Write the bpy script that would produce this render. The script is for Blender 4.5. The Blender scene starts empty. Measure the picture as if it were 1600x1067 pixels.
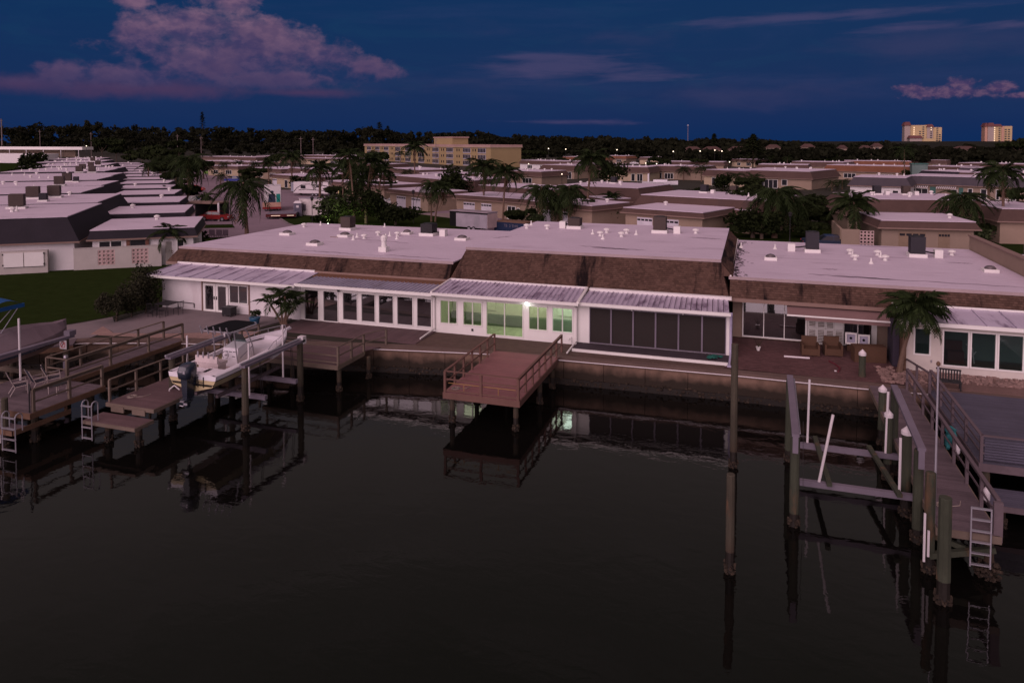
import bpy, math, random
from mathutils import Vector, Matrix, Euler
random.seed(7)
SC = bpy.context.scene
COL = SC.collection
R = math.radians
# ------------------------------------------------------------------ camera
CAMH = 11.7
F, PX, PY = 1130.0, 800.0, 271.0            # focal length and principal point of the 1600 px photograph
PITCH, YAW = R(2.5), math.atan(375/1130.0)
cd = bpy.data.cameras.new('camera'); cam = bpy.data.objects.new('camera', cd); COL.objects.link(cam)
cam.location = (0, 0, CAMH); cam.rotation_euler = (math.pi/2-PITCH, 0, YAW)
cd.sensor_fit = 'HORIZONTAL'; cd.sensor_width = 36; cd.lens = F/1600*36
cd.shift_x = 0; cd.shift_y = -(533.5-PY)/1600
cd.clip_start = .1; cd.clip_end = 8000
SC.camera = cam
SC.view_settings.view_transform = 'Standard'; SC.view_settings.look = 'None'
SC.view_settings.exposure = 0; SC.view_settings.gamma = 1; SC.view_settings.use_curve_mapping = False
SC.cycles.use_denoising = True
SC.cycles.max_bounces = 8; SC.cycles.transparent_max_bounces = 12
SC.cycles.sample_clamp_indirect = 3.0

# ------------------------------------------------------------------ world: dusk sky, afterglow behind the camera
W = bpy.data.worlds.new('World'); SC.world = W; W.use_nodes = True
nt = W.node_tree; N = nt.nodes; L = nt.links; N.clear()
def node(t, **k):
    n = N.new(t)
    for a, b in k.items(): setattr(n, a, b)
    return n
def M_(op, a, b=None, c=None, clamp=False):
    n = N.new('ShaderNodeMath'); n.operation = op; n.use_clamp = clamp
    for i, v in enumerate((a, b, c)):
        if v is None: continue
        if isinstance(v, (int, float)): n.inputs[i].default_value = v
        else: L.new(v, n.inputs[i])
    return n.outputs[0]
def MR(v, a, b, c=0., d=1., smooth=True):
    n = N.new('ShaderNodeMapRange'); n.interpolation_type = 'SMOOTHSTEP' if smooth else 'LINEAR'; n.clamp = True
    L.new(v, n.inputs[0])
    for i, q in enumerate((a, b, c, d)): n.inputs[i+1].default_value = q
    return n.outputs[0]
def MIXC(f, a, b, blend='MIX'):
    n = N.new('ShaderNodeMix'); n.data_type = 'RGBA'; n.blend_type = blend
    if isinstance(f, (int, float)): n.inputs[0].default_value = f
    else: L.new(f, n.inputs[0])
    for i, q in ((6, a), (7, b)):
        if isinstance(q, tuple): n.inputs[i].default_value = q + (1,)
        else: L.new(q, n.inputs[i])
    return n.outputs[2]
tc = node('ShaderNodeTexCoord'); sep = node('ShaderNodeSeparateXYZ'); L.new(tc.outputs['Generated'], sep.inputs[0])
dx, dy, dz = sep.outputs
az = M_('MULTIPLY', M_('ARCTAN2', dx, dy), 57.29578)
el = M_('MULTIPLY', M_('ARCSINE', dz), 57.29578)
def azel(px, py):
    return (math.degrees(math.atan((px-800)/F)-YAW), math.degrees(math.atan((222-py)/math.hypot(F, px-800))))
def comb(a, b, c=0.):
    n = node('ShaderNodeCombineXYZ')
    for i, v in enumerate((a, b, c)):
        if isinstance(v, (int, float)): n.inputs[i].default_value = v
        else: L.new(v, n.inputs[i])
    return n.outputs[0]
def noise(vec, scale, det=6, rough=.55, dist=0.):
    n = node('ShaderNodeTexNoise'); n.inputs['Scale'].default_value = scale; n.inputs['Detail'].default_value = det
    n.inputs['Roughness'].default_value = rough; n.inputs['Distortion'].default_value = dist
    L.new(vec, n.inputs['Vector']); return n.outputs['Fac']
# clear sky: deep dusk blue low in the east, greyer lavender towards the zenith, rose afterglow in the west
base = MIXC(MR(el, 0, 12), (.0040, .0240, .098), (.0018, .0265, .100))
base = MIXC(MR(el, 12, 24), base, (.180, .146, .143))
base = MIXC(MR(el, 24, 40), base, (.108, .108, .092))
base = MIXC(MR(el, 44, 78), base, (.86, .50, .60))
west = MR(M_('MULTIPLY', dy, -1.), -.15, .95)
low = MR(el, 55, 0)
base = MIXC(M_('MULTIPLY', west, low), base, (1.0, .74, .86))
# thin streaks of high cloud everywhere
sv = comb(M_('MULTIPLY', az, .035), M_('MULTIPLY', el, .22), 3.1)
s1 = MR(noise(sv, 1.6, 7, .6, .6), .48, .75)
sv2 = comb(M_('MULTIPLY', az, .02), M_('MULTIPLY', el, .35), 9.4)
s2 = MR(noise(sv2, 2.4, 5, .55, .3), .52, .8)
hz = MR(el, .5, 6)
streak = M_('MULTIPLY', M_('ADD', M_('MULTIPLY', s1, .55), M_('MULTIPLY', s2, .35)), hz, clamp=True)
base = MIXC(streak, base, MIXC(MR(el, 12, 24), (.0135, .034, .118), (.22, .18, .18)))
s3 = MR(noise(comb(M_('MULTIPLY', az, .05), M_('MULTIPLY', el, .18), 21.), 2.2, 6, .6, .8), .5, .7)
base = MIXC(M_('MULTIPLY', M_('MULTIPLY', s3, MR(el, 14, 8)), M_('MULTIPLY', hz, .7)), base, (.0035, .033, .105))
# cumulus banks: unions of lobes broken up by noise
def bank(lobes, amp, nscale, soft, seed, cut=None, st=(1., 1.5)):
    ndet = noise(comb(M_('MULTIPLY', az, st[0]), M_('MULTIPLY', el, st[1]), seed), nscale, 9, .62, .25)
    nbig = noise(comb(M_('MULTIPLY', az, st[0]), M_('MULTIPLY', el, st[1]*.9), seed+5), nscale*.35, 3, .5, .2)
    best = None
    for (px, py, rx, ry) in lobes:
        a, e = azel(px, py); k = 57.29578/F
        ca = math.cos(math.radians(a+math.degrees(YAW)))
        ux = M_('MULTIPLY', M_('SUBTRACT', az, a), 1/(rx*k*ca*ca))
        uy = M_('MULTIPLY', M_('SUBTRACT', el, e), 1/(ry*k*ca))
        d = M_('SUBTRACT', 1., M_('SQRT', M_('ADD', M_('MULTIPLY', ux, ux), M_('MULTIPLY', uy, uy))))
        best = d if best is None else M_('SMOOTH_MAX', best, d, .18)
    f = M_('ADD', best, M_('MULTIPLY', M_('SUBTRACT', ndet, .5), amp))
    f = M_('ADD', f, M_('MULTIPLY', M_('SUBTRACT', nbig, .5), amp*1.2))
    m = MR(f, 0, soft)
    if cut:
        m = M_('MULTIPLY', m, MR(el, azel(800, cut)[1]-.5, azel(800, cut)[1]+1.))
    return m, ndet, nbig, f
main_l = [(370, -8, 66, 48), (298, 46, 92, 44), (420, 70, 110, 50), (505, 92, 72, 32), (228, 60, 56, 40), (340, 98, 190, 44), (200, 120, 130, 30), (112, 116, 60, 26), (60, 134, 110, 16), (430, 124, 130, 20), (570, 104, 50, 18), (218, 0, 40, 22), (608, 114, 34, 15)]
m0, nd, nb, f0 = bank([(230, 140, 330, 20), (40, 132, 150, 20), (470, 146, 170, 11)], 1.1, .5, 1.1, 2.)
base = MIXC(M_('MULTIPLY', m0, .8), base, (.066, .036, .100))
m1, nd, nb, f1 = bank(main_l, 1.2, 1.0, .72, 7.7, 154)
noff = noise(comb(M_('ADD', az, .45), M_('MULTIPLY', M_('ADD', el, .42), 1.5), 7.7), 1.0, 9, .62, .25)
rel = MR(M_('SUBTRACT', nd, noff), -.16, .24)
noff2 = noise(comb(M_('ADD', az, 1.2), M_('MULTIPLY', M_('ADD', el, 1.1), 1.35), 12.7), .35, 3, .5, .2)
rel2 = MR(M_('SUBTRACT', nb, noff2), -.10, .12)
hi = M_('MULTIPLY', MR(el, azel(800, 150)[1], azel(800, 10)[1], .15, 1.), M_('ADD', M_('MULTIPLY', rel, .34), M_('MULTIPLY', rel2, .42)))
edge = MR(f1, .55, .05)
lit = M_('ADD', M_('MULTIPLY', hi, .95), M_('MULTIPLY', M_('MULTIPLY', edge, MR(el, 5, 9)), .5), clamp=True)
cc = MIXC(lit, (.050, .040, .120), (.31, .165, .235))
cc = MIXC(MR(nb, .4, .7, 0, .4), cc, (.055, .036, .105))
base = MIXC(M_('MULTIPLY', m1, MR(el, 3.0, 5.2, .45, .97)), base, cc)
m4, _, _, _ = bank([(720, 128, 330, 44), (1150, 150, 330, 30), (950, 60, 260, 26), (1450, 70, 260, 40)], 1.9, .6, 1.5, 31., None, (.35, 1.2))
base = MIXC(M_('MULTIPLY', m4, .62), base, (.031, .037, .112))
m2, nd2, nb2, f2 = bank([(1480, 145, 88, 13), (1500, 132, 34, 12), (1420, 140, 30, 10), (1565, 138, 40, 11), (1595, 150, 40, 8)], 1.1, 1.6, .6, 4.4)
base = MIXC(M_('MULTIPLY', m2, .8), base, MIXC(MR(nd2, .4, .65), (.060, .038, .115), (.145, .080, .150)))
m3, _, _, _ = bank([(1575, 42, 90, 11), (1400, 45, 110, 9), (890, 92, 150, 10), (860, 112, 150, 22), (880, 192, 140, 6), (1250, 30, 300, 10), (1010, 120, 160, 10)], 2.2, .9, 1.1, 12., None, (.22, 1.8))
base = MIXC(M_('MULTIPLY', m3, .36), base, (.105, .075, .170))
bg1 = node('ShaderNodeBackground'); L.new(base, bg1.inputs[0]); bg1.inputs[1].default_value = 1.0
sky = node('ShaderNodeTexSky'); sky.sky_type = 'NISHITA'; sky.sun_disc = False
SUN_EL, SUN_AZ = 28, 192                      # the soft western afterglow, behind the camera
sky.sun_elevation = R(1.0); sky.sun_rotation = R(SUN_AZ)
bg2 = node('ShaderNodeBackground'); L.new(sky.outputs[0], bg2.inputs[0]); bg2.inputs[1].default_value = .004
add = node('ShaderNodeAddShader'); L.new(bg1.outputs[0], add.inputs[0]); L.new(bg2.outputs[0], add.inputs[1])
out = node('ShaderNodeOutputWorld'); L.new(add.outputs[0], out.inputs[0])
sl = bpy.data.lights.new('sun', 'SUN'); so = bpy.data.objects.new('sun', sl); COL.objects.link(so)
sl.energy = 1.92; sl.angle = R(60); sl.color = (1.0, .72, .80)
sd = Vector((math.sin(R(SUN_AZ))*math.cos(R(SUN_EL)), math.cos(R(SUN_AZ))*math.cos(R(SUN_EL)), math.sin(R(SUN_EL))))
so.rotation_euler = (-sd).to_track_quat('-Z', 'Y').to_euler(); so.location = (0, -20, 40)

# ------------------------------------------------------------------ photograph pixel -> real point on a plane of the place
_cy, _sy, _cp, _sp = math.cos(YAW), math.sin(YAW), math.cos(PITCH), math.sin(PITCH)
_R = Vector((_cy, _sy, 0)); _F = Vector((-_sy*_cp, _cy*_cp, -_sp)); _U = Vector((-_sy*_sp, _cy*_sp, _cp))
def ray(x, y): return _F + _R*((x-PX)/F) - _U*((y-PY)/F)
def G(x, y, z=0.):
    d = ray(x, y); t = (z-CAMH)/d.z; return Vector((d.x*t, d.y*t, z))
def AY(x, y, Y):
    d = ray(x, y); t = Y/d.y; return Vector((d.x*t, Y, CAMH+d.z*t))

# ------------------------------------------------------------------ materials
MATS = {}
def mat(name, col, rough=.7, var=.25, scale=6., big=.35, bump=0., metal=0., spec=.3, streak=False, island=0., stain=None, stain_rng=None, stain_amt=.0, stain_scale=(.5, .5, .5), coord='pos', emit=None, estr=0., alpha=None, stretch=None):
    if name in MATS: return MATS[name]
    m = bpy.data.materials.new(name); m.use_nodes = True; MATS[name] = m
    t = m.node_tree; n = t.nodes; l = t.links; b = n['Principled BSDF']
    b.inputs['Roughness'].default_value = rough; b.inputs['Metallic'].default_value = metal
    b.inputs['Specular IOR Level'].default_value = spec
    b.inputs['Base Color'].default_value = tuple(col)+(1,)
    m.diffuse_color = tuple(col)+(1,)
    if var or stain:
        if coord == 'pos':
            g = n.new('ShaderNodeNewGeometry'); vec = g.outputs['Position']
        else:
            g = n.new('ShaderNodeTexCoord'); vec = g.outputs['Object']
        def nz(vec, sc, det=5, ro=.6):
            q = n.new('ShaderNodeTexNoise'); q.inputs['Scale'].default_value = sc; q.inputs['Detail'].default_value = det
            q.inputs['Roughness'].default_value = ro; l.new(vec, q.inputs['Vector']); return q.outputs['Fac']
        def mp(vec, s):
            q = n.new('ShaderNodeMapping'); q.inputs['Scale'].default_value = s; l.new(vec, q.inputs['Vector']); return q.outputs[0]
        v1 = mp(vec, stretch) if stretch else vec
        def mix(f, a, c):
            q = n.new('ShaderNodeMix'); q.data_type = 'RGBA'; l.new(f, q.inputs[0])
            for i, s in ((6, a), (7, c)):
                if isinstance(s, tuple): q.inputs[i].default_value = s[:3]+(1,)
                else: l.new(s, q.inputs[i])
            return q.outputs[2]
        lo = tuple(c*(1-var) for c in col); hi_ = tuple(min(1, c*(1+var)) for c in col)
        f1 = nz(v1, scale); c0 = mix(f1, lo, hi_)
        f2 = nz(vec, scale*.13, 3)
        r = n.new('ShaderNodeMapRange'); r.inputs[1].default_value = .35; r.inputs[2].default_value = .65; l.new(f2, r.inputs[0])
        c1 = mix(r.outputs[0], tuple(c*(1-big) for c in col), c0)
        q = n.new('ShaderNodeMix'); q.data_type = 'RGBA'; q.inputs[0].default_value = .6; l.new(c0, q.inputs[6]); l.new(c1, q.inputs[7]); c1 = q.outputs[2]
        if island:
            gi = n.new('ShaderNodeNewGeometry')
            rr = n.new('ShaderNodeMapRange'); l.new(gi.outputs['Random Per Island'], rr.inputs[0]); rr.inputs[3].default_value = 1-island; rr.inputs[4].default_value = 1+island
            vm = n.new('ShaderNodeVectorMath'); vm.operation = 'SCALE'; l.new(c1, vm.inputs[0]); l.new(rr.outputs[0], vm.inputs['Scale']); c1 = vm.outputs[0]
        if stain:
            f3 = nz(mp(vec, stain_scale), 1., 6, .62)
            r3 = n.new('ShaderNodeMapRange'); r3.inputs[1].default_value = .62-stain_amt*.2; r3.inputs[2].default_value = .70; r3.inputs[4].default_value = min(1, .4+stain_amt*.6); l.new(f3, r3.inputs[0])
            if stain_rng: r3.inputs[1].default_value, r3.inputs[2].default_value, r3.inputs[4].default_value = stain_rng
            c1 = mix(r3.outputs[0], c1, tuple(stain))
        l.new(c1, b.inputs['Base Color'])
        if bump:
            bp = n.new('ShaderNodeBump'); bp.inputs['Strength'].default_value = bump; bp.inputs['Distance'].default_value = .02
            l.new(f1, bp.inputs['Height']); l.new(bp.outputs[0], b.inputs['Normal'])
    if emit:
        b.inputs['Emission Color'].default_value = tuple(emit)+(1,); b.inputs['Emission Strength'].default_value = estr
    return m
def m_water():
    m = bpy.data.materials.new('water'); m.use_nodes = True; t = m.node_tree; n = t.nodes; l = t.links; b = n['Principled BSDF']
    b.inputs['Base Color'].default_value = (.0042, .0040, .0034, 1); b.inputs['Roughness'].default_value = .008
    b.inputs['IOR'].default_value = 1.33; b.inputs['Specular IOR Level'].default_value = .5
    g = n.new('ShaderNodeNewGeometry')
    def nz(s, sc, det, dist=0):
        mp = n.new('ShaderNodeMapping'); mp.inputs['Scale'].default_value = s; mp.inputs['Rotation'].default_value = (0, 0, .5); l.new(g.outputs['Position'], mp.inputs[0])
        q = n.new('ShaderNodeTexNoise'); q.inputs['Scale'].default_value = sc; q.inputs['Detail'].default_value = det; q.inputs['Distortion'].default_value = dist; l.new(mp.outputs[0], q.inputs[0]); return q.outputs['Fac']
    a = nz((1, 1.6, 1), 1.1, 3, .5); c = nz((1, 1, 1), .18, 2, .8); d = nz((1, 2.2, 1), 5., 2)
    m1 = n.new('ShaderNodeMath'); m1.operation = 'MULTIPLY_ADD'; l.new(c, m1.inputs[0]); m1.inputs[1].default_value = 1.8; l.new(a, m1.inputs[2])
    m2 = n.new('ShaderNodeMath'); m2.operation = 'MULTIPLY_ADD'; l.new(d, m2.inputs[0]); m2.inputs[1].default_value = .12; l.new(m1.outputs[0], m2.inputs[2])
    bp = n.new('ShaderNodeBump'); bp.inputs['Strength'].default_value = .085; bp.inputs['Distance'].default_value = .08
    l.new(m2.outputs[0], bp.inputs['Height']); l.new(bp.outputs[0], b.inputs['Normal'])
    return m
def m_glass(name, tint, refl=1.0):
    m = bpy.data.materials.new(name); m.use_nodes = True; t = m.node_tree; n = t.nodes; l = t.links; n.clear()
    o = n.new('ShaderNodeOutputMaterial'); tr = n.new('ShaderNodeBsdfTransparent'); tr.inputs[0].default_value = tint+(1,)
    gl = n.new('ShaderNodeBsdfGlossy'); gl.inputs['Roughness'].default_value = .01; gl.inputs[0].default_value = (.9, .95, .92, 1)
    fr = n.new('ShaderNodeFresnel'); fr.inputs[0].default_value = 1.5
    mu = n.new('ShaderNodeMath'); mu.operation = 'MULTIPLY'; mu.inputs[1].default_value = refl; mu.use_clamp = True; l.new(fr.outputs[0], mu.inputs[0])
    mx = n.new('ShaderNodeMixShader'); l.new(mu.outputs[0], mx.inputs[0]); l.new(tr.outputs[0], mx.inputs[1]); l.new(gl.outputs[0], mx.inputs[2]); l.new(mx.outputs[0], o.inputs[0])
    MATS[name] = m; return m
def m_emit(name, col, s):
    m = bpy.data.materials.new(name); m.use_nodes = True; n = m.node_tree.nodes; b = n['Principled BSDF']
    b.inputs['Base Color'].default_value = col+(1,); b.inputs['Emission Color'].default_value = col+(1,); b.inputs['Emission Strength'].default_value = s
    MATS[name] = m; return m
ROOF = mat('roof_membrane', (.620, .530, .615), .6, .06, 3., .10, .15, stain=(.30, .235, .28), stain_rng=(.58, .72, .55), stain_scale=(.16, .75, .5))
WHITE = mat('white_paint', (.76, .73, .70), .55, .06, 4., .10, .05)
WALLW = mat('white_stucco', (.72, .68, .68), .8, .08, 8., .12, .3, stain=(.56, .50, .50), stain_amt=.2, stain_scale=(.7, .7, .25))
TRIMW = mat('trim_white', (.78, .76, .72), .5, .05, 3., .12)
PANEL = mat('patio_roof_metal', (.52, .46, .57), .4, .10, 3., .15, 0, metal=.0, spec=.5, stain=(.16, .11, .18), stain_rng=(.52, .66, .9), stain_scale=(1.6, .45, .45))
PANELG = mat('grey_patio_roof', (.36, .34, .43), .4, .12, 3., .2, 0, spec=.5, stain=(.17, .14, .17), stain_amt=.5, stain_scale=(1., .5, .5))
SHING = mat('brown_shingle', (.098, .058, .044), .9, .3, 9., .3, .5, spec=.1, island=.24, stain=(.007, .005, .006), stain_rng=(.55, .64, .93), stain_scale=(.85, .13, .13))
SHING2 = mat('brown_mansard', (.088, .052, .043), .85, .2, 5., .25, .4, stain=(.05, .035, .035), stain_amt=.15, stain_scale=(.4, .1, .1))
SHINGD = mat('charcoal_mansard', (.024, .020, .027), .9, .25, 6., .3, .4)
SHINGG = mat('grey_mansard', (.066, .055, .066), .85, .2, 5., .25, .3)
SHINGR = mat('rust_mansard', (.17, .070, .038), .85, .25, 4., .3, .3)
FASC = mat('fascia_tan', (.25, .165, .135), .6, .1, 4., .2)
TAN = mat('tan_wall', (.29, .215, .165), .8, .08, 5., .15, .2)
BEIGE = mat('beige_wall', (.32, .235, .175), .8, .08, 5., .15, .2)
CREAM = mat('cream_wall', (.48, .375, .26), .8, .08, 5., .15, .2)
DARKGL = None
DARKWIN = mat('dark_window', (.02, .02, .025), .12, 0, spec=.7)
SCREEN = mat('dark_screen', (.022, .016, .014), .7, .12, 8., .15)
DECK = mat('brown_deck', (.115, .070, .073), .75, .15, 7., .3, .2, island=.10)
DECKR = mat('rust_deck_paint', (.235, .102, .104), .7, .12, 5., .25, .15, island=.06)
WOODG = mat('weathered_wood', (.158, .120, .094), .85, .25, 6., .35, .4, stretch=(3, 3, 3), island=.12)
WOODT = mat('orange_timber', (.165, .094, .060), .8, .25, 5., .35, .3)
WOODM = mat('mauve_plank', (.125, .094, .104), .85, .2, 6., .3, .3, island=.16)
PILE = mat('piling_wood', (.070, .060, .042), .9, .35, 5., .45, .6, stretch=(4, 4, .8), stain=(.17, .085, .045), stain_amt=.25, stain_scale=(2, 2, .8))
PILEW = mat('piling_wet', (.018, .014, .011), .6, .4, 12., .4, .8)
BARN = mat('barnacle', (.045, .032, .022), .95, .5, 25., .4, 1., island=.4)
CONC = mat('seawall_concrete', (.230, .145, .105), .9, .22, 3.5, .4, .5, stain=(.10, .065, .048), stain_amt=.5, stain_scale=(1.2, 1.2, .5))
CONCL = mat('pale_concrete', (.205, .168, .172), .9, .12, 4., .22, .3)
CAPC = mat('cap_concrete', (.130, .088, .073), .9, .2, 5., .3, .4)
PAVE = mat('brick_paver', (.104, .052, .050), .85, .2, 6., .3, .3, island=.2)
ASPH = mat('asphalt', (.245, .180, .215), .9, .10, 3., .2, .2)
ASPHD = mat('driveway', (.27, .21, .20), .9, .12, 1.5, .2, .2)
GRASS = mat('grass', (.022, .034, .0095), 1., .35, 9., .35, .8, spec=0.)
GROUND = mat('ground', (.030, .027, .017), .95, .3, .7, .4, .3)
STONE = mat('rough_stone', (.29, .19, .165), .95, .4, 14., .3, 1., island=.3)
PVC = mat('white_pvc', (.66, .61, .62), .4, .04, 3., .08)
ALU = mat('aluminium', (.42, .40, .44), .4, .08, 6., .15, metal=.6, spec=.5)
ALUW = mat('weathered_beam', (.175, .15, .185), .7, .18, 5., .3, .2)
BLACK = mat('black_plastic', (.008, .008, .009), .8, .1, 4., .1, spec=.1)
BLACKM = mat('black_metal', (.022, .020, .022), .5, .1, 4., .1)
ACB = mat('brown_ac_metal', (.070, .050, .042), .6, .15, 6., .2)
ACG = mat('charcoal_ac_metal', (.030, .027, .034), .6, .15, 6., .2)
LEAF = mat('palm_frond', (.018, .029, .0080), .8, .3, 2., .3, spec=.12, island=.35)
LEAFD = mat('dead_frond', (.12, .07, .035), .8, .3, 4., .3, island=.3)
TREE = mat('tree_foliage', (.0135, .0190, .0060), .9, .3, .8, .35, spec=.08, island=.5)
TREEF = mat('far_foliage', (.0125, .0135, .0075), .95, .3, .2, .4, spec=.04, island=.5)
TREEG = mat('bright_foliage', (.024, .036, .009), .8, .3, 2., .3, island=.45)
TRUNK = mat('palm_trunk', (.165, .105, .075), .9, .25, 6., .3, .5, stretch=(1, 1, 6), coord='obj')
BARK = mat('bark', (.09, .065, .05), .9, .3, 8., .3, .5)
WATERM = m_water()
def m_mirror(name, body, refl, tintc=(.9, .88, .9)):
    m = bpy.data.materials.new(name); m.use_nodes = True; n = m.node_tree.nodes; l = m.node_tree.links; b = n['Principled BSDF']
    b.inputs['Base Color'].default_value = body+(1,); b.inputs['Roughness'].default_value = .1
    gl = n.new('ShaderNodeBsdfGlossy'); gl.inputs[0].default_value = tintc+(1,); gl.inputs['Roughness'].default_value = .015
    mx = n.new('ShaderNodeMixShader'); mx.inputs[0].default_value = refl; l.new(b.outputs[0], mx.inputs[1]); l.new(gl.outputs[0], mx.inputs[2]); l.new(mx.outputs[0], n['Material Output'].inputs[0])
    MATS[name] = m; return m
DARKGL = m_mirror('dark_glass', (.010, .009, .010), .28)
def tide(m, z0, z1, col):
    # algae and wet line: the wall stays this dark below the tide mark
    n = m.node_tree.nodes; l = m.node_tree.links; b = n['Principled BSDF']; src = b.inputs['Base Color'].links[0].from_socket
    g = n.new('ShaderNodeNewGeometry'); sp = n.new('ShaderNodeSeparateXYZ'); l.new(g.outputs['Position'], sp.inputs[0])
    q = n.new('ShaderNodeTexNoise'); q.inputs['Scale'].default_value = 1.6; q.inputs['Detail'].default_value = 6; l.new(g.outputs['Position'], q.inputs[0])
    a = n.new('ShaderNodeMath'); a.operation = 'MULTIPLY_ADD'; l.new(q.outputs['Fac'], a.inputs[0]); a.inputs[1].default_value = .7; l.new(sp.outputs[2], a.inputs[2])
    r_ = n.new('ShaderNodeMapRange'); l.new(a.outputs[0], r_.inputs[0]); r_.inputs[1].default_value = z0+.35; r_.inputs[2].default_value = z1+.35
    x = n.new('ShaderNodeMix'); x.data_type = 'RGBA'; l.new(r_.outputs[0], x.inputs[0]); x.inputs[6].default_value = col+(1,); l.new(src, x.inputs[7]); l.new(x.outputs[2], b.inputs['Base Color'])
tide(CONC, -.85, -.35, (.028, .020, .014))
tide(PILE, -1.1, -.3, (.045, .028, .018))


# ------------------------------------------------------------------ object helpers
WO = {}
class MB:
    def __init__(s): s.v = []; s.f = []; s.m = []; s.k = 0
    def face(s, pts):
        i = len(s.v); s.v += [tuple(p) for p in pts]; s.f.append(tuple(range(i, i+len(pts)))); s.m.append(s.k)
    def hexa(s, p):                       # 8 points: bottom ring 0-3, top ring 4-7
        i = len(s.v); s.v += [tuple(q) for q in p]
        for a in ((0, 3, 2, 1), (4, 5, 6, 7), (0, 1, 5, 4), (1, 2, 6, 5), (2, 3, 7, 6), (3, 0, 4, 7)):
            s.f.append(tuple(i+j for j in a)); s.m.append(s.k)
    def box(s, x0, x1, y0, y1, z0, z1):
        s.hexa([(x0, y0, z0), (x1, y0, z0), (x1, y1, z0), (x0, y1, z0), (x0, y0, z1), (x1, y0, z1), (x1, y1, z1), (x0, y1, z1)]); return s
    def cbox(s, c, sz, rz=0., tilt=0.):
        m = Matrix.Translation(Vector(c)) @ Euler((tilt, 0, rz)).to_matrix().to_4x4(); a, b, d = (q/2 for q in sz)
        s.hexa([m @ Vector(q) for q in ((-a, -b, -d), (a, -b, -d), (a, b, -d), (-a, b, -d), (-a, -b, d), (a, -b, d), (a, b, d), (-a, b, d))]); return s
    def beam(s, p, q, w, h, up=(0, 0, 1)):
        p = Vector(p); q = Vector(q); d = (q-p).normalized(); u = Vector(up)
        if abs(d.dot(u)) > .99: u = Vector((0, 1, 0))
        a = d.cross(u).normalized()*(w/2); b = a.cross(d).normalized()*(h/2)
        s.hexa([p-a-b, p+a-b, q+a-b, q-a-b, p-a+b, p+a+b, q+a+b, q-a+b]); return s
    def tube(s, p, q, r0, r1=None, n=8, caps=True):
        r1 = r0 if r1 is None else r1; p = Vector(p); q = Vector(q); d = (q-p).normalized()
        a = d.orthogonal().normalized(); b = d.cross(a); i = len(s.v)
        for c, r in ((p, r0), (q, r1)):
            for k in range(n):
                t = 2*math.pi*k/n; s.v.append(tuple(c+(a*math.cos(t)+b*math.sin(t))*r))
        for k in range(n):
            s.f.append((i+k, i+(k+1) % n, i+n+(k+1) % n, i+n+k)); s.m.append(s.k)
        if caps:
            s.f.append(tuple(i+k for k in range(n))[::-1]); s.m.append(s.k); s.f.append(tuple(i+n+k for k in range(n))); s.m.append(s.k)
        return s
    def path(s, pts, r, n=6):
        for a, b in zip(pts, pts[1:]): s.tube(a, b, r, r, n)
        return s
    def lathe(s, c, prof, n=12):          # prof: (radius, z)
        i = len(s.v); c = Vector(c)
        for r, z in prof:
            for k in range(n):
                t = 2*math.pi*k/n; s.v.append((c.x+r*math.cos(t), c.y+r*math.sin(t), c.z+z))
        for j in range(len(prof)-1):
            for k in range(n):
                s.f.append((i+j*n+k, i+j*n+(k+1) % n, i+(j+1)*n+(k+1) % n, i+(j+1)*n+k)); s.m.append(s.k)
        s.f.append(tuple(i+(len(prof)-1)*n+k for k in range(n))); s.m.append(s.k)
        s.f.append(tuple(i+k for k in range(n))[::-1]); s.m.append(s.k)
        return s
    def prism(s, poly, z0, z1):
        i = len(s.v); n = len(poly)
        s.v += [(p[0], p[1], z0) for p in poly] + [(p[0], p[1], z1) for p in poly]
        s.f.append(tuple(i+k for k in range(n))[::-1]); s.f.append(tuple(i+n+k for k in range(n))); s.m += [s.k]*2
        for k in range(n):
            s.f.append((i+k, i+(k+1) % n, i+n+(k+1) % n, i+n+k)); s.m.append(s.k)
        return s
    def mesh(s, name, mats, off=Vector(), smooth=False):
        me = bpy.data.meshes.new(name)
        me.from_pydata([(v[0]-off.x, v[1]-off.y, v[2]-off.z) for v in s.v], [], s.f)
        if not isinstance(mats, (list, tuple)): mats = [mats]
        for q in mats: me.materials.append(q)
        if len(mats) > 1: me.polygons.foreach_set('material_index', s.m)
        if smooth: me.polygons.foreach_set('use_smooth', [True]*len(s.f))
        me.update(); return me
    def build(s, name, mats, parent=None, label=None, kind=None, smooth=False):
        if parent is not None: off = WO[parent.name]
        else:
            xs = [v[0] for v in s.v]; ys = [v[1] for v in s.v]
            off = Vector(((min(xs)+max(xs))/2, (min(ys)+max(ys))/2, min(v[2] for v in s.v)))
        o = bpy.data.objects.new(name, s.mesh(name, mats, off, smooth)); COL.objects.link(o)
        if parent is not None: o.parent = parent
        else: o.location = off
        WO[o.name] = off
        if label: o['label'] = label
        if kind: o['kind'] = kind
        return o
def thing(name, label, cat, loc=(0, 0, 0), rz=0., group=None, local=False):
    o = bpy.data.objects.new(name, None); COL.objects.link(o); o.location = loc; o.rotation_euler = (0, 0, rz)
    o.empty_display_size = .3; o['label'] = label; o['category'] = cat
    if group: o['group'] = group
    WO[o.name] = Vector() if local else Vector(loc)
    return o
def tag(o, label, cat, group=None):
    o['label'] = label; o['category'] = cat
    if group: o['group'] = group
    return o
def struct(name, mb, m, kind='structure'):
    o = mb.build(name, m); o['kind'] = kind; return o
def copy_tree(o, parent=None):
    c = o.copy(); COL.objects.link(c); WO[c.name] = WO[o.name]
    if parent is not None: c.parent = parent
    for ch in list(o.children): copy_tree(ch, c)
    return c
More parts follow.
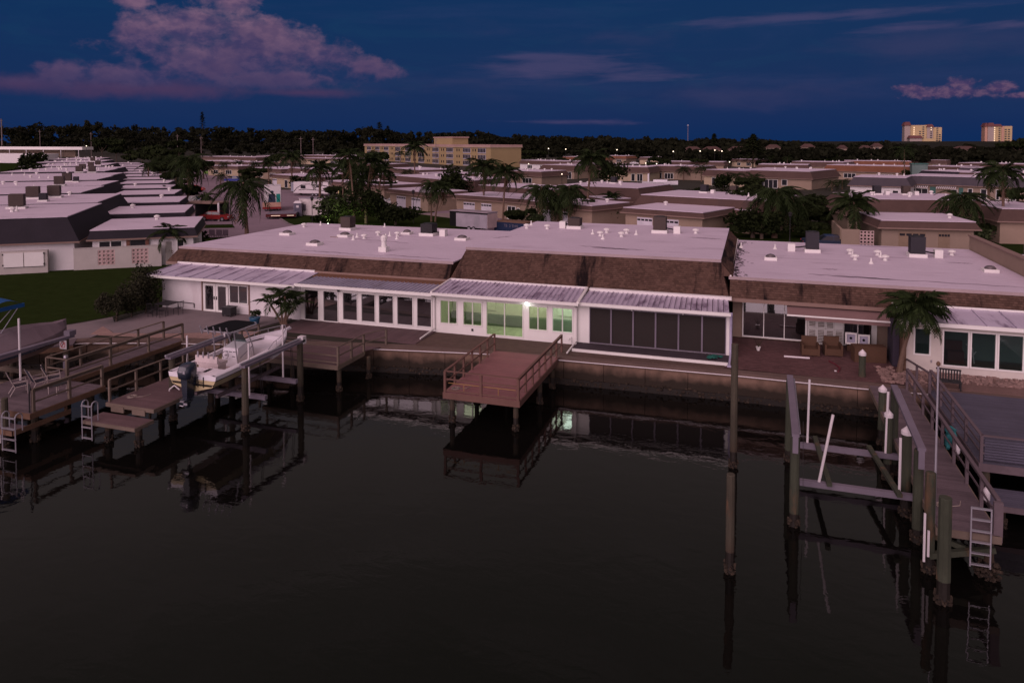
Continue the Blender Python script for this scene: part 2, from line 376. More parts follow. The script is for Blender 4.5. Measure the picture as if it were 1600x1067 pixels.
def shared(name, me, parent, loc=(0, 0, 0), rot=(0, 0, 0), sc=(1, 1, 1)):
    o = bpy.data.objects.new(name, me); COL.objects.link(o); o.parent = parent; o.location = loc; o.rotation_euler = rot; o.scale = sc
    WO[o.name] = Vector(); return o

# ------------------------------------------------------------------ setting: water, ground, lawns, roads
WZ = -1.5
SEAW = [(-70, 20.5), (-46, 27.6), (-41.2, 29.4), (-37.2, 32.2), (-33.7, 33.4), (-27.5, 35.1), (-20.5, 36.5), (-14.3, 37.6), (-9.6, 37.85), (-.8, 38.1), (5, 38.0), (12, 38.3), (30, 38.6)]
struct('water', MB().box(-400, 200, -250, 45, WZ-.3, WZ), WATERM)
g = MB(); g.prism([(x, y+.35) for x, y in SEAW]+[(4500, 38.6), (4500, 6000), (-5500, 6000), (-5500, 20.5)], -1.9, -.02)
struct('ground', g, GROUND)
g = MB(); g.prism([(-70, 21), (-46, 28.4), (-41.4, 31.6), (-42, 33.8), (-40.8, 36.8), (-39.7, 41), (-41.9, 44), (-41.9, 61.2), (-46, 62), (-52.6, 55.6), (-63.5, 46), (-90, 24)], -.018, .0)
struct('lawn', g, GRASS)
g = MB(); g.prism([(-46, 28.4), (-41.2, 29.9), (-37.4, 32.7), (-37.9, 35), (-40.4, 37), (-41.0, 35.2), (-42.2, 32.9)], -.018, .012)
struct('path', g, CONCL)
g = MB(); g.prism([(-38.9, 35.0), (-36.9, 33.9), (-33.7, 34.8), (-29.7, 36.6), (-28.7, 40.3), (-39.4, 40.3), (-39.2, 38)], -.018, .05)
struct('patio', g, CONCL)
g = MB(); g.prism([(-38, 33.2), (-33.7, 33.9), (-28.4, 35.5), (-28.6, 37), (-29.7, 36.6), (-33.7, 34.75), (-36.9, 33.85), (-38.9, 34.9)], -.018, .03)
struct('shell_gravel_strip', g, STONE)
# brick paved terrace of the unit with the awning, and dirt strips along the wall
g = MB(); g.prism([(-1.2, 38.5), (7.3, 38.5), (7.3, 44.9), (-1.2, 44.9)], -.018, .0)
struct('terrace', g, PAVE)
rnd = random.Random(3)
g = MB(); y = 38.62; j = 0
while y < 44.8:
    x = -1.15+(.11 if j % 2 else 0)
    while x < 7.15:
        g.box(x, x+.205, y, y+.1, .0, .012+rnd.random()*.006); x += .22
    y += .112; j += 1
struct('paver_bricks', g, PAVE, 'stuff')
g = MB(); g.prism([(-18.3, 37.3), (-9.5, 38.15), (-9.5, 40.3), (-18.3, 40.3)], -.018, .02)
struct('bare_strip', g, mat('brown_soil', (.100, .064, .050), .95, .4, 14., .35, .8))
g = MB(); g.prism([(-9.5, 38.1), (-1.2, 38.4), (-1.2, 40.4), (-9.5, 40.4)], -.018, .02)
struct('dirt_strip', g, MATS['brown_soil'])
g = MB(); g.prism([(7.3, 38.5), (25, 38.8), (25, 41.3), (7.3, 41.3)], -.018, .03)
struct('stone_bed', g, mat('mauve_soil', (.17, .105, .09), .95, .4, 10., .35, .8))
rnd = random.Random(5); g = MB()
for k in range(900):
    x = rnd.uniform(8.2, 16); y = rnd.uniform(39.6, 41); s = rnd.uniform(.05, .13)
    g.cbox((x, y, .03+s*.25), (s*1.3, s, s*.7), rnd.random()*3, rnd.uniform(-.3, .3))
for k in range(260):
    x = rnd.uniform(6.2, 8.4); y = rnd.uniform(38.6, 41.2); s = rnd.uniform(.05, .16)
    g.cbox((x, y, .03+s*.25), (s*1.3, s, s*.6), rnd.random()*3, rnd.uniform(-.3, .3))
struct('rubble_stones', g, STONE, 'stuff')
# streets: asphalt sheet behind the front row, with grass islands, from ground points
def gp(pts): return [tuple(G(x, y, 0))[:2] for x, y in pts]
g = MB(); g.prism([(-62, 62), (40, 62), (60, 64), (60, 86)]+gp([(1380, 366), (1200, 352), (1010, 349), (960, 343), (830, 330), (705, 324), (600, 316), (560, 303), (540, 297), (420, 297), (385, 288), (330, 266), (318, 258), (286, 258), (292, 274), (268, 292), (300, 330), (296, 352)]), -.018, .0)
struct('road', g, ASPH)
def island(name, pts, m=GRASS, z=.05):
    g = MB(); g.prism(gp(pts), -.02, z); return struct(name, g, m)
isl = [(440, 341), (462, 331), (505, 331), (560, 320), (598, 326), (640, 333), (730, 345), (760, 352), (738, 362), (640, 357), (552, 354), (470, 356), (452, 350)]
island('grass_island', isl)
g = MB(); P_ = [Vector(p+(0,)) for p in gp([(430, 336), (438, 342), (450, 350), (470, 357)])]
for a, b in zip(P_, P_[1:]): g.beam(a+Vector((0, 0, .05)), b+Vector((0, 0, .05)), .3, .12)
struct('kerb', g, CONCL)
island('grass_verge', [(310, 352), (363, 351), (367, 356), (310, 357)])
island('grass_patch', [(300, 372), (372, 371), (360, 378), (300, 381)])
island('grass_border', [(640, 329), (672, 327), (680, 332), (652, 334)], z=.03)
island('garden_lawn', [(1140, 345), (1420, 352), (1600, 380), (1600, 410), (1000, 398), (1060, 362)], z=.03)
island('far_lawn', [(0, 252), (60, 252), (64, 262), (40, 285), (0, 290)], z=.03)
island('green_bank', [(585, 262), (770, 268), (765, 276), (590, 268)], z=.03)
island('driveway', [(640, 335), (712, 333), (760, 338), (730, 347)], ASPHD, .01)

# ------------------------------------------------------------------ seawall
sw = thing('seawall', 'weathered concrete seawall with a white pipe below its cap and oyster crust at the waterline', 'seawall', (-9, 37.8, WZ))
def seg_iter(step):
    for a, b in zip(SEAW, SEAW[1:]):
        a = Vector(a+(0,)); b = Vector(b+(0,)); n = max(1, round((b-a).length/step)); u = (b-a)/n
        for k in range(n): yield a+u*k, a+u*(k+1)
rnd = random.Random(2)
for a, b in seg_iter(2.4):
    if a.x < -48 or a.x > 20: continue
    d = (b-a).normalized(); nrm = Vector((-d.y, d.x, 0)); off = rnd.uniform(-.02, .02)
    m = MB(); m.beam(a+d*.012+nrm*(.16+off)+Vector((0, 0, -1.1)), b-d*.012+nrm*(.16+off)+Vector((0, 0, -1.1)), .3, 1.76)
    m.build('panel', CONC, sw)
m = MB()
for a, b in zip(SEAW, SEAW[1:]):
    a = Vector(a+(-.11,)); b = Vector(b+(-.11,)); m.beam(a+Vector((0, .2, 0)), b+Vector((0, .2, 0)), .62, .22)
m.build('cap', CAPC, sw)
m = MB(); pts = []
for a, b in zip(SEAW[2:], SEAW[3:]):
    a = Vector(a+(0,)); b = Vector(b+(0,)); d = (b-a).normalized(); nrm = Vector((-d.y, d.x, 0))
    pts += [a-nrm*.16+Vector((0, 0, -.16))]
pts += [Vector((12, 38.05, -.16))]
m.path(pts, .028); m.build('pipe', PVC, sw)
m = MB(); rnd = random.Random(8)
for a, b in seg_iter(.16):
    if a.x < -44 or a.x > 16: continue
    for q in range(3):
        c = a+Vector((rnd.uniform(-.05, .05), rnd.uniform(-.12, .03), rnd.uniform(-1.55, -1.12))); s = rnd.uniform(.04, .11)
        m.cbox(c, (s*1.6, s, s), rnd.random()*3, rnd.random())
m.build('oyster_crust', BARN, sw, kind='stuff')
m = MB()
for a, b in zip(SEAW[1:], SEAW[2:]):
    a = Vector(a+(-1.35,)); b = Vector(b+(-1.35,)); m.beam(a+Vector((0, 0, 0)), b+Vector((0, 0, 0)), .16, .34)
m.build('wet_band', PILEW, sw)

# ------------------------------------------------------------------ foreground townhouses
def shingle_face(mb, A, B, C, D, w=.18, h=.135, rnd=random.Random(1)):
    A, B, C, D = map(Vector, (A, B, C, D)); nrm = (B-A).cross(D-A).normalized()
    hgt = (D-A).length; rows = max(1, int(hgt/h))
    for r in range(rows):
        t0 = r/rows; t1 = min(1, (r+1.15)/rows); a0 = A.lerp(D, t0); b0 = B.lerp(C, t0); a1 = A.lerp(D, t1); b1 = B.lerp(C, t1)
        ln = (b0-a0).length; n = max(1, int(ln/w)); sh = (r % 2)*.5
        for k in range(n+1):
            u0 = max(0, (k-sh)/n); u1 = min(1, (k+1-sh)/n-.05/n)
            if u1-u0 < .1/n: continue
            lift = .026+rnd.random()*.014; n0 = nrm*lift
            p = [a0.lerp(b0, u0)+n0, a0.lerp(b0, u1)+n0, a1.lerp(b1, u1)+nrm*.004, a1.lerp(b1, u0)+nrm*.004]
            i = len(mb.v); mb.v += [tuple(q) for q in p]+[tuple(p[0]-n0), tuple(p[1]-n0)]
            mb.f += [(i, i+1, i+2, i+3), (i+4, i+5, i+1, i)]; mb.m += [0, 0]
def vent(parent, x, y, z, kind):
    m = MB()
    if kind == 0: m.lathe((x, y, z), [(.16, 0), (.13, .06), (.06, .14), (.05, .34), (.045, .36)], 8); nm = 'vent_pipe'
    elif kind == 1: m.lathe((x, y, z), [(.17, 0), (.12, .05), (.12, .2), (.26, .24), (.25, .32), (.08, .38)], 10); nm = 'roof_vent'
    m.build(nm, WHITE, parent, smooth=False)
def skylight(parent, x, y, z, s=1.):
    m = MB(); m.box(x-.5*s, x+.5*s, y-.45*s, y+.45*s, z, z+.2); o = m.build('skylight', WHITE, parent)
    q = MB(); q.lathe((x, y, z+.2), [(.42*s, 0), (.38*s, .08), (.26*s, .16), (.1*s, .2)], 12); q.build('dome', MATS.get('smoked_dome') or mat('smoked_dome', (.10, .08, .085), .15, 0, spec=.8), o, smooth=True)
def ac(parent, x, y, z, w, h, m_, box=None, dark=True):
    b = MB(); b.box(x-w*.62, x+w*.62, y-w*.6, y+w*.6, z, z+.24); c = b.build('equipment_curb', WHITE, parent)
    m = MB(); m.box(x-w/2, x+w/2, y-w/2, y+w/2, z+.26, z+.26+h)
    n = 9
    for k in range(n):
        zz = z+.32+(h-.12)*k/(n-1)
        m.box(x-w/2-.02, x+w/2+.02, y-w/2-.02, y+w/2+.02, zz, zz+.028)
    a = m.build('air_conditioner', m_, parent)
    g_ = MB(); g_.lathe((x, y, z+.26+h), [(w*.42, 0), (w*.42, .04), (w*.1, .07)], 14); g_.build('fan_guard', BLACKM, a)
    if box:
        bx = MB(); bx.box(x+box-.25, x+box+.25, y-.3, y+.3, z, z+.55); bx.build('duct_box', WHITE, parent)
        ln = MB(); ln.path([(x, y-.2, z+.5), (x+box*.6, y-.25, z+.35), (x+box*.9, y-.2, z+.3)], .05); ln.build('refrigerant_line', BLACK, parent)
def hole_wall(m, x0, x1, y0, y1, z0, z1, holes):
    """wall slab with rectangular openings (xa, xb, za, zb) sorted by x"""
    x = x0
    for a, b, c, d in sorted(holes):
        if a > x: m.box(x, a, y0, y1, z0, z1)
        if c > z0+.001: m.box(a, b, y0, y1, z0, c)
        if d < z1-.001: m.box(a, b, y0, y1, d, z1)
        x = b
    if x < x1: m.box(x, x1, y0, y1, z0, z1)
def opening(parent, name, xa, xb, za, zb, y, n=1, fm=TRIMW, pm=DARKGL, fw=.06, depth=.1, sash=.045):
    """framed window or sliding door: frame proud of the wall, n panes"""
    m = MB(); yf = y-.04; yb = y+depth
    m.box(xa, xb, yf, yb, zb-fw, zb); m.box(xa, xb, yf, yb, za, za+fw)
    m.box(xa, xa+fw, yf, yb, za+fw, zb-fw); m.box(xb-fw, xb, yf, yb, za+fw, zb-fw)
    w = (xb-xa-2*fw)/n
    for k in range(1, n): xx = xa+fw+w*k; m.box(xx-sash/2, xx+sash/2, yf+.01, yb, za+fw, zb-fw)
    f = m.build(name, fm, parent)
    for k in range(n):
        a = xa+fw+w*k; q = MB(); yy = y+.03+(.02 if k % 2 else 0)
        q.box(a+.002, a+w-.002, yy, yy+.012, za+fw-.01, zb-fw+.01); q.build('pane', pm, f)
    return f
def townblock(label, x0, x1, zr, ytop, yback, side_r=False, side_l=False, wall_y=43.7, wm=WALLW, seed=1, zside=3.7, wall_parts=True):
    t = thing('townhouse', label, 'house', ((x0+x1)/2, wall_y, 0))
    if wall_parts: m = MB(); m.box(x0+.15, x1-.15, wall_y, yback-.4, 0, 2.62); m.build('wall', wm, t)
    yb, ze = 43.35, 2.65
    xr = x1-.6 if side_r else x1; xl = x0+.7 if side_l else x0
    A, B = (x0, yb, ze), (x1, yb, ze); C, D = (xr, ytop, zr-.03), (xl, ytop, zr-.03)
    m = MB(); m.hexa([A, B, (x1, yback, ze), (x0, yback, ze), D, C, (xr, yback-.3, zr-.03), (xl, yback-.3, zr-.03)])
    md = m.build('mansard', SHING, t)
    s = MB(); shingle_face(s, A, B, C, D)
    if side_r: shingle_face(s, B, (x1, yback, ze), (xr, yback-.3, zr-.03), C)
    if side_l: shingle_face(s, (x0, yback, ze), A, D, (xl, yback-.3, zr-.03))
    s.build('shingles', SHING, md, kind='stuff')
    r = MB(); r.box(xl-.06, xr+.06, ytop-.05, yback, zr-.03, zr+.05); r.build('roof', ROOF, t)
    sm_ = MB(); yy = ytop+.9; k_ = 0
    while yy < yback-.3: sm_.box(xl, xr, yy, yy+.035, zr+.0485, zr+.0535); yy += 1.0+.06*((k_*7) % 3); k_ += 1
    sm_.build('membrane_seams', MATS.get('seam_grey') or mat('seam_grey', (.47, .385, .46), .7, .2, 2.), r.id_data if False else t, kind='stuff')
    e = MB(); e.box(xl-.08, xr+.08, ytop-.09, ytop-.052, zr-.10, zr+.07); e.build('roof_edge', MATS.get('roof_trim') or mat('roof_trim', (.40, .31, .31), .6, .1, 3.), t)
    f = MB(); f.box(x0, x1, yb-.07, yb-.01, ze-.16, ze+.04); f.build('fascia', FASC, t)
    sf = MB(); sf.box(x0, x1, yb-.01, wall_y, ze-.06, ze-.01); sf.build('soffit', FASC, t)
    return t
TL = townblock('low left townhouse block with a flat pinkish roof behind the lifted white boat', -41.9, -18.75, 3.7, 44.0, 60.8, side_l=True)
TM = townblock('taller middle townhouse block with deep brown shingled mansard above the lit green sunroom', -18.7, -1.14, 4.6, 44.75, 61.4, side_r=True, side_l=True, seed=2)
m = MB(); wy = 44.16; m.hexa([(-1.85, wy, 3.785), (-.98, wy, 3.785), (-.98, 61.2, 3.785), (-1.85, 61.2, 3.785), (-1.85, 44.72, 4.55), (-1.72, 44.72, 4.55), (-1.72, 61.1, 4.55), (-1.85, 61.1, 4.55)]); wd_ = m.build('side_mansard', SHING, TM)
m = MB(); shingle_face(m, (-.98, wy, 3.785), (-.98, 61.2, 3.785), (-1.72, 61.1, 4.55), (-1.72, 44.72, 4.55)); m.build('side_shingles', SHING, wd_, kind='stuff')
TR = townblock('right townhouse block with wide pale flat roof above the awning and the leaning palm', -1.12, 15.2, 3.72, 44.2, 61.0, wall_y=45.05, wm=TAN, seed=3)
z = 3.75
for (x, y, k) in [(-36.4, 46.5, 9), (-38.5, 51.5, 9)]: pass
def on(zr, px, py): p = G(px, py, zr); return p.x, p.y, p.z
for px, py in [(449, 367), (492, 383), (539, 370), (636, 366), (722, 375)]: x, y, q = on(3.75, px, py); skylight(TL, x, y, q, .85 if px == 636 else 1)
ac(TL, -34.5, 57.0, 3.75, .95, .95, ACB, 0, False); ac(TL, -26.0, 55.9, 3.75, 1.05, .75, BLACKM, 1.35)
for px, py, k in [(475, 355, 1), (501, 352, 0), (552, 375, 0), (558, 371, 0), (569, 373, 1), (591, 368, 1), (609, 369, 0), (621, 369, 1), (620, 374, 0), (601, 355, 0), (603, 372, 0)]:
    x, y, q = on(3.75, px, py); vent(TL, x, y, q, k)
x, y, q = on(3.75, 600, 393)
m = MB(); m.box(x-.3, x+.3, y-.3, y+.3, q, q+.35); m.lathe((x, y, q+.35), [(.2, 0), (.17, .4), (.22, .42), (.24, .7), (.1, .85)], 10); m.build('chimney_flue', WHITE, TL)
x, y, q = on(3.75, 522, 371); m = MB(); m.box(x-.35, x+.35, y-.06, y+.06, q, q+.04); m.build('scrap_board', FASC, TL)
ac(TM, -13.6, 57.3, 4.65, .95, .6, ACB, -1.0); ac(TM, -6.7, 56.7, 4.65, .95, 1.0, ACB, 1.3)
for px, py, k in [(823, 357, 1), (855, 358, 1), (926, 366, 0), (948, 364, 1), (938, 369, 1), (942, 374, 0), (971, 370, 1), (979, 365, 1), (994, 367, 0), (1087, 365, 1), (830, 352, 0)]:
    x, y, q = on(4.65, px, py); vent(TM, x, y, q, k)
ac(TR, 4.2, 56.0, 3.77, .85, 1.2, ACG, -1.4); ac(TR, 10.9, 56.0, 3.77, .9, 1.15, ACG, 1.3)
for px, py, k in [(1211, 389, 0), (1328, 397, 1), (1332, 401, 0), (1336, 406, 1), (1371, 399, 1), (1376, 402, 0), (1383, 407, 1), (1361, 412, 0), (1487, 399, 1), (1158, 387, 0)]:
    x, y, q = on(3.77, px, py); vent(TR, x, y, q, k)
for px, py in [(1204, 406), (1547, 425)]: x, y, q = on(3.77, px, py); skylight(TR, x, y, q, .8)
def stain(par, px0, py0, px1, py1, w, zr, seed):
    a = G(px0, py0, zr); b = G(px1, py1, zr); q = random.Random(seed); n = 14; top = []; bot = []
    for k in range(n+1):
        u = k/n; c = a.lerp(b, u); h = w*math.sin(math.pi*u)**.6*q.uniform(.35, 1.)+.02; sh = q.uniform(-.12, .12)
        top.append((c.x, c.y+h+sh)); bot.append((c.x, c.y-h+sh))
    for k in range(n):
        m_s.face([(bot[k][0], bot[k][1], zr), (bot[k+1][0], bot[k+1][1], zr), (top[k+1][0], top[k+1][1], zr), (top[k][0], top[k][1], zr)])
POND = mat('ponding_dirt', (.36, .29, .35), .7, .25, 4., .3)
for par, zr, lst in ((TM, 4.656, [(905, 384, 985, 390, .28), (925, 387, 1010, 391, .16), (770, 372, 800, 369, .3), (1080, 371, 1128, 374, .3)]), (TR, 3.778, [(1262, 428, 1400, 437, .28), (1300, 431, 1600, 449, .12), (1285, 420, 1310, 421, .2), (1480, 410, 1520, 412, .15)]), (TL, 3.758, [(470, 391, 560, 397, .16), (540, 372, 640, 380, .12), (600, 398, 705, 405, .12)])):
    for i, q_ in enumerate(lst): m_s = MB(); stain(par, *q_, zr, i+3); m_s.build('ponding_stain', POND, par)
rnd = random.Random(31); m = MB()
for k in range(420):
    yy = rnd.uniform(44.4, 60); x = -.92+abs(rnd.gauss(0, .22))*(1+.6*math.sin(yy*1.3)); s_ = rnd.uniform(.03, .10); m.cbox((x, yy, 3.775), (s_, s_*2, .008), rnd.random()*3)
m.build('mould_flecks', mat('mould', (.06, .05, .055), .95, .3, 9.), TR, kind='stuff')
# white metal drip edge where the right roof meets the middle block, parapet at the far right
m = MB(); m.beam((-1.10, 44.15, 3.80), (-1.02, 61, 3.80), .10, .12); m.build('flashing', WHITE, TR)
pw = thing('parapet_wall', 'low tan parapet wall along the right end of the wide pale roof', 'wall', (15.5, 52, 2.6))
m = MB(); m.box(15.3, 15.6, 44.2, 61, 2.6, 4.75); m.build('wall', BEIGE, pw); m = MB(); m.box(15.22, 15.68, 44.1, 61.1, 4.75, 4.83); m.build('coping', FASC, pw)
TX = townblock('townhouse block beyond the tan parapet wall at the right edge of the photo', 15.8, 30, 3.5, 44.2, 61.0, seed=4, wall_y=45.05)

# ---- sunrooms and walls on the water side
def ribs_roof(parent, x0, x1, y0, z0, y1, z1, pitch, m_, skew=0., nm='roof_panel'):
    n = max(1, round((x1-x0)/pitch)); w = (x1-x0)/n
    g0 = MB(); th = .05
    gp_ = .04 if w < .5 else .015
    g0.hexa([(0, y0, z0-th), (w-gp_, y0, z0-th), (w-gp_+skew, y1, z1-th), (skew, y1, z1-th), (0, y0, z0), (w-gp_, y0, z0), (w-gp_+skew, y1, z1), (skew, y1, z1)])
    g0.hexa([(0, y0, z0), (.045, y0, z0), (.045+skew, y1, z1), (skew, y1, z1), (.008, y0, z0+.05), (.037, y0, z0+.05), (.037+skew, y1, z1+.05), (.008+skew, y1, z1+.05)])
    ul = MB(); ul.hexa([(x0+.02, y0+.02, z0-th-.03), (x1-.02, y0+.02, z0-th-.03), (x1-.02+skew, y1, z1-th-.03), (x0+.02+skew, y1, z1-th-.03), (x0+.02, y0+.02, z0-th-.004), (x1-.02, y0+.02, z0-th-.004), (x1-.02+skew, y1, z1-th-.004), (x0+.02+skew, y1, z1-th-.004)]); ul.build('roof_deck', MATS.get('dark_mauve_metal') or mat('dark_mauve_metal', (.09, .06, .085), .6, .1), parent)
    off = WO[parent.name]; me = g0.mesh(nm, m_, Vector((0, off.y, off.z)))
    for k in range(n): shared(nm, me, parent, (x0+w*k-off.x, 0, 0))
# A: white wall with French doors
A = thing('wing', 'white stucco wing with French doors under a pale metal roof, beside the big shrub', 'house extension', (-34, 40.3, 0))
m = MB(); holes = [(-35.85, -33.72, .0, 2.02), (-33.68, -32.1, .70, 2.02)]
hole_wall(m, -39.4, -28.0, 40.3, 40.5, 0, 2.32, holes); m.box(-39.4, -39.2, 40.5, 43.3, 0, 2.32); m.build('wall', WALLW, A)
opening(A, 'window', -28.75, -28.2, 1.45, 2.0, 40.29, 1, TRIMW, DARKGL, .04, .008)
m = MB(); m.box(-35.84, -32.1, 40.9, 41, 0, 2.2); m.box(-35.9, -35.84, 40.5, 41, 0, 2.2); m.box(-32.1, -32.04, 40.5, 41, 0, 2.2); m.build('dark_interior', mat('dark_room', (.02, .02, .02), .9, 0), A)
for xa, xb in ((-35.82, -34.79), (-34.76, -33.74)):
    d = opening(A, 'french_door', xa, xb, .0, 1.99, 40.3, 1, TRIMW, DARKGL, .17)
    h = MB(); hx = xb-.08 if xa < -35 else xa+.08; h.box(hx-.02, hx+.02, 40.20, 40.26, .9, 1.12); h.build('door_handle', BLACKM, d)
opening(A, 'window', -33.66, -32.12, .72, 2.0, 40.3, 2, TRIMW, DARKGL, .06)
m = MB(); m.box(-35.95, -35.86, 40.24, 40.3, 0, 2.12); m.box(-32.06, -31.98, 40.24, 40.3, 0, 2.12); m.box(-35.95, -31.98, 40.22, 40.3, 2.03, 2.14); m.build('door_trim', FASC, A)
m = MB(); m.path([(-39.3, 40.25, .55), (-36.6, 40.25, .5), (-36.6, 40.25, .2)], .025); m.build('conduit', BLACKM, A)
ribs_roof(A, -40.1, -28.0, 39.6, 2.42, 43.35, 2.60, 1.2, PANEL, -.6)
m = MB(); m.box(-40.15, -27.95, 39.5, 39.62, 2.27, 2.43); m.build('gutter', TRIMW, A)
m = MB(); m.beam((-40.8, 43.32, 2.66), (-28.9, 43.32, 2.66), .1, .14); m.build('flashing', WHITE, A)
# B: long sunroom with seven glass sliders
B_ = thing('sunroom', 'long white sunroom of seven dark glass doors right of the palm clump', 'sunroom', (-23, 40.3, 0))
m = MB(); xs = [(-27.72, -26.6), (-26.3, -25.15), (-24.85, -23.74), (-23.5, -22.46), (-22.26, -21.18), (-20.97, -19.83), (-19.6, -18.56)]
hole_wall(m, -27.98, -18.52, 40.3, 40.42, 0, 2.42, [(a, b, .05 if i < 2 else .25, 2.08) for i, (a, b) in enumerate(xs)]); m.build('wall', TRIMW, B_)
for i, (a, b) in enumerate(xs): opening(B_, 'sliding_door', a, b, .05 if i < 2 else .25, 2.08, 40.3, 1, TRIMW, DARKGL, .05)
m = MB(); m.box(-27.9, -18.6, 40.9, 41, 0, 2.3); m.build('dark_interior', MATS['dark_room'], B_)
ribs_roof(B_, -27.9, -18.3, 39.7, 2.50, 42.3, 2.52, .30, PANELG, -.15)
m = MB(); m.box(-28.0, -18.28, 39.6, 39.72, 2.36, 2.54); m.build('gutter', TRIMW, B_)
m = MB(); m.box(-28.4, -18.3, 42.3, 43.3, 2.45, 2.56); m.build('rusty_gutter', mat('leaf_litter', (.17, .085, .05), .95, .5, 12., .4, .8), B_)
m = MB(); m.cbox((-25.08, 40.2, 2.15), (.12, .12, .12)); m.build('floodlight', BLACKM, B_)
# C: lit sunroom
GG = m_glass('green_tinted_glass', (.82, .85, .76)); GM = m_glass('pale_green_glass', (.88, .95, .90)); CG = m_glass('clear_dark_glass', (.66, .74, .72), 1.4)
C_ = thing('sunroom', 'lit white sunroom with a green glow inside, at the head of the rust brown dock', 'sunroom', (-14, 40.3, 0))
holes = [(-18.03, -16.86, .58, 2.06), (-16.52, -15.25, .58, 2.08), (-15.02, -12.66, .12, 2.18), (-12.36, -11.18, .64, 2.10), (-10.93, -9.66, .64, 2.12)]
m = MB(); hole_wall(m, -18.5, -9.45, 40.3, 40.42, 0, 2.42, holes); m.build('wall', TRIMW, C_)
for i, (a, b, c, d) in enumerate(holes):
    opening(C_, 'sliding_door' if i == 2 else 'window', a, b, c, d, 40.3, 2, TRIMW, GM if i > 3 else GG, .055)
iw = mat('interior_wall', (.55, .57, .46), .8, .03, 3.)
m = MB(); m.box(-18.4, -9.55, 43.1, 43.2, 0, 2.4); m.box(-18.45, -18.4, 40.42, 43.2, 0, 2.4); m.box(-9.55, -9.5, 40.42, 43.2, 0, 2.4); m.build('interior_wall', iw, C_)
m = MB(); m.box(-18.4, -9.55, 40.42, 43.1, 2.38, 2.42); m.build('ceiling', iw, C_)
m = MB()
for i in range(20):
    for j in range(6): m.box(-18.38+i*.44, -18.38+i*.44+.425, 40.45+j*.44, 40.45+j*.44+.425, 0, .05)
m.build('floor_tiles', mat('floor_tile', (.50, .55, .42), .25, .1, 3., island=.06, spec=.6), C_)
m = MB(); m.box(-18.3, -9.6, 42.7, 43.05, .05, .72); m.build('low_cabinet', mat('green_cabinet', (.10, .14, .10), .6, .05), C_)
m = MB(); m.box(-11.3, -9.7, 43.03, 43.09, .95, 2.1); m.box(-16.2, -15.4, 43.03, 43.09, .95, 2.1); m.build('inner_window', MATS['interior_wall'], C_)
lampm = m_emit('lamp_glow', (.95, 1., .80), 9.)
m = MB(); m.box(-13.35, -13.05, 41.7, 42.6, 2.31, 2.37); m.build('ceiling_lamp', lampm, C_)
def light(name, kind, loc, e, col, size=.3, sy=None, par=None, rot=(0, 0, 0)):
    l_ = bpy.data.lights.new(name, kind); l_.energy = e; l_.color = col
    if kind == 'AREA': l_.size = size; l_.shape = 'RECTANGLE'; l_.size_y = sy or size
    else: l_.shadow_soft_size = size
    o = bpy.data.objects.new(name, l_); COL.objects.link(o); o.location = loc; o.rotation_euler = rot
    if par is not None: o.parent = par; o.location = Vector(loc)-WO[par.name]
    return o
light('room_light', 'AREA', (-14, 41.8, 2.28), 68, (1., 1., .84), 7., 1.6, C_)
light('window_light', 'AREA', (-10.4, 42.0, 2.28), 36, (.92, 1., .93), 1.2, 1.6, C_)
m = MB(); m.cbox((-12.42, 40.17, 2.27), (.18, .08, .08)); m.cbox((-12.42, 40.24, 2.27), (.1, .14, .08)); m.build('wall_lamp', m_emit('wall_lamp_glow', (1., 1., .95), 4.), C_)
light('wall_lamp_light', 'POINT', (-12.42, 39.98, 2.2), 3.5, (.92, 1., .90), .06, None, C_)
ribs_roof(C_, -18.24, -9.3, 39.65, 2.58, 43.3, 2.68, .31, PANEL, -.35)
m = MB(); m.box(-18.35, -9.2, 39.55, 39.68, 2.44, 2.60); m.build('gutter', TRIMW, C_)
m = MB(); m.beam((-18.6, 43.32, 2.72), (-9.5, 43.32, 2.72), .1, .14); m.beam((-9.22, 39.6, 2.62), (-9.5, 43.3, 2.72), .16, .12); m.beam((-18.3, 39.6, 2.62), (-18.62, 43.3, 2.72), .1, .1); m.build('flashing', WHITE, C_)
for x, s in ((-18.36, 1), (-9.45, -1)):
    m = MB(); m.path([(x, 39.75, 2.42), (x, 40.2, 2.2), (x, 40.22, .25), (x-.05, 38.3, .12)] if s > 0 else [(x, 39.75, 2.42), (x, 40.2, 2.2), (x, 40.22, .25), (x-.05, 38.2, .12)], .05, 6); m.build('downspout', WHITE, C_)
m = MB(); m.box(-15.95, -15.83, 40.26, 40.3, .28, .42); m.build('outlet_box', BLACKM, C_)
m = MB(); m.path([(-9.75, 40.2, .1), (-9.75, 40.2, .45), (-9.95, 40.2, .3)], .03); m.build('hose_bib', WHITE, C_)
# D: screened porch
D_ = thing('screened_porch', 'white framed porch with six dark screen panels above a low white edged slab', 'porch', (-5, 40.5, 0))
m = MB(); hole_wall(m, -9.45, -.95, 40.4, 40.52, .15, 2.45, [(-8.72, -1.2, .17, 2.24)]); m.build('wall', TRIMW, D_)
xs = [-8.72, -7.47, -6.22, -4.97, -3.72, -2.46, -1.2]
for a, b in zip(xs, xs[1:]): opening(D_, 'screen_door', a, b, .17, 2.24, 40.4, 1, ALUW, SCREEN, .045)
ribs_roof(D_, -9.15, -1.0, 39.9, 2.56, 43.0, 2.62, .29, PANEL, -.15)
m = MB(); m.box(-9.2, -.95, 39.8, 39.93, 2.42, 2.58); m.build('gutter', TRIMW, D_)
m = MB(); m.box(-9.3, -1.0, 43.0, 43.3, 2.6, 2.78); m.build('flashing', WHITE, D_)
m = MB(); m.box(-9.4, -1.05, 39.05, 40.4, -.02, .14); m.build('slab', mat('dark_carpet', (.055, .042, .05), .9, .2), D_)
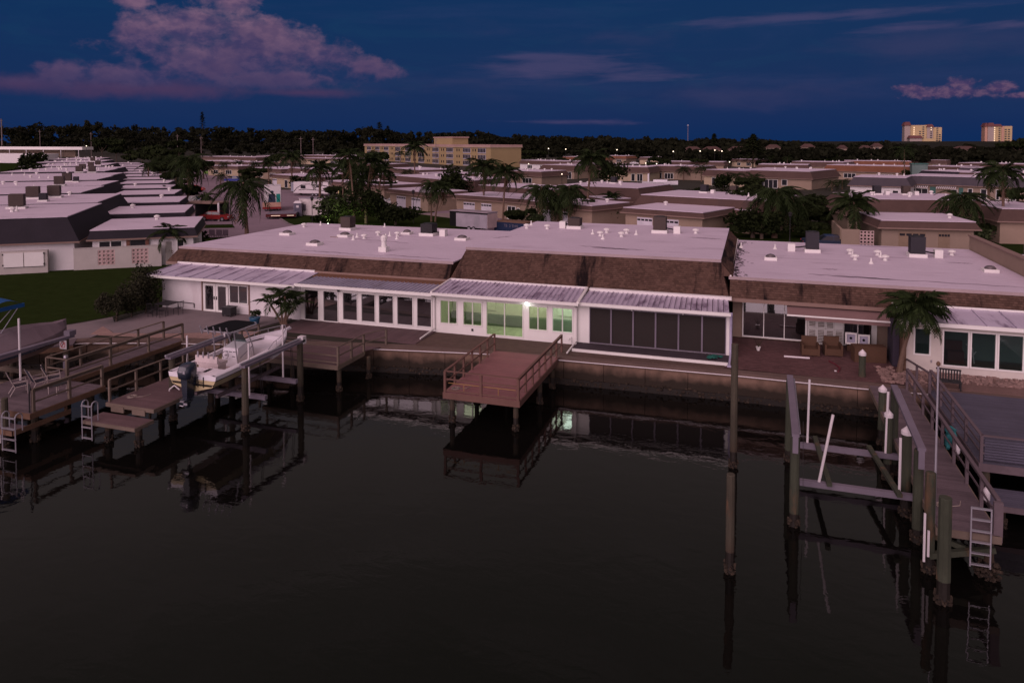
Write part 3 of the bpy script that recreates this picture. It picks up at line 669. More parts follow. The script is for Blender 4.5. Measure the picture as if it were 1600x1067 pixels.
m = MB(); m.box(-9.4, -1.05, 38.93, 39.05, -.06, .16); m.build('slab_edge', TRIMW, D_)
m = MB(); m.box(-1.02, -.88, 40.25, 40.4, .1, 2.5); m.box(-1.08, -.86, 38.7, 38.86, -.1, .1); m.path([(-.95, 40.2, 2.4), (-.95, 40.2, .35), (-.97, 38.7, .12)], .06); m.build('downspout', mat('lilac_metal', (.42, .38, .52), .5, .05), D_)
for x in (-6.35, -3.55): m = MB(); m.cbox((x, 40.33, 2.33), (.14, .14, .1)); m.cbox((x+.08, 40.25, 2.27), (.07, .1, .07)); m.build('floodlight', WHITE, D_)
m = MB(); rnd = random.Random(4)
for k in range(16): m.cbox((-1.75+rnd.uniform(-.35, .35), 39.6+rnd.uniform(-.2, .2), .2+rnd.uniform(0, .06)), (.22, .16, .05), rnd.random()*3, rnd.uniform(-.4, .4))
tag(m.build('tarp', mat('teal_fabric', (.02, .13, .10), .8, .2)), 'small crumpled teal tarp on the dark slab of the screened porch', 'tarp')
# E: recessed facade parts of the right block
opening(TR, 'sliding_door', -.42, 3.15, .08, 2.2, 44.95, 3, TRIMW, DARKGL, .07)
opening(TR, 'sliding_door', 5.1, 6.62, .05, 1.98, 44.95, 2, TRIMW, DARKGL, .05)
m = MB(); m.box(6.62, 6.84, 44.9, 45.04, 0, 2.2); m.box(3.15, 3.2, 44.9, 45.04, 0, 2.2); m.build('door_trim', TRIMW, TR)
sm = MB(); sm.box(0, .50, 0, .05, 0, .04); 
def shutter(x, y, z0, z1, w=.46):
    m = MB(); m.box(x, x+w, y, y+.05, z0, z0+.06); m.box(x, x+w, y, y+.05, z1-.06, z1); m.box(x, x+.06, y, y+.05, z0+.06, z1-.06); m.box(x+w-.06, x+w, y, y+.05, z0+.06, z1-.06)
    o = m.build('shutter', TRIMW, TR); n = int((z1-z0-.12)/.085)
    me = MB().cbox((0, 0, 0), (w-.12, .05, .012), 0, .7).mesh('louver', TRIMW); off = WO[TR.name]
    for k in range(n): shared('louver', me, o, (x+w/2-off.x, y+.025-off.y, z0+.06+(k+.5)*(z1-z0-.12)/n-off.z))
for i in range(4): 
    if i < 3: shutter(3.22+i*.47, 44.8, .95, 1.95)
    shutter(3.22+i*.47, 44.8, .0, .93)
m = MB(); m.box(4.63, 5.08, 44.8, 44.85, .95, 1.95); m.build('door_panel', TRIMW, TR)
aw = thing('awning', 'faded mauve fabric awning pulled out over the brick terrace', 'awning', (4.6, 43.4, 2.2))
m = MB(); fab = mat('mauve_canvas', (.205, .125, .118), .85, .1, 6., .15, .2)
m.hexa([(1.98, 42.55, 2.10), (7.15, 42.55, 2.10), (7.05, 43.9, 2.52), (2.0, 43.9, 2.52), (1.98, 42.55, 2.13), (7.15, 42.55, 2.13), (7.05, 43.9, 2.55), (2.0, 43.9, 2.55)]); m.build('canopy', fab, aw)
m = MB(); m.box(2.9, 7.2, 42.49, 42.55, 1.88, 2.13); m.build('valance', fab, aw)
m = MB(); m.box(1.95, 7.2, 42.44, 42.49, 2.08, 2.16); m.tube((1.98, 43.95, 2.5), (7.1, 43.95, 2.5), .07); m.build('awning_roller', TRIMW, aw)
m = MB(); m.path([(2.6, 43.9, 2.4), (3.4, 43.2, 2.2), (2.6, 42.55, 2.08)], .025); m.path([(6.6, 43.9, 2.4), (5.8, 43.2, 2.2), (6.6, 42.55, 2.08)], .025); m.build('awning_arm', ALU, aw)
# terrace furniture
bw = mat('brown_wicker', (.092, .048, .028), .8, .2, 12., .2, .3)
def armchair(x, y, rz, label):
    t = thing('armchair', label, 'armchair', (x, y, .01), rz, None, True)
    m = MB(); m.box(-.36, .36, -.38, .38, .05, .40); m.build('seat', bw, t)
    m = MB(); m.box(-.40, .40, .38, .5, .05, .92); m.build('backrest', bw, t)
    for s in (-1, 1): m = MB(); m.box(s*.36 if s > 0 else -.46, .46 if s > 0 else -.36, -.4, .379, .04, .62); m.build('armrest', bw, t)
armchair(3.17, 42.5, .05, 'left brown box shaped armchair on the brick terrace in front of the white shutters')
armchair(4.35, 42.85, .08, 'right brown box shaped armchair, nearer the double sink')
t = thing('storage_chest', 'long brown storage chest standing askew on the brick terrace', 'chest', (6.1, 42.2, .01), .18, None, True)
m = MB(); m.box(-.85, .75, -.3, .3, .0, .78); m.build('body', bw, t); m = MB(); m.box(-.87, .77, -.32, .32, .785, .84); m.build('lid', bw, t)
ds = thing('double_sink', 'white double sink unit with two dark drains standing upright against the glass door', 'sink', (5.72, 43.9, .3))
dm = mat('sink_bowl', (.42, .40, .50), .3, .05)
for x, zz in ((5.38, .42), (6.03, .36)):
    m = MB(); hole_wall(m, x-.3, x+.3, 43.8, 43.86, zz, zz+.66, [(x-.21, x+.21, zz+.1, zz+.56)]); f = m.build('sink_rim', WHITE, ds)
    m = MB(); m.box(x-.23, x+.23, 43.9, 43.92, zz+.08, zz+.58); b = m.build('bowl', dm, f)
    m = MB(); m.tube((x, 43.87, zz+.33), (x, 43.9, zz+.33), .07, .07, 12); m.build('drain', BLACK, f)
m = MB(); m.box(5.2, 6.25, 43.86, 44.2, .02, .34); m.build('base_cabinet', bw, ds)
pp = thing('potted_plant', 'small white pot with a few thin stems on the brick terrace', 'potted plant', (.48, 42.4, .01))
m = MB(); m.lathe((.48, 42.4, .01), [(.08, 0), (.13, .2), (.15, .21), (.12, .2)], 10); m.build('pot', WHITE, pp)
m = MB(); rnd = random.Random(9)
for k in range(9):
    a = rnd.random()*6.28; m.tube((.48, 42.4, .2), (.48+math.cos(a)*.28, 42.4+math.sin(a)*.2, .6+rnd.random()*.35), .008, .003, 4)
m.build('stems', LEAF, pp)
tag(MB().tube((1.8, 41.55, .05), (3.1, 41.62, .05), .05).build('plastic_pipe', PVC), 'white plastic pipe lying on the brick terrace', 'pipe')
m = MB(); m.path([(4.05, 41.4, .04), (4.3, 40.9, .04), (4.45, 40.3, .04), (4.3, 39.6, .04)], .05); tag(m.build('hose', mat('dark_red_rubber', (.12, .02, .03), .6, .1)), 'dark red hose lying across the brick terrace', 'hose')
tag(MB().cbox((4.18, 39.7, .05), (.1, .08, .05)).build('paper_cup', PVC), 'tiny white cup lying near the end of the dark red hose', 'cup')
m = MB(); m.box(7.1, 7.4, 41.6, 43.2, 0, 2.2); tag(m.build('privacy_screen', mat('dark_mauve_cloth', (.05, .04, .06), .9, .2)), 'dark covered privacy partition at the right end of the terrace under the palm', 'partition')
m = MB(); m.box(7.42, 7.6, 40.9, 42.4, 0, 1.95); tag(m.build('wooden_gate', WOODT), 'rust brown wooden gate panel behind the leaning palm trunk', 'gate')
# F: white extension with big windows
F_ = thing('extension', 'white extension with large windows and a dark coach lamp behind the grey pier', 'house extension', (11, 41, .3))
holes = [(7.93, 8.72, .88, 2.3), (9.22, 10.42, .42, 2.28), (10.44, 11.6, .42, 2.28), (11.62, 12.76, .42, 2.28), (12.78, 13.9, .42, 2.28)]
m = MB(); hole_wall(m, 7.6, 16, 41, 41.15, .0, 2.6, holes); m.box(7.6, 7.75, 41.15, 43.4, 0, 2.6); m.build('wall', mat('offwhite_siding', (.66, .60, .54), .7, .05, 4.), F_)
for a, b, c, d in holes: opening(F_, 'window', a, b, c, d, 41, 1, TRIMW, CG, .07)
m = MB(); m.box(7.8, 15, 43.2, 43.3, 0, 2.5); m.box(11.0, 12.0, 43.1, 43.19, .3, 1.9); m.build('inner_wall', mat('teal_inner_wall', (.15, .21, .195), .8, .2, 2.), F_)
m = MB(); m.box(7.8, 15, 41.16, 43.2, .1, .3); m.build('floor', mat('dim_floor', (.12, .12, .11), .4, .1), F_)
m = MB(); m.box(9.75, 10.5, 42.2, 42.7, .3, .9); m.box(9.75, 10.5, 42.6, 42.75, .9, 1.35); m.build('sofa', mat('red_cloth', (.10, .03, .03), .8, .1), F_)
m = MB(); m.path([(11.0, 42.4, .3), (10.9, 42.4, 1.1), (10.6, 42.3, 1.3)], .03); m.path([(10.7, 42.5, .3), (11.1, 42.5, .9)], .03); m.build('easel', PVC, F_)
ribs_roof(F_, 7.3, 16, 40.5, 2.68, 43.4, 2.9, 1.2, PANEL, .0)
m = MB(); m.box(7.25, 16, 40.4, 40.52, 2.52, 2.70); m.box(7.3, 16, 43.3, 43.4, 2.9, 3.0); m.build('gutter', TRIMW, F_)
m = MB(); m.lathe((8.93, 40.92, 2.1), [(.05, 0), (.11, .06), (.12, .16), (.05, .22)], 8); m.build('coach_lamp', mat('brown_lamp', (.12, .05, .04), .4, 0), F_)
m = MB(); m.box(8.72, 8.78, 40.95, 41.0, .55, .68); m.build('outlet_box', ALU, F_)

# ------------------------------------------------------------------ docks
def planks(parent, x0, x1, y0, y1, z, m_, along='x', w=.14, name='plank', limit=300):
    """deck boards: separate boxes with a gap, boards along x (across the pier) or y"""
    rnd = random.Random(int(abs(x0*13+y0*7))); mb = MB()
    if along == 'x':
        n = max(1, round((y1-y0)/w)); s = (y1-y0)/n
        for k in range(n): mb.box(x0+rnd.uniform(-.012, .012), x1+rnd.uniform(-.012, .012), y0+s*k, y0+s*(k+1)-.012, z-.04, z+rnd.uniform(-.003, .003))
    else:
        n = max(1, round((x1-x0)/w)); s = (x1-x0)/n
        for k in range(n): mb.box(x0+s*k, x0+s*(k+1)-.012, y0, y1, z-.04, z+rnd.uniform(-.003, .003))
    return mb.build('decking', m_, parent, kind='stuff')
def rail(parent, pts, z, m_, h=1.0, post=.1, mids=(.5,), step=1.6, cap=.14, toe=0, posts=True, endpost=True):
    for si, (a, b) in enumerate(zip(pts, pts[1:])):
        a = Vector((a[0], a[1], 0)); b = Vector((b[0], b[1], 0)); n = max(1, round((b-a).length/step)); u = (b-a)/n; d = (b-a).normalized()
        m = MB(); m.beam(a+Vector((0, 0, z+h)), b+Vector((0, 0, z+h)), cap*.8, .04); m.build('top_rail', m_, parent)
        for q in mids: m = MB(); m.beam(a+Vector((0, 0, z+h*q)), b+Vector((0, 0, z+h*q)), .035, .065); m.build('mid_rail', m_, parent)
        if toe: m = MB(); m.beam(a+Vector((0, 0, z+h-.08)), b+Vector((0, 0, z+h-.08)), .04, .12); m.build('rail_board', m_, parent)
        if posts:
            for k in range(1 if si else 0, n+(1 if endpost else 0)):
                c = a+u*k; post_ = post*.82; m = MB(); m.box(c.x-post_/2, c.x+post_/2, c.y-post_/2, c.y+post_/2, z-.18, z+h-.022); m.build('post', m_, parent)
def skirt(parent, x0, x1, y0, y1, z, m_, h=.22):
    m = MB(); m.box(x0-.04, x1+.04, y0-.045, y0-.005, z-h, z-.01); m.box(x0-.045, x0-.005, y0, y1, z-h, z-.01); m.box(x1+.005, x1+.045, y0, y1, z-h, z-.01)
    m.build('rim_joist', m_, parent)
    m = MB(); n = max(2, round((y1-y0)/1.4))
    for k in range(n): yy = y0+.3+(y1-y0-.6)*k/max(1, n-1); m.box(x0+.02, x1-.02, yy-.04, yy+.04, z-.24, z-.045)
    m.build('joist', m_, parent)
def piling(parent, x, y, z1, r=.13, z0=-2.6, wet=-1.0, m_=None, collar=True, name='piling', seed=0):
    rnd = random.Random(int(x*91+y*17)); n = 10; m = MB(); lean = Vector((rnd.uniform(-.03, .03), rnd.uniform(-.03, .03), 0))
    zs = [wet, wet+(z1-wet)*.33, wet+(z1-wet)*.66, z1-.03, z1]; rr = [r*1.06, r*1.02, r, r*.98, r*.9]
    m.lathe((x, y, 0), [(a*(1+rnd.uniform(-.03, .03)), q) for a, q in zip(rr, zs)], n)
    o = m.build(name, m_ or PILE, parent, smooth=False)
    q = MB(); q.lathe((x, y, 0), [(r*1.05, z0), (r*1.1, -1.55), (r*1.02, -1.3), (r*1.0, wet+.01)], n); q.build('wet_base', PILEW, o if parent is not None else o)
    if collar:
        c = MB()
        for k in range(46):
            a = rnd.random()*6.28; s = rnd.uniform(.03, .075); c.cbox((x+math.cos(a)*r*1.12, y+math.sin(a)*r*1.12, WZ+rnd.uniform(-.05, .28)**1), (s*1.4, s, s*1.2), a, rnd.random())
        c.build('barnacles', BARN, o, kind='stuff')
    return o
# centre dock
dk = thing('dock', 'rust brown timber dock railed on three sides in front of the lit sunroom', 'dock', (-11.8, 34.4, -.1))
planks(dk, -13.55, -9.85, 30.7, 37.9, 0, DECKR, 'x', .14)
DRAIL = mat('brown_rail', (.150, .078, .062), .75, .15, 5., .25, .15)
skirt(dk, -13.55, -9.85, 30.7, 37.5, 0, DRAIL, .3)
rail(dk, [(-13.5, 37.6), (-13.5, 30.75)], 0, DRAIL, 1., .11, (.45,), 1.15, .15)
rail(dk, [(-9.9, 30.75), (-9.9, 38.6)], 0, DRAIL, 1., .11, (.45,), 1.15, .15, toe=1)
rail(dk, [(-13.5, 30.72), (-9.9, 30.72)], 0, DRAIL, 1., .13, (.62, .08), 1.8, .12)
m = MB(); m.path([(-13.4, 30.85, .40), (-10.05, 30.85, .40)], .018)
for x in (-12.6, -10.9): m.tube((x, 30.85, .40), (x, 30.85, .02), .018)
m.build('rope_rail', mat('yellow_rope', (.33, .19, .07), .7, .1), dk)
for x, y in ((-13.25, 31.0), (-10.1, 31.0), (-13.25, 34.2), (-10.0, 34.6), (-10.0, 37.0), (-11.7, 34.4)): piling(dk, x, y, -.26, .12, wet=-.9)
# rust brown deck beside the moored boat
d4 = thing('dock', 'brown deck jutting out in front of the long dark glass sunroom', 'deck', (-22, 35.5, -.1))
planks(d4, -26.5, -21.35, 35.5, 37.4, -.02, DECK, 'x'); planks(d4, -25.2, -20.5, 32.7, 35.48, -.02, DECK, 'x')
m = MB(); m.prism([(-21.3, 37.4), (-21.3, 35.5), (-20.5, 35.5), (-19.95, 36.6), (-19.95, 37.4)], -.06, -.02); m.build('corner_board', DECK, d4)
planks(d4, -28.0, -18.3, 37.75, 40.3, .06, DECK, 'y'); m = MB(); m.box(-28, -18.3, 37.5, 37.74, -.1, .06); m.build('step_edge', DECK, d4)
skirt(d4, -25.2, -20.5, 32.7, 35.4, -.02, WOODG, .25)
rail(d4, [(-25.0, 32.75), (-20.5, 32.75)], -.02, WOODG, .95, .1, (.5, .12), 2.2, .06); rail(d4, [(-20.5, 32.75), (-20.5, 35.4), (-19.9, 36.9)], -.02, WOODG, .95, .13, (.5,), 1.5, .06)
for x, y in ((-20.6, 33.0), (-20.2, 35.4), (-23.5, 33.0), (-25, 33.0)): piling(d4, x, y, -.3, .12)
# dock 3 (left of the lifted boat) with lower landing
d3 = thing('dock', 'mauve brown dock left of the lifted boat with a lower landing and an aluminium ladder', 'dock', (-26, 26.3, -.1))
planks(d3, -27.4, -24.75, 24.7, 29.6, 0, DECK, 'x'); skirt(d3, -27.4, -24.75, 24.7, 29.6, 0, WOODG, .18)
planks(d3, -27.4, -26.4, 29.6, 35.6, 0, DECK, 'x'); m = MB(); m.box(-27.45, -27.4, 29.6, 35.6, -.2, -.01); m.box(-26.4, -26.35, 29.6, 35.6, -.2, -.01); m.build('rim_joist', WOODG, d3)
rail(d3, [(-27.35, 24.8), (-27.35, 35.2)], 0, WOODG, 1., .11, (.5,), 1.55, .12)
planks(d3, -27.5, -24.7, 23.6, 24.6, -.42, DECK, 'x'); skirt(d3, -27.5, -24.7, 23.6, 24.6, -.42, WOODG, .16)
for xb in (-27.1, -25.9): m = MB(); m.box(xb, xb+.72, 24.62, 24.7, -.36, -.1); m.build('spacer_block', WOODG, d3)
for x, y in ((-26.8, 24.2), (-25.1, 24.2), (-27.2, 27.6), (-25.0, 28.5), (-27.2, 31.5)): piling(d3, x, y, -.6 if y < 25 else -.2, .14)
def ladder(parent, x, y, w, z1, z0, n, m_=ALU, hoop=True, rz=0, up=.4):
    l_ = MB()
    for s in (0, w):
        pts = [(x+s, y, z0), (x+s, y, z1+up)]
        if hoop:
            for k in range(1, 7): t = math.pi*k/6; pts.append((x+s, y+.16*(1-math.cos(t)), z1+up+.16*math.sin(t)))
            pts.append((x+s, y+.32, z1))
        l_.path(pts, .026)
    o = l_.build('ladder', m_, parent)
    for k in range(n):
        r = MB(); zz = z0+.08+(z1+up-.1-z0)*k/(n-1); r.box(x, x+w, y-.05, y+.05, zz-.015, zz+.015); r.build('rung', m_, o)
ladder(d3, -27.45, 23.45, .55, -.42, -1.2, 4, up=.72)
# dock 2: long walkway and platform with chairs
d2 = thing('dock', 'long grey walkway and platform at the left with dark deck chairs, railing and ladder', 'dock', (-31.5, 24.5, -.1))
planks(d2, -34.4, -29.4, 22.6, 26.4, 0, WOODM, 'x'); planks(d2, -33.3, -31.75, 26.4, 34.3, 0, WOODM, 'x')
skirt(d2, -34.4, -29.4, 22.6, 26.4, 0, WOODT, .26); m = MB(); m.box(-31.75, -31.70, 26.4, 34.3, -.24, -.01); m.box(-33.35, -33.3, 26.4, 34.3, -.24, -.01); m.build('rim_joist', WOODT, d2)
rail(d2, [(-29.45, 22.8), (-29.45, 26.3)], 0, WOODG, 1., .14, (.42,), 1.75, .15, toe=1)
rail(d2, [(-31.8, 26.4), (-31.8, 34.0)], 0, WOODG, 1., .13, (.4,), 2.5, .13, toe=1); rail(d2, [(-33.2, 26.5), (-33.2, 34.0)], 0, WOODG, 1., .12, (.55,), 1.9, .13)
rail(d2, [(-33.2, 26.45), (-31.8, 26.45)], 0, WOODG, 1., .1, (.5,), 3, .1)
planks(d2, -34.4, -29.5, 21.9, 22.5, -.5, WOODM, 'x'); m = MB(); m.box(-34.4, -29.5, 21.84, 21.88, -.72, -.51); m.box(-29.49, -29.44, 21.9, 24.6, -.72, -.5); m.box(-29.5, -29.42, 24.3, 24.4, -.5, -.26); m.build('lower_landing_edge', WOODT, d2)
m = MB(); m.box(-30.3, -29.9, 24.2, 24.6, -.5, -.25); m.build('blocking', WOODT, d2)
for x, y in ((-29.9, 23.2), (-29.7, 25.8), (-32.0, 27.8), (-32.2, 30.0), (-32.2, 32.5), (-33.5, 25.8)): piling(d2, x, y, -.26, .16)
ladder(d2, -29.92, 21.75, .75, -.5, -1.35, 4, up=.62)
tp = piling(None, -30.28, 22.15, .73, .13, wet=-.7); tag(tp, 'green grey mooring pile with a white tide strip at the left edge of the photo', 'piling')
m = MB(); m.box(-30.46, -30.40, 22.0, 22.06, -1.2, .66); m.build('fender_strip', PVC, tp)
tp = thing('lamp_pole', 'thin dark pole with a small hook lamp at the corner of the left platform', 'pole', (-29.5, 22.6, 0)); m = MB(); m.path([(-29.5, 22.66, -.1), (-29.5, 22.66, 1.2), (-29.42, 22.6, 1.28), (-29.35, 22.58, 1.15)], .03); m.build('pole', BLACKM, tp)
m = MB(); m.lathe((-29.35, 22.58, 1.02), [(.06, 0), (.05, .1), (.02, .14)], 8); m.build('lantern', BLACKM, tp)
# deck chairs with dark straps
cf = mat('chair_tube', (.40, .33, .31), .4, .1); cs = mat('navy_strap', (.030, .032, .050), .7, .15)
def deck_chair(x, y, rz, label):
    t = thing('deck_chair', label, 'chair', (x, y, .005), rz, 'dark strap chairs on the left dock', True)
    for s in (-.28, .28):
        m = MB(); m.path([(s, -.28, 0), (s, -.26, .42), (s, .22, .38), (s, .5, 1.02)], .02); m.path([(s, .42, 0), (s, .2, .38)], .02); m.path([(s, -.26, .42), (s, -.26, .62), (s, .3, .60)], .02); m.build('frame', cf, t)
    for k in range(7):
        m = MB(); y0 = -.24+k*.066; m.box(-.27, .27, y0, y0+.05, .40-k*.005, .415-k*.005); m.build('strap', cs, t)
    for k in range(9):
        u = k/9; y0 = .22+u*.28; z0 = .42+u*.62; m = MB(); m.cbox((0, y0, z0), (.54, .012, .05), 0, -.42); m.build('strap', cs, t)
deck_chair(-32.2, 24.3, 2.6, 'nearest of the dark strap chairs on the left dock, next to the ladder')
deck_chair(-31.9, 25.0, 2.8, 'second dark strap chair from the ladder on the left dock')
deck_chair(-31.7, 25.6, 2.5, 'third dark strap chair from the ladder on the left dock')
t = thing('dock_table', 'low metal side table behind the railing of the left platform', 'table', (-30.6, 24.9, 0)); m = MB(); m.box(-30.9, -30.3, 24.6, 25.2, .42, .45); m.build('table_top', BLACKM, t)
for a in (-.25, .25):
    for b in (-.25, .25): m = MB(); m.tube((-30.6+a, 24.9+b, 0), (-30.6+a, 24.9+b, .42), .02); m.build('leg', cf, t)
# dock 1 behind: angled timber dock at the seawall corner
d1 = thing('dock', 'short angled timber walkway against the seawall corner behind the covered boat', 'dock', (-38.3, 31, -.1))
m = MB(); a = Vector((-41.5, 28.2, -.02)); b = Vector((-37.5, 31.7, -.02)); m.beam(a, b, 1.3, .08); m.build('decking', WOODM, d1); m = MB(); m.beam(a+Vector((.46, -.5, -.18)), b+Vector((.46, -.5, -.18)), .06, .26); m.build('rim_joist', WOODT, d1)
for x, y in ((-37.9, 30.6), (-39.6, 29.2)): piling(d1, x, y, -.2, .15)
# ---- left boat lift (lifted white boat)
lf = thing('boat_lift', 'four post boat lift with grey top beams carrying the white fishing boat', 'boat lift', (-24, 29, -1.5))
for x, y, zt in ((-26.0, 27.1, 1.46), (-21.85, 27.1, 1.42), (-26.0, 31.2, 1.4), (-21.75, 31.2, 1.45)): piling(lf, x, y, zt, .15, wet=-.75)
for x in (-26.0, -21.8):
    m = MB(); m.box(x-.16, x+.16, 26.85, 31.5, 1.46, 1.58); m.build('top_beam', ALUW, lf); m = MB(); m.tube((x, 26.7, 1.66), (x, 31.4, 1.66), .05); m.build('cable_shaft', ALU, lf)
    m = MB(); m.box(x-.16, x+.16, 31.3, 31.6, 1.36, 1.74); m.build('motor_box', PVC, lf)
for y, z in ((28.0, -.22), (30.4, -.22)):
    m = MB(); m.box(-26.1, -21.4, y-.1, y+.1, z-.12, z+.08); m.build('cradle_beam', ALUW, lf)
    for x in (-25.9, -21.65): m = MB(); m.tube((x, y, z), (x+.05, y-.2, 1.5), .012, .012, 4); m.tube((x+.12, y, z), (x+.12, y-.2, 1.5), .012, .012, 4); m.build('cable', BLACKM, lf)
for x in (-24.55, -23.35): m = MB(); m.box(x-.07, x+.07, 27.0, 31.6, -.14, .0); m.build('bunk', WOODM, lf)
for x, y, z0, z1 in ((-26.2, 28.3, .0, 2.2), (-22.1, 27.7, -.1, 2.35), (-22.2, 30.4, -.1, 2.55), (-25.9, 30.6, 0, 2.2)): m = MB(); m.tube((x, y, z0), (x, y, z1), .045); m.build('guide_post', PVC, lf)
m = MB(); m.path([(-25.9, 26.8, -.3), (-25.8, 26.7, .1), (-25.55, 26.75, .3), (-25.3, 26.8, .1)], .03); m.build('hose', PVC, lf)
# ---- the white centre console boat
bt = thing('fishing_boat', 'white and cream fishing boat with dark outboard and black T top, raised on a lift', 'boat', (-23.95, 29.5, .0))
def loft(mb, secs, closed=False):
    n = len(secs[0]); i = len(mb.v)
    for s_ in secs: mb.v += [tuple(p) for p in s_]
    for a in range(len(secs)-1):
        for b in range(n-1):
            q = (i+a*n+b, i+a*n+b+1, i+(a+1)*n+b+1, i+(a+1)*n+b); mb.f.append(q); mb.m.append(mb.k)
BX, BY0, BY1 = -24.05, 26.1, 33.1
def hullp(t):
    y = BY0+(BY1-BY0)*t; w = 1.30*(1-max(0, (t-.45)/.55)**2.6) ; w = max(w, .03); c = w*.86*(1-.35*t*t)
    zg = 1.06+.30*t**1.8; zc = .52+.45*t**2.6; zk = .22+.85*max(0, (t-.55)/.45)**2.2; zk = min(zk, zg-.1)
    zc = min(zc, zg-.05)
    return y, w, c, zg, zc, zk
ts = [0, .06, .14, .24, .36, .48, .58, .68, .77, .85, .91, .96, 1.0]
cream = mat('cream_hull', (.56, .46, .26), .3, .05, 3., .08, spec=.6); gel = mat('white_gelcoat', (.78, .74, .78), .3, .04, 3., .08, spec=.6); ckp = mat('pinkish_deck_liner', (.62, .48, .47), .5, .05)
m = MB(); secs = []
for t in ts:
    y, w, c, zg, zc, zk = hullp(t); z2 = zc+(zg-zc)*.55
    secs.append([(BX-w*.985, y, z2), (BX-c, y, zc), (BX, y, zk), (BX+c, y, zc), (BX+w*.985, y, z2)])
loft(m, secs); m.face(secs[0][::-1]); m.build('hull', cream, bt)
m = MB(); secs = []
for t in ts:
    y, w, c, zg, zc, zk = hullp(t); z2 = zc+(zg-zc)*.57; wi = max(w-.2, .0)
    secs.append([(BX-w*.99, y, z2), (BX-w*1.02, y, zg-.02), (BX-w*.97, y, zg+.03), (BX-wi, y, zg+.04), (BX-wi, y, zg-.12)])
loft(m, secs); sec2 = [[(2*BX-p[0], p[1], p[2]) for p in s_][::-1] for s_ in secs]; loft(m, sec2)
m.face([secs[0][0], secs[0][1], (2*BX-secs[0][1][0], BY0, secs[0][1][2]), (2*BX-secs[0][0][0], BY0, secs[0][0][2])]); m.build('topsides', gel, bt)
m = MB()
for s_ in (-1, 1):
    pts = []
    for t in ts: y, w, c, zg, zc, zk = hullp(t); pts.append((BX+s_*w*1.0, y-.005, zc+(zg-zc)*.56))
    m.path(pts, .022, 5)
m.path([(BX-1.2, BY0-.01, .63), (BX+1.2, BY0-.01, .63)], .02, 5); m.build('rub_stripe', BLACKM, bt)
m = MB(); fl = [hullp(t) for t in ts]
pl = [(BX-max(.02, q[1]-.2), q[0]) for q in fl]+[(BX+max(.02, q[1]-.2), q[0]) for q in fl][::-1]; m.prism(pl, .40, .46); m.build('cockpit_floor', ckp, bt)
m = MB(); fl2 = [hullp(t) for t in (.62, .7, .78, .86, .92, .97)]; pl = [(BX-max(.02, q[1]-.12), q[0]) for q in fl2]+[(BX+max(.02, q[1]-.12), q[0]) for q in fl2][::-1]
m.prism(pl, .46, .92); m.build('bow_platform', gel, bt)
m = MB(); fl2 = [hullp(t) for t in (.84, .9, .95, .99)]; pl = [(BX-max(.02, q[1]-.05), q[0]) for q in fl2]+[(BX+max(.02, q[1]-.05), q[0]) for q in fl2][::-1]
m.prism(pl, .925, 1.26); m.build('foredeck', gel, bt)
m = MB(); m.box(BX-1.15, BX-.45, BY0+.02, BY0+.75, .46, .90); m.box(BX+.25, BX+1.15, BY0+.02, BY0+.95, .46, .92); m.box(BX-.45, BX+.25, BY0+.5, BY0+.75, .46, .82); m.build('transom_well', gel, bt)
m = MB(); m.hexa([(BX-.5, 29.2, .46), (BX+.5, 29.2, .46), (BX+.5, 30.5, .46), (BX-.5, 30.5, .46), (BX-.42, 29.3, 1.35), (BX+.42, 29.3, 1.35), (BX+.38, 30.0, 1.5), (BX-.38, 30.0, 1.5)]); con = m.build('console', gel, bt)
m = MB()
for x, z in ((-.24, 1.12), (.0, 1.12), (.24, 1.12), (-.24, .92), (.2, .9)): m.cbox((BX+x, 29.24+(z-.46)*.11-.01, z), (.19, .05, .13))
m.build('gauge', BLACK, con)
m = MB()
for k in range(12): t = 6.283*k/12; t2 = 6.283*(k+1)/12; m.tube((BX-.15+.18*math.cos(t), 29.1, 1.05+.18*math.sin(t)), (BX-.15+.18*math.cos(t2), 29.1, 1.05+.18*math.sin(t2)), .02, n=5)
m.tube((BX-.15, 29.05, 1.05), (BX-.15, 29.3, 1.05), .02); m.build('steering_wheel', ALU, con)
m = MB(); m.hexa([(BX-.42, 29.95, 1.5), (BX+.42, 29.95, 1.5), (BX+.42, 29.98, 1.5), (BX-.42, 29.98, 1.5), (BX-.34, 29.7, 1.95), (BX+.34, 29.7, 1.95), (BX+.34, 29.73, 1.95), (BX-.34, 29.73, 1.95)]); m.build('windscreen', CG, con)
m = MB(); m.box(BX-.55, BX+.55, 27.75, 28.3, .46, .95); m.box(BX-.6, BX+.6, 27.7, 28.35, .96, 1.1); m.box(BX-.62, BX+.62, 27.62, 27.72, 1.1, 1.42); ls = m.build('leaning_post', mat('pale_cushion', (.66, .56, .55), .6, .06), bt)
for k in range(4): m = MB(); m.tube((BX-.45+k*.3, 27.6, 1.35), (BX-.45+k*.3, 27.6, 1.62), .035); m.build('rod_holder', ALU, ls)
m = MB(); m.box(BX-.35, BX+.55, 26.95, 27.45, .46, .92); m.build('bait_well', gel, bt)
TZ = 2.62
m = MB()
for sx in (-1, 1):
    m.path([(BX+sx*.68, 30.4, .5), (BX+sx*.66, 30.2, 1.6), (BX+sx*.62, 29.9, 2.3), (BX+sx*.6, 29.6, TZ)], .03); m.path([(BX+sx*.66, 29.2, .5), (BX+sx*.62, 28.9, TZ)], .03); m.path([(BX+sx*.67, 29.3, 1.2), (BX+sx*.66, 30.2, 1.55)], .025)
fr = [(-.85, 28.45), (.75, 28.45), (.85, 28.8), (.82, 30.3), (.6, 30.55), (-.6, 30.55), (-.85, 30.3), (-.95, 28.8), (-.85, 28.45)]
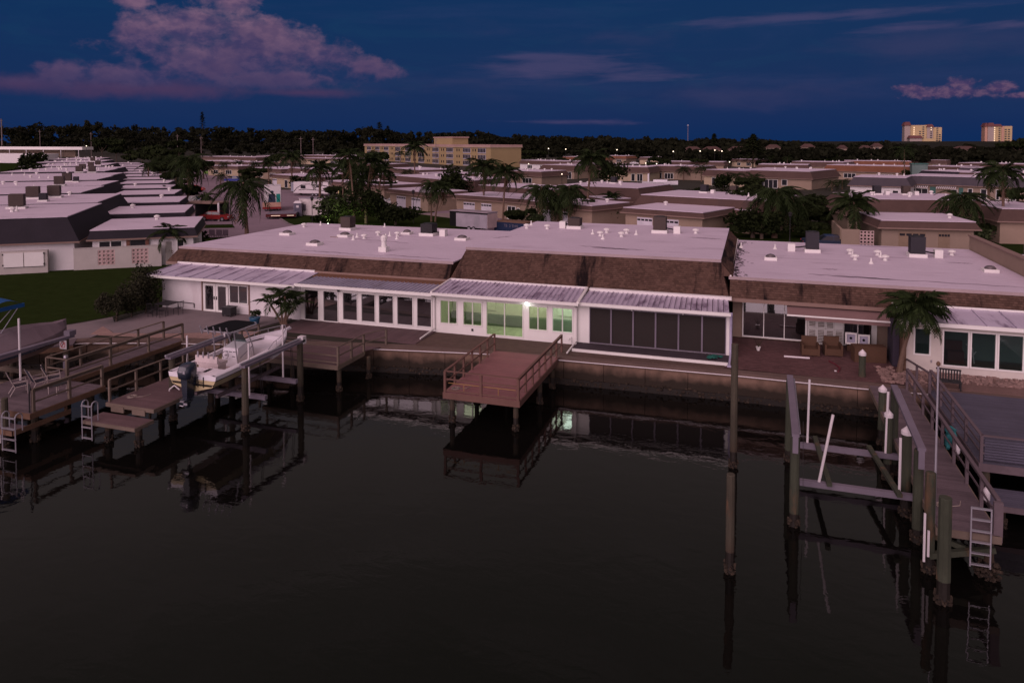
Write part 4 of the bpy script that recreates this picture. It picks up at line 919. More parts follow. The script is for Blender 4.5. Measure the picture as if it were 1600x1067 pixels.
m.path([(BX+x, y, TZ) for x, y in fr], .035); m.path([(BX-.3, 28.45, TZ), (BX-.3, 30.5, TZ)], .025); m.path([(BX+.3, 28.45, TZ), (BX+.3, 30.5, TZ)], .025); m.build('t_top_frame', ALU, bt)
m = MB(); m.prism([(BX+x*.93, 29.5+(y-29.5)*.93) for x, y in fr[:-1]], TZ+.03, TZ+.06); m.build('t_top_canvas', BLACK, bt)
for k in range(5): m = MB(); m.tube((BX-.8+k*.38, 28.42, TZ-.12), (BX-.82+k*.38, 28.3, TZ+.28), .032); m.build('rod_holder', ALU, bt)
m = MB(); pts = []
for s_ in (-1, 1):
    pts = [(BX+s_*(hullp(t)[1]-.08), hullp(t)[0], hullp(t)[3]+(.05 if t < .6 else .26)) for t in (.55, .62, .7, .8, .88, .94, .985)]; m.path(pts, .018, 5)
    for t in (.66, .78, .88, .96): q = hullp(t); m.tube((BX+s_*(q[1]-.08), q[0], q[3]), (BX+s_*(q[1]-.08), q[0], q[3]+.24), .014, n=5)
m.build('bow_rail', ALU, bt)
m = MB(); m.box(BX-.08, BX+.08, 33.2, 33.8, 1.30, 1.38); m.path([(BX, 33.3, 1.38), (BX, 33.75, 1.42)], .04); m.build('anchor_roller', gel, bt)
for o in bt.children:
    st_n = o.name.split('.')[0]
    if st_n in ('console', 'leaning_post', 'bait_well'): o.location += Vector((-.1, -.5, .14))
    elif st_n in ('t_top_frame', 't_top_canvas', 'rod_holder'): o.location += Vector((-.1, -.62, -.10))
    elif st_n in ('cockpit_floor', 'transom_well', 'bow_platform'): o.location += Vector((0, 0, .14))
    elif st_n == 'anchor_roller': o.location += Vector((0, -.35, 0))
ob = MB(); navy = mat('navy_cowling', (.020, .026, .042), .25, .05, spec=.7)
ox, oy = BX+.08, BY0-.32
secs = [[(ox-.22, oy-.32, z), (ox-.26, oy-.05, z), (ox-.22, oy+.26, z), (ox+.22, oy+.26, z), (ox+.26, oy-.05, z), (ox+.22, oy-.32, z), (ox-.22, oy-.32, z)] for z in (0,)]
def ring(z, s_, dy=0): return [(ox+a*s_, oy+b*s_+dy, z) for a, b in ((-.2, -.38), (-.3, -.2), (-.3, .15), (-.2, .3), (.2, .3), (.3, .15), (.3, -.2), (.2, -.38), (-.2, -.38))]
loft(ob, [ring(.98, .8), ring(1.02, .98), ring(1.3, 1.08), ring(1.52, 1.0, .02), ring(1.62, .8, .03), ring(1.65, .5, .05)]); ob.face(ring(1.65, .5, .05)[:-1]); cow = ob.build('outboard_motor', navy, bt, smooth=True)
m = MB(); m.hexa([(ox-.12, oy-.22, .1), (ox+.12, oy-.22, .1), (ox+.12, oy+.2, .1), (ox-.12, oy+.2, .1), (ox-.18, oy-.26, .98), (ox+.18, oy-.26, .98), (ox+.18, oy+.24, .98), (ox-.18, oy+.24, .98)])
m.box(ox-.2, ox+.2, oy+.2, BY0-.0, .62, .95); m.build('midsection', navy, cow)
m = MB(); m.box(ox-.2, ox+.2, oy-.34, oy+.14, .06, .09); m.hexa([(ox-.04, oy-.1, -.35), (ox+.04, oy-.1, -.35), (ox+.04, oy+.05, -.35), (ox-.04, oy+.05, -.35), (ox-.05, oy-.2, .1), (ox+.05, oy-.2, .1), (ox+.05, oy+.15, .1), (ox-.05, oy+.15, .1)])
m.tube((ox, oy-.3, -.1), (ox, oy+.25, -.1), .09, .04); m.build('gearcase', navy, cow)
m = MB()
for k in range(3): a = 2.094*k; m.cbox((ox+.12*math.cos(a), oy-.32, -.1+.12*math.sin(a)), (.2, .03, .1), 0, a)
m.build('propeller', ALU, cow)
m = MB(); m.box(ox-.29, ox-.22, oy-.36, oy-.34, 1.3, 1.36); m.box(ox-.14, ox+.04, oy-.415, oy-.40, 1.34, 1.40); m.box(ox+.1, ox+.2, oy-.42, oy-.40, 1.28, 1.42); m.build('decal', ALU, cow)
m = MB(); m.path([(BX+.35, BY0-.03, .5), (BX+.35, BY0-.03, .95), (BX+.35, BY0+.3, 1.0)], .02); m.path([(BX+.65, BY0-.03, .5), (BX+.65, BY0-.03, .95), (BX+.65, BY0+.3, 1.0)], .02); m.path([(BX+.35, BY0-.03, .72), (BX+.65, BY0-.03, .72)], .02); m.build('boarding_ladder', BLACKM, bt)
bt.location += Vector((.12, 0, .16))
# ---- covered boat at the far left on its own lift
cb = thing('covered_boat', 'boat under a mauve canvas cover with a blue bimini at the left edge', 'boat', (-36, 27.3, .3))
cbx, cy0, cy1 = -36.1, 24.2, 30.0
def csec(t):
    y = cy0+(cy1-cy0)*t; w = 1.2*(1-max(0, (t-.5)/.5)**2.2)+.03; return y, w, 1.15+.2*t, .25+.5*t**3
m = MB(); secs = []; tt = [0, .2, .4, .6, .75, .87, .95, 1.]
for t in tt: y, w, zg, zk = csec(t); secs.append([(cbx-w, y, zg), (cbx-w*.85, y, zk+.35), (cbx, y, zk), (cbx+w*.85, y, zk+.35), (cbx+w, y, zg)])
loft(m, secs); m.face(secs[0][::-1]); m.build('hull', mat('tan_hull', (.27, .19, .16), .4, .1), cb)
m = MB(); m2 = []
for t in tt: y, w, zg, zk = csec(t); h = .55+.35*math.sin(math.pi*min(1, t*1.15)); m2.append([(cbx-w*1.03, y, zg-.2), (cbx-w*.95, y, zg+.12), (cbx-w*.4, y, zg+h*.9), (cbx, y, zg+h), (cbx+w*.4, y, zg+h*.9), (cbx+w*.95, y, zg+.12), (cbx+w*1.03, y, zg-.2)])
loft(m, m2); m.face(m2[0][::-1]); m.face(m2[-1]); m.build('canvas_cover', mat('mauve_cover', (.205, .155, .175), .85, .12, 4., .2, .2), cb)
m = MB(); m.path([(cbx+1.21, cy0, .93), (cbx+1.21, cy0+2.9, 1.0), (cbx+.9, cy0+4.6, 1.1)], .09, 5); m.build('navy_stripe', navy, cb)
m = MB(); bc = mat('blue_canvas', (.012, .085, .26), .7, .1)
secs = []
for k in range(9):
    u = k/8; secs.append([(-37.9+v*2.6, 25.1+u*1.9, 3.38+.35*math.sin(math.pi*u)*1+.12*math.sin(math.pi*v)) for v in (0, .2, .4, .6, .8, 1)])
loft(m, secs); m.box(-37.9, -35.3, 25.08, 25.13, 3.28, 3.44); m.box(-35.33, -35.28, 25.1, 27.0, 3.26, 3.46); m.build('bimini_top', bc, cb)
m = MB(); m.path([(-35.4, 25.6, 3.35), (-36.0, 26.0, 1.7)], .025); m.path([(-35.4, 26.8, 3.35), (-36.0, 26.0, 1.7)], .025); m.path([(-35.4, 26.5, 3.35), (-35.9, 25.0, 1.6)], .022); m.build('bimini_frame', ALU, cb)
l2 = thing('boat_lift', 'boat lift under the mauve covered boat with a white guide pole', 'boat lift', (-36, 27.5, -1.5))
for x, y in ((-34.1, 28.3), (-38.0, 28.3), (-38, 24.2)): piling(l2, x, y, 1.35 if x > -35 else 1.2, .15)
m = MB(); m.box(-34.25, -33.95, 23.6, 28.7, 1.36, 1.5); m.build('top_beam', ALUW, l2); m = MB(); m.box(-34.3, -33.9, 28.35, 28.75, 1.5, 1.75); m.build('motor_box', ALUW, l2)
m = MB(); m.box(-38.2, -33.6, 25.4, 25.65, -.35, -.1); m.build('cradle_beam', WOODG, l2); m = MB(); m.box(-38.2, -33.3, 27.2, 27.4, -.35, -.1); m.build('cradle_beam', WOODG, l2); m = MB(); m.beam((-34.2, 23.2, -.3), (-33.6, 27.6, -.2), .2, .16); m.build('bunk', WOODG, l2)
m = MB(); m.tube((-34.0, 25.7, -.1), (-34.0, 25.7, 3.05), .05); m.build('guide_post', PVC, l2)
sg = thing('no_parking_sign', 'small white sign with a red crossed circle on the lift post at the left', 'sign', (-34.05, 28.1, .85))
m = MB(); m.box(-34.28, -33.82, 28.08, 28.11, .88, 1.34); m.build('sign_board', PVC, sg); redp = mat('red_print', (.5, .06, .06), .6, 0)
m = MB()
for k in range(14): a, b = 6.283*k/14, 6.283*(k+1)/14; m.tube((-34.05+.15*math.cos(a), 28.07, 1.11+.15*math.sin(a)), (-34.05+.15*math.cos(b), 28.07, 1.11+.15*math.sin(b)), .016, n=4)
m.tube((-34.15, 28.07, 1.0), (-33.95, 28.07, 1.22), .02, n=4); m.build('prohibition_symbol', redp, sg)
eb = thing('electric_box', 'grey electrical box with conduit on the lift post below the sign', 'electric box', (-33.95, 28.1, -.2)); m = MB(); m.box(-34.05, -33.75, 28.05, 28.16, -.25, .3); m.build('box', ALUW, eb); m = MB(); m.lathe((-33.9, 28.1, .35), [(.1, 0), (.12, .1), (.1, .22)], 8); m.build('meter', ALU, eb)

# ---- right side: lone piles, empty lift, grey pier
def lone(x, y, z, r, label, cap=False, wet=-.85, m_=None, band=None):
    o = piling(None, x, y, z, r, wet=wet, m_=m_); tag(o, label, 'piling')
    if cap: m = MB(); m.lathe((x, y, z), [(r*1.1, -.02), (r*1.1, .1), (.01, .28)], 12); m.build('pile_cap', PVC, o)
    return o
lone(-.48, 22.7, 1.56, .13, 'lone greenish mooring pile standing in open water right of centre, nearest the camera')
lone(-.55, 30.25, 3.55, .14, 'tall dark mooring pile standing off the right end of the screened porch')
l3 = thing('boat_lift', 'empty four post boat lift with two aluminium cradle beams at the right', 'boat lift', (3.5, 29, -1.5))
PG = mat('green_piling', (.052, .058, .038), .9, .35, 5., .4, .6, stretch=(4, 4, .8), stain=(.17, .085, .045), stain_amt=.35, stain_scale=(2, 2, .6))
for x, y, zt in ((1.54, 26.2, 1.62), (5.35, 26.4, 1.6), (1.62, 31.6, 1.9), (5.5, 31.6, 1.9)): piling(l3, x, y, zt, .155, wet=-1.05, m_=PG)
for x, xf in ((1.54, 1.62), (5.35, 5.5)):
    m = MB(); m.beam((x, 26.0, 1.72 if x < 3 else 1.75), (xf, 31.8, 1.98), .24, .1); m.box(x-.09, x+.09, 26.0, 26.06, 1.1, 1.7); m.build('top_beam', ALUW, l3)
    m = MB(); m.tube((x+.16, 26.4, 1.66), (xf+.16, 31.7, 1.9), .03); m.build('cable_shaft', ALU, l3)
for y in (27.5, 30.9):
    m = MB(); m.box(1.7, 5.75, y-.09, y+.09, -.62, -.42); m.build('cradle_beam', ALUW, l3)
for x0, y0, x1, y1 in ((2.75, 27.2, 2.6, 31.5), (4.95, 27.1, 4.55, 31.2)): m = MB(); m.beam((x0, y0, -.36), (x1, y1, -.36), .17, .12); m.build('bunk', PG, l3)
m = MB(); m.tube((2.28, 31.0, -.5), (2.32, 31.0, 2.15), .045); m.build('guide_post', PVC, l3)
m = MB(); m.tube((2.42, 27.5, -.5), (2.85, 27.5, 2.05), .05); m.build('guide_post', PVC, l3)
m = MB(); m.tube((5.1, 30.9, -.5), (5.15, 30.9, 2.0), .045); m.build('guide_post', PVC, l3)
m = MB(); m.tube((5.0, 27.5, -.5), (5.0, 27.5, 1.5), .045); m.build('guide_post', PVC, l3)
for x, y in ((1.75, 31.2), (1.75, 27.0), (5.3, 31.0)): m = MB(); m.tube((x, y, -.45), (x, y+.2, 1.8), .012, n=4); m.tube((x+.12, y, -.45), (x+.1, y+.2, 1.8), .012, n=4); m.build('cable', BLACKM, l3)
lone(5.36, 39.3, 1.1, .16, 'white capped green pile beside the brick terrace edge, farthest from the camera', True, m_=PG)
lone(5.55, 34.6, .85, .16, 'white capped green pile second along the left side of the grey pier', True, m_=PG)
lone(5.2, 31.0, 1.0, .15, 'white capped pile hidden partly behind the right beam of the empty lift', True, m_=PG)
lone(5.32, 28.2, 1.42, .17, 'white capped green pile nearest the near end of the empty lift', True, m_=PG)
lone(5.38, 23.1, 1.57, .175, 'bare weathered mooring pile closest to the camera at the end of the grey pier', m_=PG)
lone(5.33, 24.65, 1.6, .15, 'bare green pile at the left corner of the grey pier end, behind the closest pile', m_=PG)
pr = thing('pier', 'long grey plank pier at the right with a railing, cross braces and an aluminium ladder', 'pier', (6.3, 31.3, -.1))
planks(pr, 5.5, 7.15, 24.5, 38.0, 0, WOODM, 'x', .15)
skirt(pr, 5.5, 7.15, 24.5, 37.8, 0, WOODG, .24)
rail(pr, [(7.15, 24.7), (7.1, 37.9)], 0, WOODM, 1., .12, (.5,), 1.65, .15, toe=1)
for x, y in ((6.98, 24.9), (5.6, 27.8), (7.0, 29.0), (5.6, 33.5), (7.0, 33.5)): piling(pr, x, y, -.22, .14)
m = MB()
for k in range(90):
    rnd = random.Random(k); a = rnd.random()*6.28; h = rnd.random(); s = rnd.uniform(.04, .09); rr = .18+.16*math.sin(math.pi*h); m.cbox((6.98+math.cos(a)*rr, 24.9+math.sin(a)*rr, WZ-.05+h*.5), (s*1.4, s, s), a, rnd.random())
m.build('oyster_clump', BARN, pr, kind='stuff')
m = MB(); m.beam((5.3, 24.55, -.95), (7.1, 24.75, -.55), .17, .17); m.build('cross_brace', PG, pr); m = MB(); m.beam((5.45, 24.75, -.4), (7.05, 24.95, -.95), .15, .15); m.build('cross_brace', PG, pr)
ladder(pr, 6.35, 24.32, .52, -.0, -.95, 6, ALU, False, up=.85)
m = MB(); m.box(6.98, 7.22, 24.5, 24.62, -.2, 1.0); m.build('end_post', WOODM, pr)
m = MB(); m.box(5.12, 5.18, 24.4, 24.46, -1.1, .4); m.build('fender_strip', PVC, pr); m = MB(); m.box(5.22, 5.28, 24.35, 24.41, -.9, -.1); m.build('fender_strip', PVC, pr)
fg = thing('flagpole', 'thin grey pole with a ball finial standing at the near end of the grey pier', 'pole', (5.47, 24.72, -.1)); m = MB(); m.tube((5.47, 24.72, -.3), (5.47, 24.72, 4.88), .04, .03); m.build('pole', ALU, fg); m = MB(); m.lathe((5.47, 24.72, 4.88), [(.02, 0), (.06, .04), (.06, .1), (.02, .15)], 8); m.build('finial', WOODT, fg)
for (x, y, z, lb) in ((7.27, 29.8, .62, 'white round fender hanging on the pier rail, farther one'), (7.28, 26.3, .55, 'white round fender hanging on the pier rail near its end')):
    m = MB(); m.lathe((x, y, z-.35), [(.03, 0), (.1, .08), (.1, .4), (.03, .5)], 8); tag(m.build('fender', PVC, smooth=True), lb, 'fender')
m = MB(); rnd = random.Random(6)
for k in range(26): m.cbox((7.32+rnd.uniform(-.1, .1), 31.0+rnd.uniform(-.45, .35), .55+rnd.uniform(-.45, .3)), (.1, .22, .16), rnd.random(), rnd.random())
tag(m.build('fishing_net', mat('teal_net', (.03, .17, .18), .9, .3)), 'bundled teal net hanging over the pier rail', 'net')
for (x, y, lb) in ((-13.2, 31.3, 'coiled pale rope on the front left corner of the rust brown dock'), (6.0, 26.0, 'coiled pale rope on the boards near the end of the grey pier'), (-26.9, 25.6, 'coiled pale rope on the mauve brown dock left of the lifted boat')):
    m = MB()
    for k in range(3):
        rr = .12+.045*k; pts = [(x+rr*math.cos(a*.5236), y+rr*math.sin(a*.5236), .02+.012*(k % 2)) for a in range(13)]; m.path(pts, .016, 4)
    m.path([(x+.2, y, .02), (x+.5, y+.15, .02), (x+.6, y+.5, .02)], .014, 4); tag(m.build('rope', mat('pale_rope', (.34, .28, .24), .9, .2)), lb, 'rope')
# ---- far right deck
d5 = thing('dock', 'wide blue grey plank deck at the right edge with railing and lower landing', 'deck', (11, 33, -.1))
planks(d5, 8.05, 14, 30.0, 38.2, 0, mat('bluegrey_plank', (.082, .078, .108), .8, .15, 6., .3, .2, island=.1), 'x', .15); skirt(d5, 8.05, 14, 30.0, 38.0, 0, WOODM, .3)
planks(d5, 7.95, 14, 28.2, 29.6, -.7, MATS['bluegrey_plank'], 'x', .15); skirt(d5, 7.95, 14, 28.2, 29.6, -.7, WOODM, .2)
rail(d5, [(8.1, 38.0), (8.1, 30.05), (14, 30.05)], 0, WOODM, 1., .12, (.35, .65), 2.0, .15)
m = MB()
for k in range(8): m.box(8.2, 12, 30.03, 30.07, .12+k*.1, .19+k*.1)
m.build('privacy_slats', MATS['bluegrey_plank'], d5, kind='stuff')
for x, y in ((8.3, 30.2), (11, 30.2), (8.3, 34), (8.3, 28.4)): piling(d5, x, y, -.3 if y > 29 else -.9, .14)
gr = thing('fire_bench', 'small black slatted metal bench on the stones beside the wide deck', 'bench', (9.0, 38.6, 0), -.1, None, True)
m = MB(); m.box(-.5, .5, -.2, .2, .35, .42); m.build('seat', BLACKM, gr)
for k in range(9): m = MB(); m.box(-.48+k*.115, -.42+k*.115, .19, .22, .42, .85); m.build('slat', BLACKM, gr)
m = MB(); m.box(-.52, .52, .18, .23, .85, .92); m.build('top_bar', BLACKM, gr)
for a in (-.46, .46):
    for b in (-.18, .18): m = MB(); m.box(a-.03, a+.03, b-.03, b+.03, 0, .35); m.build('leg', BLACKM, gr)
m = MB(); m.beam((7.6, 41.2, .6), (8.0, 37.6, .95), .12, .05); m.beam((7.6, 41.2, .1), (7.6, 41.2, .6), .1, .1, (1, 0, 0)); m.beam((8.0, 37.7, 0), (8.0, 37.7, .95), .1, .1, (1, 0, 0)); m.beam((7.8, 39.4, .0), (7.8, 39.4, .75), .1, .1, (1, 0, 0)); tag(m.build('handrail', WOODM), 'short sloping grey handrail between the palm foot and the pier', 'handrail')

# ------------------------------------------------------------------ left garden: hedge wall, patio things
def blob_leaves(cx, cy, cz, rx, ry, rz, n, size, seed, lobes=7, mb=None, flat=0.3):
    rnd = random.Random(seed); mb = mb or MB(); lo = []
    for k in range(lobes):
        a = rnd.random()*6.283; e = rnd.uniform(-.5, 1); rr = rnd.uniform(.35, .62)
        lo.append((math.cos(a)*math.cos(e)*rr, math.sin(a)*math.cos(e)*rr, math.sin(e)*rr, rnd.uniform(.32, .55)))
    lo.append((0, 0, 0, .6))
    for k in range(n):
        q = lo[rnd.randrange(len(lo))]; v = Vector((rnd.gauss(0, 1), rnd.gauss(0, 1), rnd.gauss(0, 1))).normalized()*(rnd.random()**.35)*q[3]
        c = Vector((cx+(q[0]+v.x)*rx, cy+(q[1]+v.y)*ry, cz+(q[2]+v.z)*rz)); s = size*rnd.uniform(.6, 1.4)
        a = Vector((rnd.gauss(0, 1), rnd.gauss(0, 1), rnd.gauss(0, .6))).normalized(); b = a.cross(Vector((rnd.gauss(0, 1), rnd.gauss(0, 1), rnd.gauss(0, 1)))).normalized()
        mb.face([c-a*s, c+b*s*.6, c+a*s, c-b*s*.6])
    return mb
bk = mat('whitewashed_block', (.46, .42, .39), .85, .1, 6., .15, .3)
LD = math.atan2(.606, .795)                  # direction of the left rows of houses
D1 = Vector((.795, .606, 0)); D2 = Vector((-.606, .795, 0))
def ST(s, t, z=0.): v = D1*s+D2*t; return Vector((v.x, v.y, z))
fw = thing('garden_wall', 'whitewashed block garden wall with two grids of pierced decorative blocks beyond the lawn', 'wall', ST(-16.5, 74.9), LD, None, True)
g1, g2 = (2.3, 3.9), (5.75, 7.35) if False else (5.2, 6.8)
hz = (.42, 1.62)
m = MB(); hole_wall(m, 0, 7.25, 0, .2, 0, 1.95, [(1.95, 3.35, .35, 1.75), (4.75, 6.15, .35, 1.75)]); m.build('wall', bk, fw)
m = MB(); m.box(-.03, 7.28, -.03, .23, 1.95, 2.0); m.build('coping', bk, fw)
pb = MB(); w_ = .35
pb.box(.01, w_-.01, .02, .16, .01, .07); pb.box(.01, w_-.01, .02, .16, w_-.07, w_-.01); pb.box(.01, .07, .02, .16, .07, w_-.07); pb.box(w_-.07, w_-.01, .02, .16, .07, w_-.07)
pme = pb.mesh('pierced_block', mat('pink_block', (.62, .44, .42), .8, .1))
for gx in (1.95, 4.75):
    for i in range(4):
        for j in range(4): shared('pierced_block', pme, fw, (gx+i*.35, 0, .35+j*.35))
    m = MB(); m.box(gx, gx+1.4, .17, .195, .35, 1.75); m.build('grid_back', bk, fw)
hd = thing('shrub', 'large rounded dark shrub beside the white wing and the outdoor table', 'shrub', (-39.0, 37.8, 0))
mb = MB()
for i, (x, y, rz) in enumerate([(-39.9, 39.5, 1.9), (-39.6, 38.4, 1.75), (-39.3, 37.1, 1.5), (-39.2, 36.0, 1.2)]): blob_leaves(x, y, rz*.8, 1.25, 1.1, rz*1.1, 2300, .075, 30+i, 9, mb)
mb.build('foliage', mat('shrub_leaf', (.024, .024, .010), .9, .3, 2., .3, island=.5), hd); m = MB()
for y in (36, 37.2, 38.4, 39.4): m.tube((-39, y, 0), (-39, y+.1, .8), .05)
m.build('stem', BARK, hd)
tb = thing('patio_table', 'dark metal outdoor table beside the big shrub', 'table', (-37.6, 38.9, .05)); m = MB(); m.box(-38.2, -37.0, 38.3, 39.4, .74, .78); m.build('table_top', BLACKM, tb)
for a in (-.5, .5):
    for b in (-.45, .45): m = MB(); m.tube((-37.6+a, 38.85+b, .05), (-37.6+a, 38.85+b, .74), .02); m.build('leg', BLACKM, tb)
def wire_chair(x, y, rz, label):
    t = thing('metal_chair', label, 'chair', (x, y, .05), rz, 'dark metal chairs round the patio table', True)
    m = MB(); m.box(-.22, .22, -.22, .22, .42, .45); m.build('seat', BLACKM, t); m = MB(); m.path([(-.22, .22, .45), (-.2, .3, .9), (.2, .3, .9), (.22, .22, .45)], .018); m.path([(-.07, .25, .45), (-.07, .3, .9)], .012); m.path([(.07, .25, .45), (.07, .3, .9)], .012); m.build('backrest', BLACKM, t)
    for a in (-.2, .2):
        for b in (-.2, .2): m = MB(); m.tube((a, b, 0), (a, b, .42), .015); m.build('leg', BLACKM, t)
wire_chair(-37.9, 37.9, 3.2, 'dark metal chair on the near side of the patio table'); wire_chair(-36.7, 38.9, -1.6, 'dark metal chair at the right end of the patio table'); wire_chair(-38.5, 38.5, 1.3, 'dark metal chair tucked against the big shrub'); wire_chair(-37.2, 37.9, 2.9, 'dark metal chair on the near side of the table, right of its neighbour')
fp = thing('fire_pit', 'small square black firebox on the patio below the window of the white wing', 'fire pit', (-33.1, 39.6, .05)); m = MB(); m.box(-33.45, -32.75, 39.3, 39.9, .15, .62); m.build('body', BLACKM, fp); m = MB(); m.box(-33.5, -32.7, 39.25, 39.95, .62, .68); m.build('lid', BLACKM, fp)
for a in (-.3, .3):
    for b in (-.25, .25): m = MB(); m.box(-33.1+a-.03, -33.1+a+.03, 39.6+b-.03, 39.6+b+.03, .05, .15); m.build('leg', BLACKM, fp)
pt = thing('planter', 'bright blue round planter with a bushy green plant on the patio', 'planter', (-29.9, 38.1, .05)); m = MB(); m.lathe((-29.9, 38.1, .05), [(.24, 0), (.34, .45), (.37, .5), (.33, .5), (.3, .42)], 14); m.build('pot', mat('turquoise_glaze', (.02, .12, .22), .3, .1, spec=.7), pt, smooth=True)
blob_leaves(-29.9, 38.1, .78, .45, .45, .32, 500, .06, 77).build('plant', TREEG, pt)
m = MB(); m.box(-41.5, -41.0, 29.9, 30.4, 0, .1)

# ------------------------------------------------------------------ palms
def frond_mesh(seed, droop=.75, rise=.3, nl=20, m_=LEAF, leafdrop=.55):
    rnd = random.Random(seed); mb = MB(); tw = rnd.uniform(-.05, .05)
    def c(t): return Vector((t*(1-.28*t*t*droop), tw*t*t, rise*t-droop*t*t))
    pts = [c(k/7) for k in range(8)]
    for k in range(7): mb.beam(pts[k], pts[k+1], .022*(1-k/9), .014)
    for k in range(nl):
        t = .14+.86*k/(nl-1); p = c(t); d = (c(min(1, t+.03))-c(t-.03)).normalized()
        side = Vector((0, 1, 0)); ln = (.10+.26*math.sin(math.pi*min(1, t*.85+.12)))*rnd.uniform(.8, 1.15)
        for s in (-1, 1):
            dr = leafdrop*rnd.uniform(.5, 1.4)
            tip = p+(side*s*math.cos(dr)+d*.55-Vector((0, 0, 1))*math.sin(dr)*1.0).normalized()*ln
            mid = p.lerp(tip, .45)+Vector((0, 0, .02)); w = d*.034
            mb.face([p-w*.6, mid-w, tip, mid+w]) if s > 0 else mb.face([p+w*.6, mid+w, tip, mid-w])
    return mb.mesh('frond', m_)
FRS = [frond_mesh(1), frond_mesh(2, .9, .25), frond_mesh(3, .6, .35), frond_mesh(4, 1.0, .2)]
FRD = [frond_mesh(5, 1.25, .12, 18, leafdrop=.9), frond_mesh(6, 1.1, .2, 18, leafdrop=.8)]
FRB = frond_mesh(7, 1.2, -.1, 12, LEAFD, 1.)
FRF = [frond_mesh(11, .75, .3, 9), frond_mesh(12, 1., .2, 9)]
def palm(label, base, ztop, L, n=20, lean=(0, 0), r=.16, weep=False, seed=0, far=False, group=None, cat='palm tree', dead=2, straight=False):
    rnd = random.Random(seed*13+5); x, y = base
    t = thing('palm_tree', label, cat, (x, y, 0), 0, group, True)
    mb = MB(); N_ = 7
    pts = [Vector((lean[0]*(k/N_)**1.6, lean[1]*(k/N_)**1.6, ztop*k/N_)) for k in range(N_+1)]
    i = len(mb.v); nn = 8
    for k, p in enumerate(pts):
        rr = r*(1.25-.45*min(1, k/2.5)) if k < 3 else r*.82
        for j in range(nn): a = 6.2832*j/nn; mb.v.append((p.x+rr*math.cos(a), p.y+rr*math.sin(a), p.z-.1))
    for k in range(N_):
        for j in range(nn): mb.f.append((i+k*nn+j, i+k*nn+(j+1) % nn, i+(k+1)*nn+(j+1) % nn, i+(k+1)*nn+j)); mb.m.append(0)
    mb.build('trunk', TRUNK, t)
    top = pts[-1]; ms = FRF if far else (FRD if weep else FRS)
    m = MB(); m.lathe(top, [(r*.75, -.25), (r*1.0, 0), (r*.6, .35), (r*.15, .6)], 7); m.build('crownshaft', TRUNK, t)
    for k in range(n):
        az_ = k*2.39996+rnd.uniform(-.2, .2); u = k/n
        tilt = -1.15+1.45*u+rnd.uniform(-.12, .12)
        if weep: tilt = -1.0+1.5*u+rnd.uniform(-.15, .15)
        sc = L*rnd.uniform(.85, 1.12)*(.85 if u < .15 else 1)
        shared('frond', ms[k % len(ms)], t, top+Vector((0, 0, .15)), (rnd.uniform(-.3, .3), tilt, az_), (sc, sc, sc))
    for k in range(0 if far else dead):
        shared('dead_frond', FRB, t, top, (0, .5+rnd.random()*.4, rnd.random()*6.28), (L*.8,)*3)
    return t
def palmpx(label, bx, by, cy_, L, **k):
    b = G(bx, by, 0); top = AY(k.pop('cx', bx), cy_, b.y); lean = (top.x-b.x, 0)
    return palm(label, (b.x, b.y), top.z, L, lean=lean, **k)
# foreground: leaning date palm by the gate, multi-stem clump by the blue planter
palm('stout palm with a leaning trunk in front of the white extension at the right', (7.25, 40.55), 3.3, 1.72, 46, (.62, -.3), .13, seed=3, dead=0)
cl = thing('palm_clump', 'clump of several slim curving palm stems between the white wing and the long glass sunroom', 'palm clump', (-28.3, 38.9, .03), 0, None, True)
for i, (lx, ly, zt, az0) in enumerate([(-.8, -.2, 1.25, 2.6), (-.25, 0, 1.75, 1.2), (.5, .1, 1.5, .3), (1.0, -.2, 1.2, -.2), (.15, -.3, 1.9, 4.0)]):
    rnd = random.Random(i); m = MB(); pts = [Vector((lx*(k/4)**1.4*.8+(i-2)*.1, ly*(k/4), zt*k/4)) for k in range(5)]
    for a, b in zip(pts, pts[1:]): m.tube(a, b, .07, .06, 6)
    m.build('stem', TRUNK, cl)
    for k in range(7): shared('frond', FRS[k % 4], cl, pts[-1], (rnd.uniform(-.3, .3), -1.0+k*.14, az0+k*.9), (1.3, 1.3, 1.3))
m = MB(); rnd = random.Random(12)
for k in range(60): m.cbox((-28.2+rnd.uniform(-.7, 1.6), 38.8+rnd.uniform(-.4, .4), .05+rnd.random()*.08), (.25, .1, .08), rnd.random()*3, rnd.random())
m.build('mulch_rocks', STONE, cl, kind='stuff')
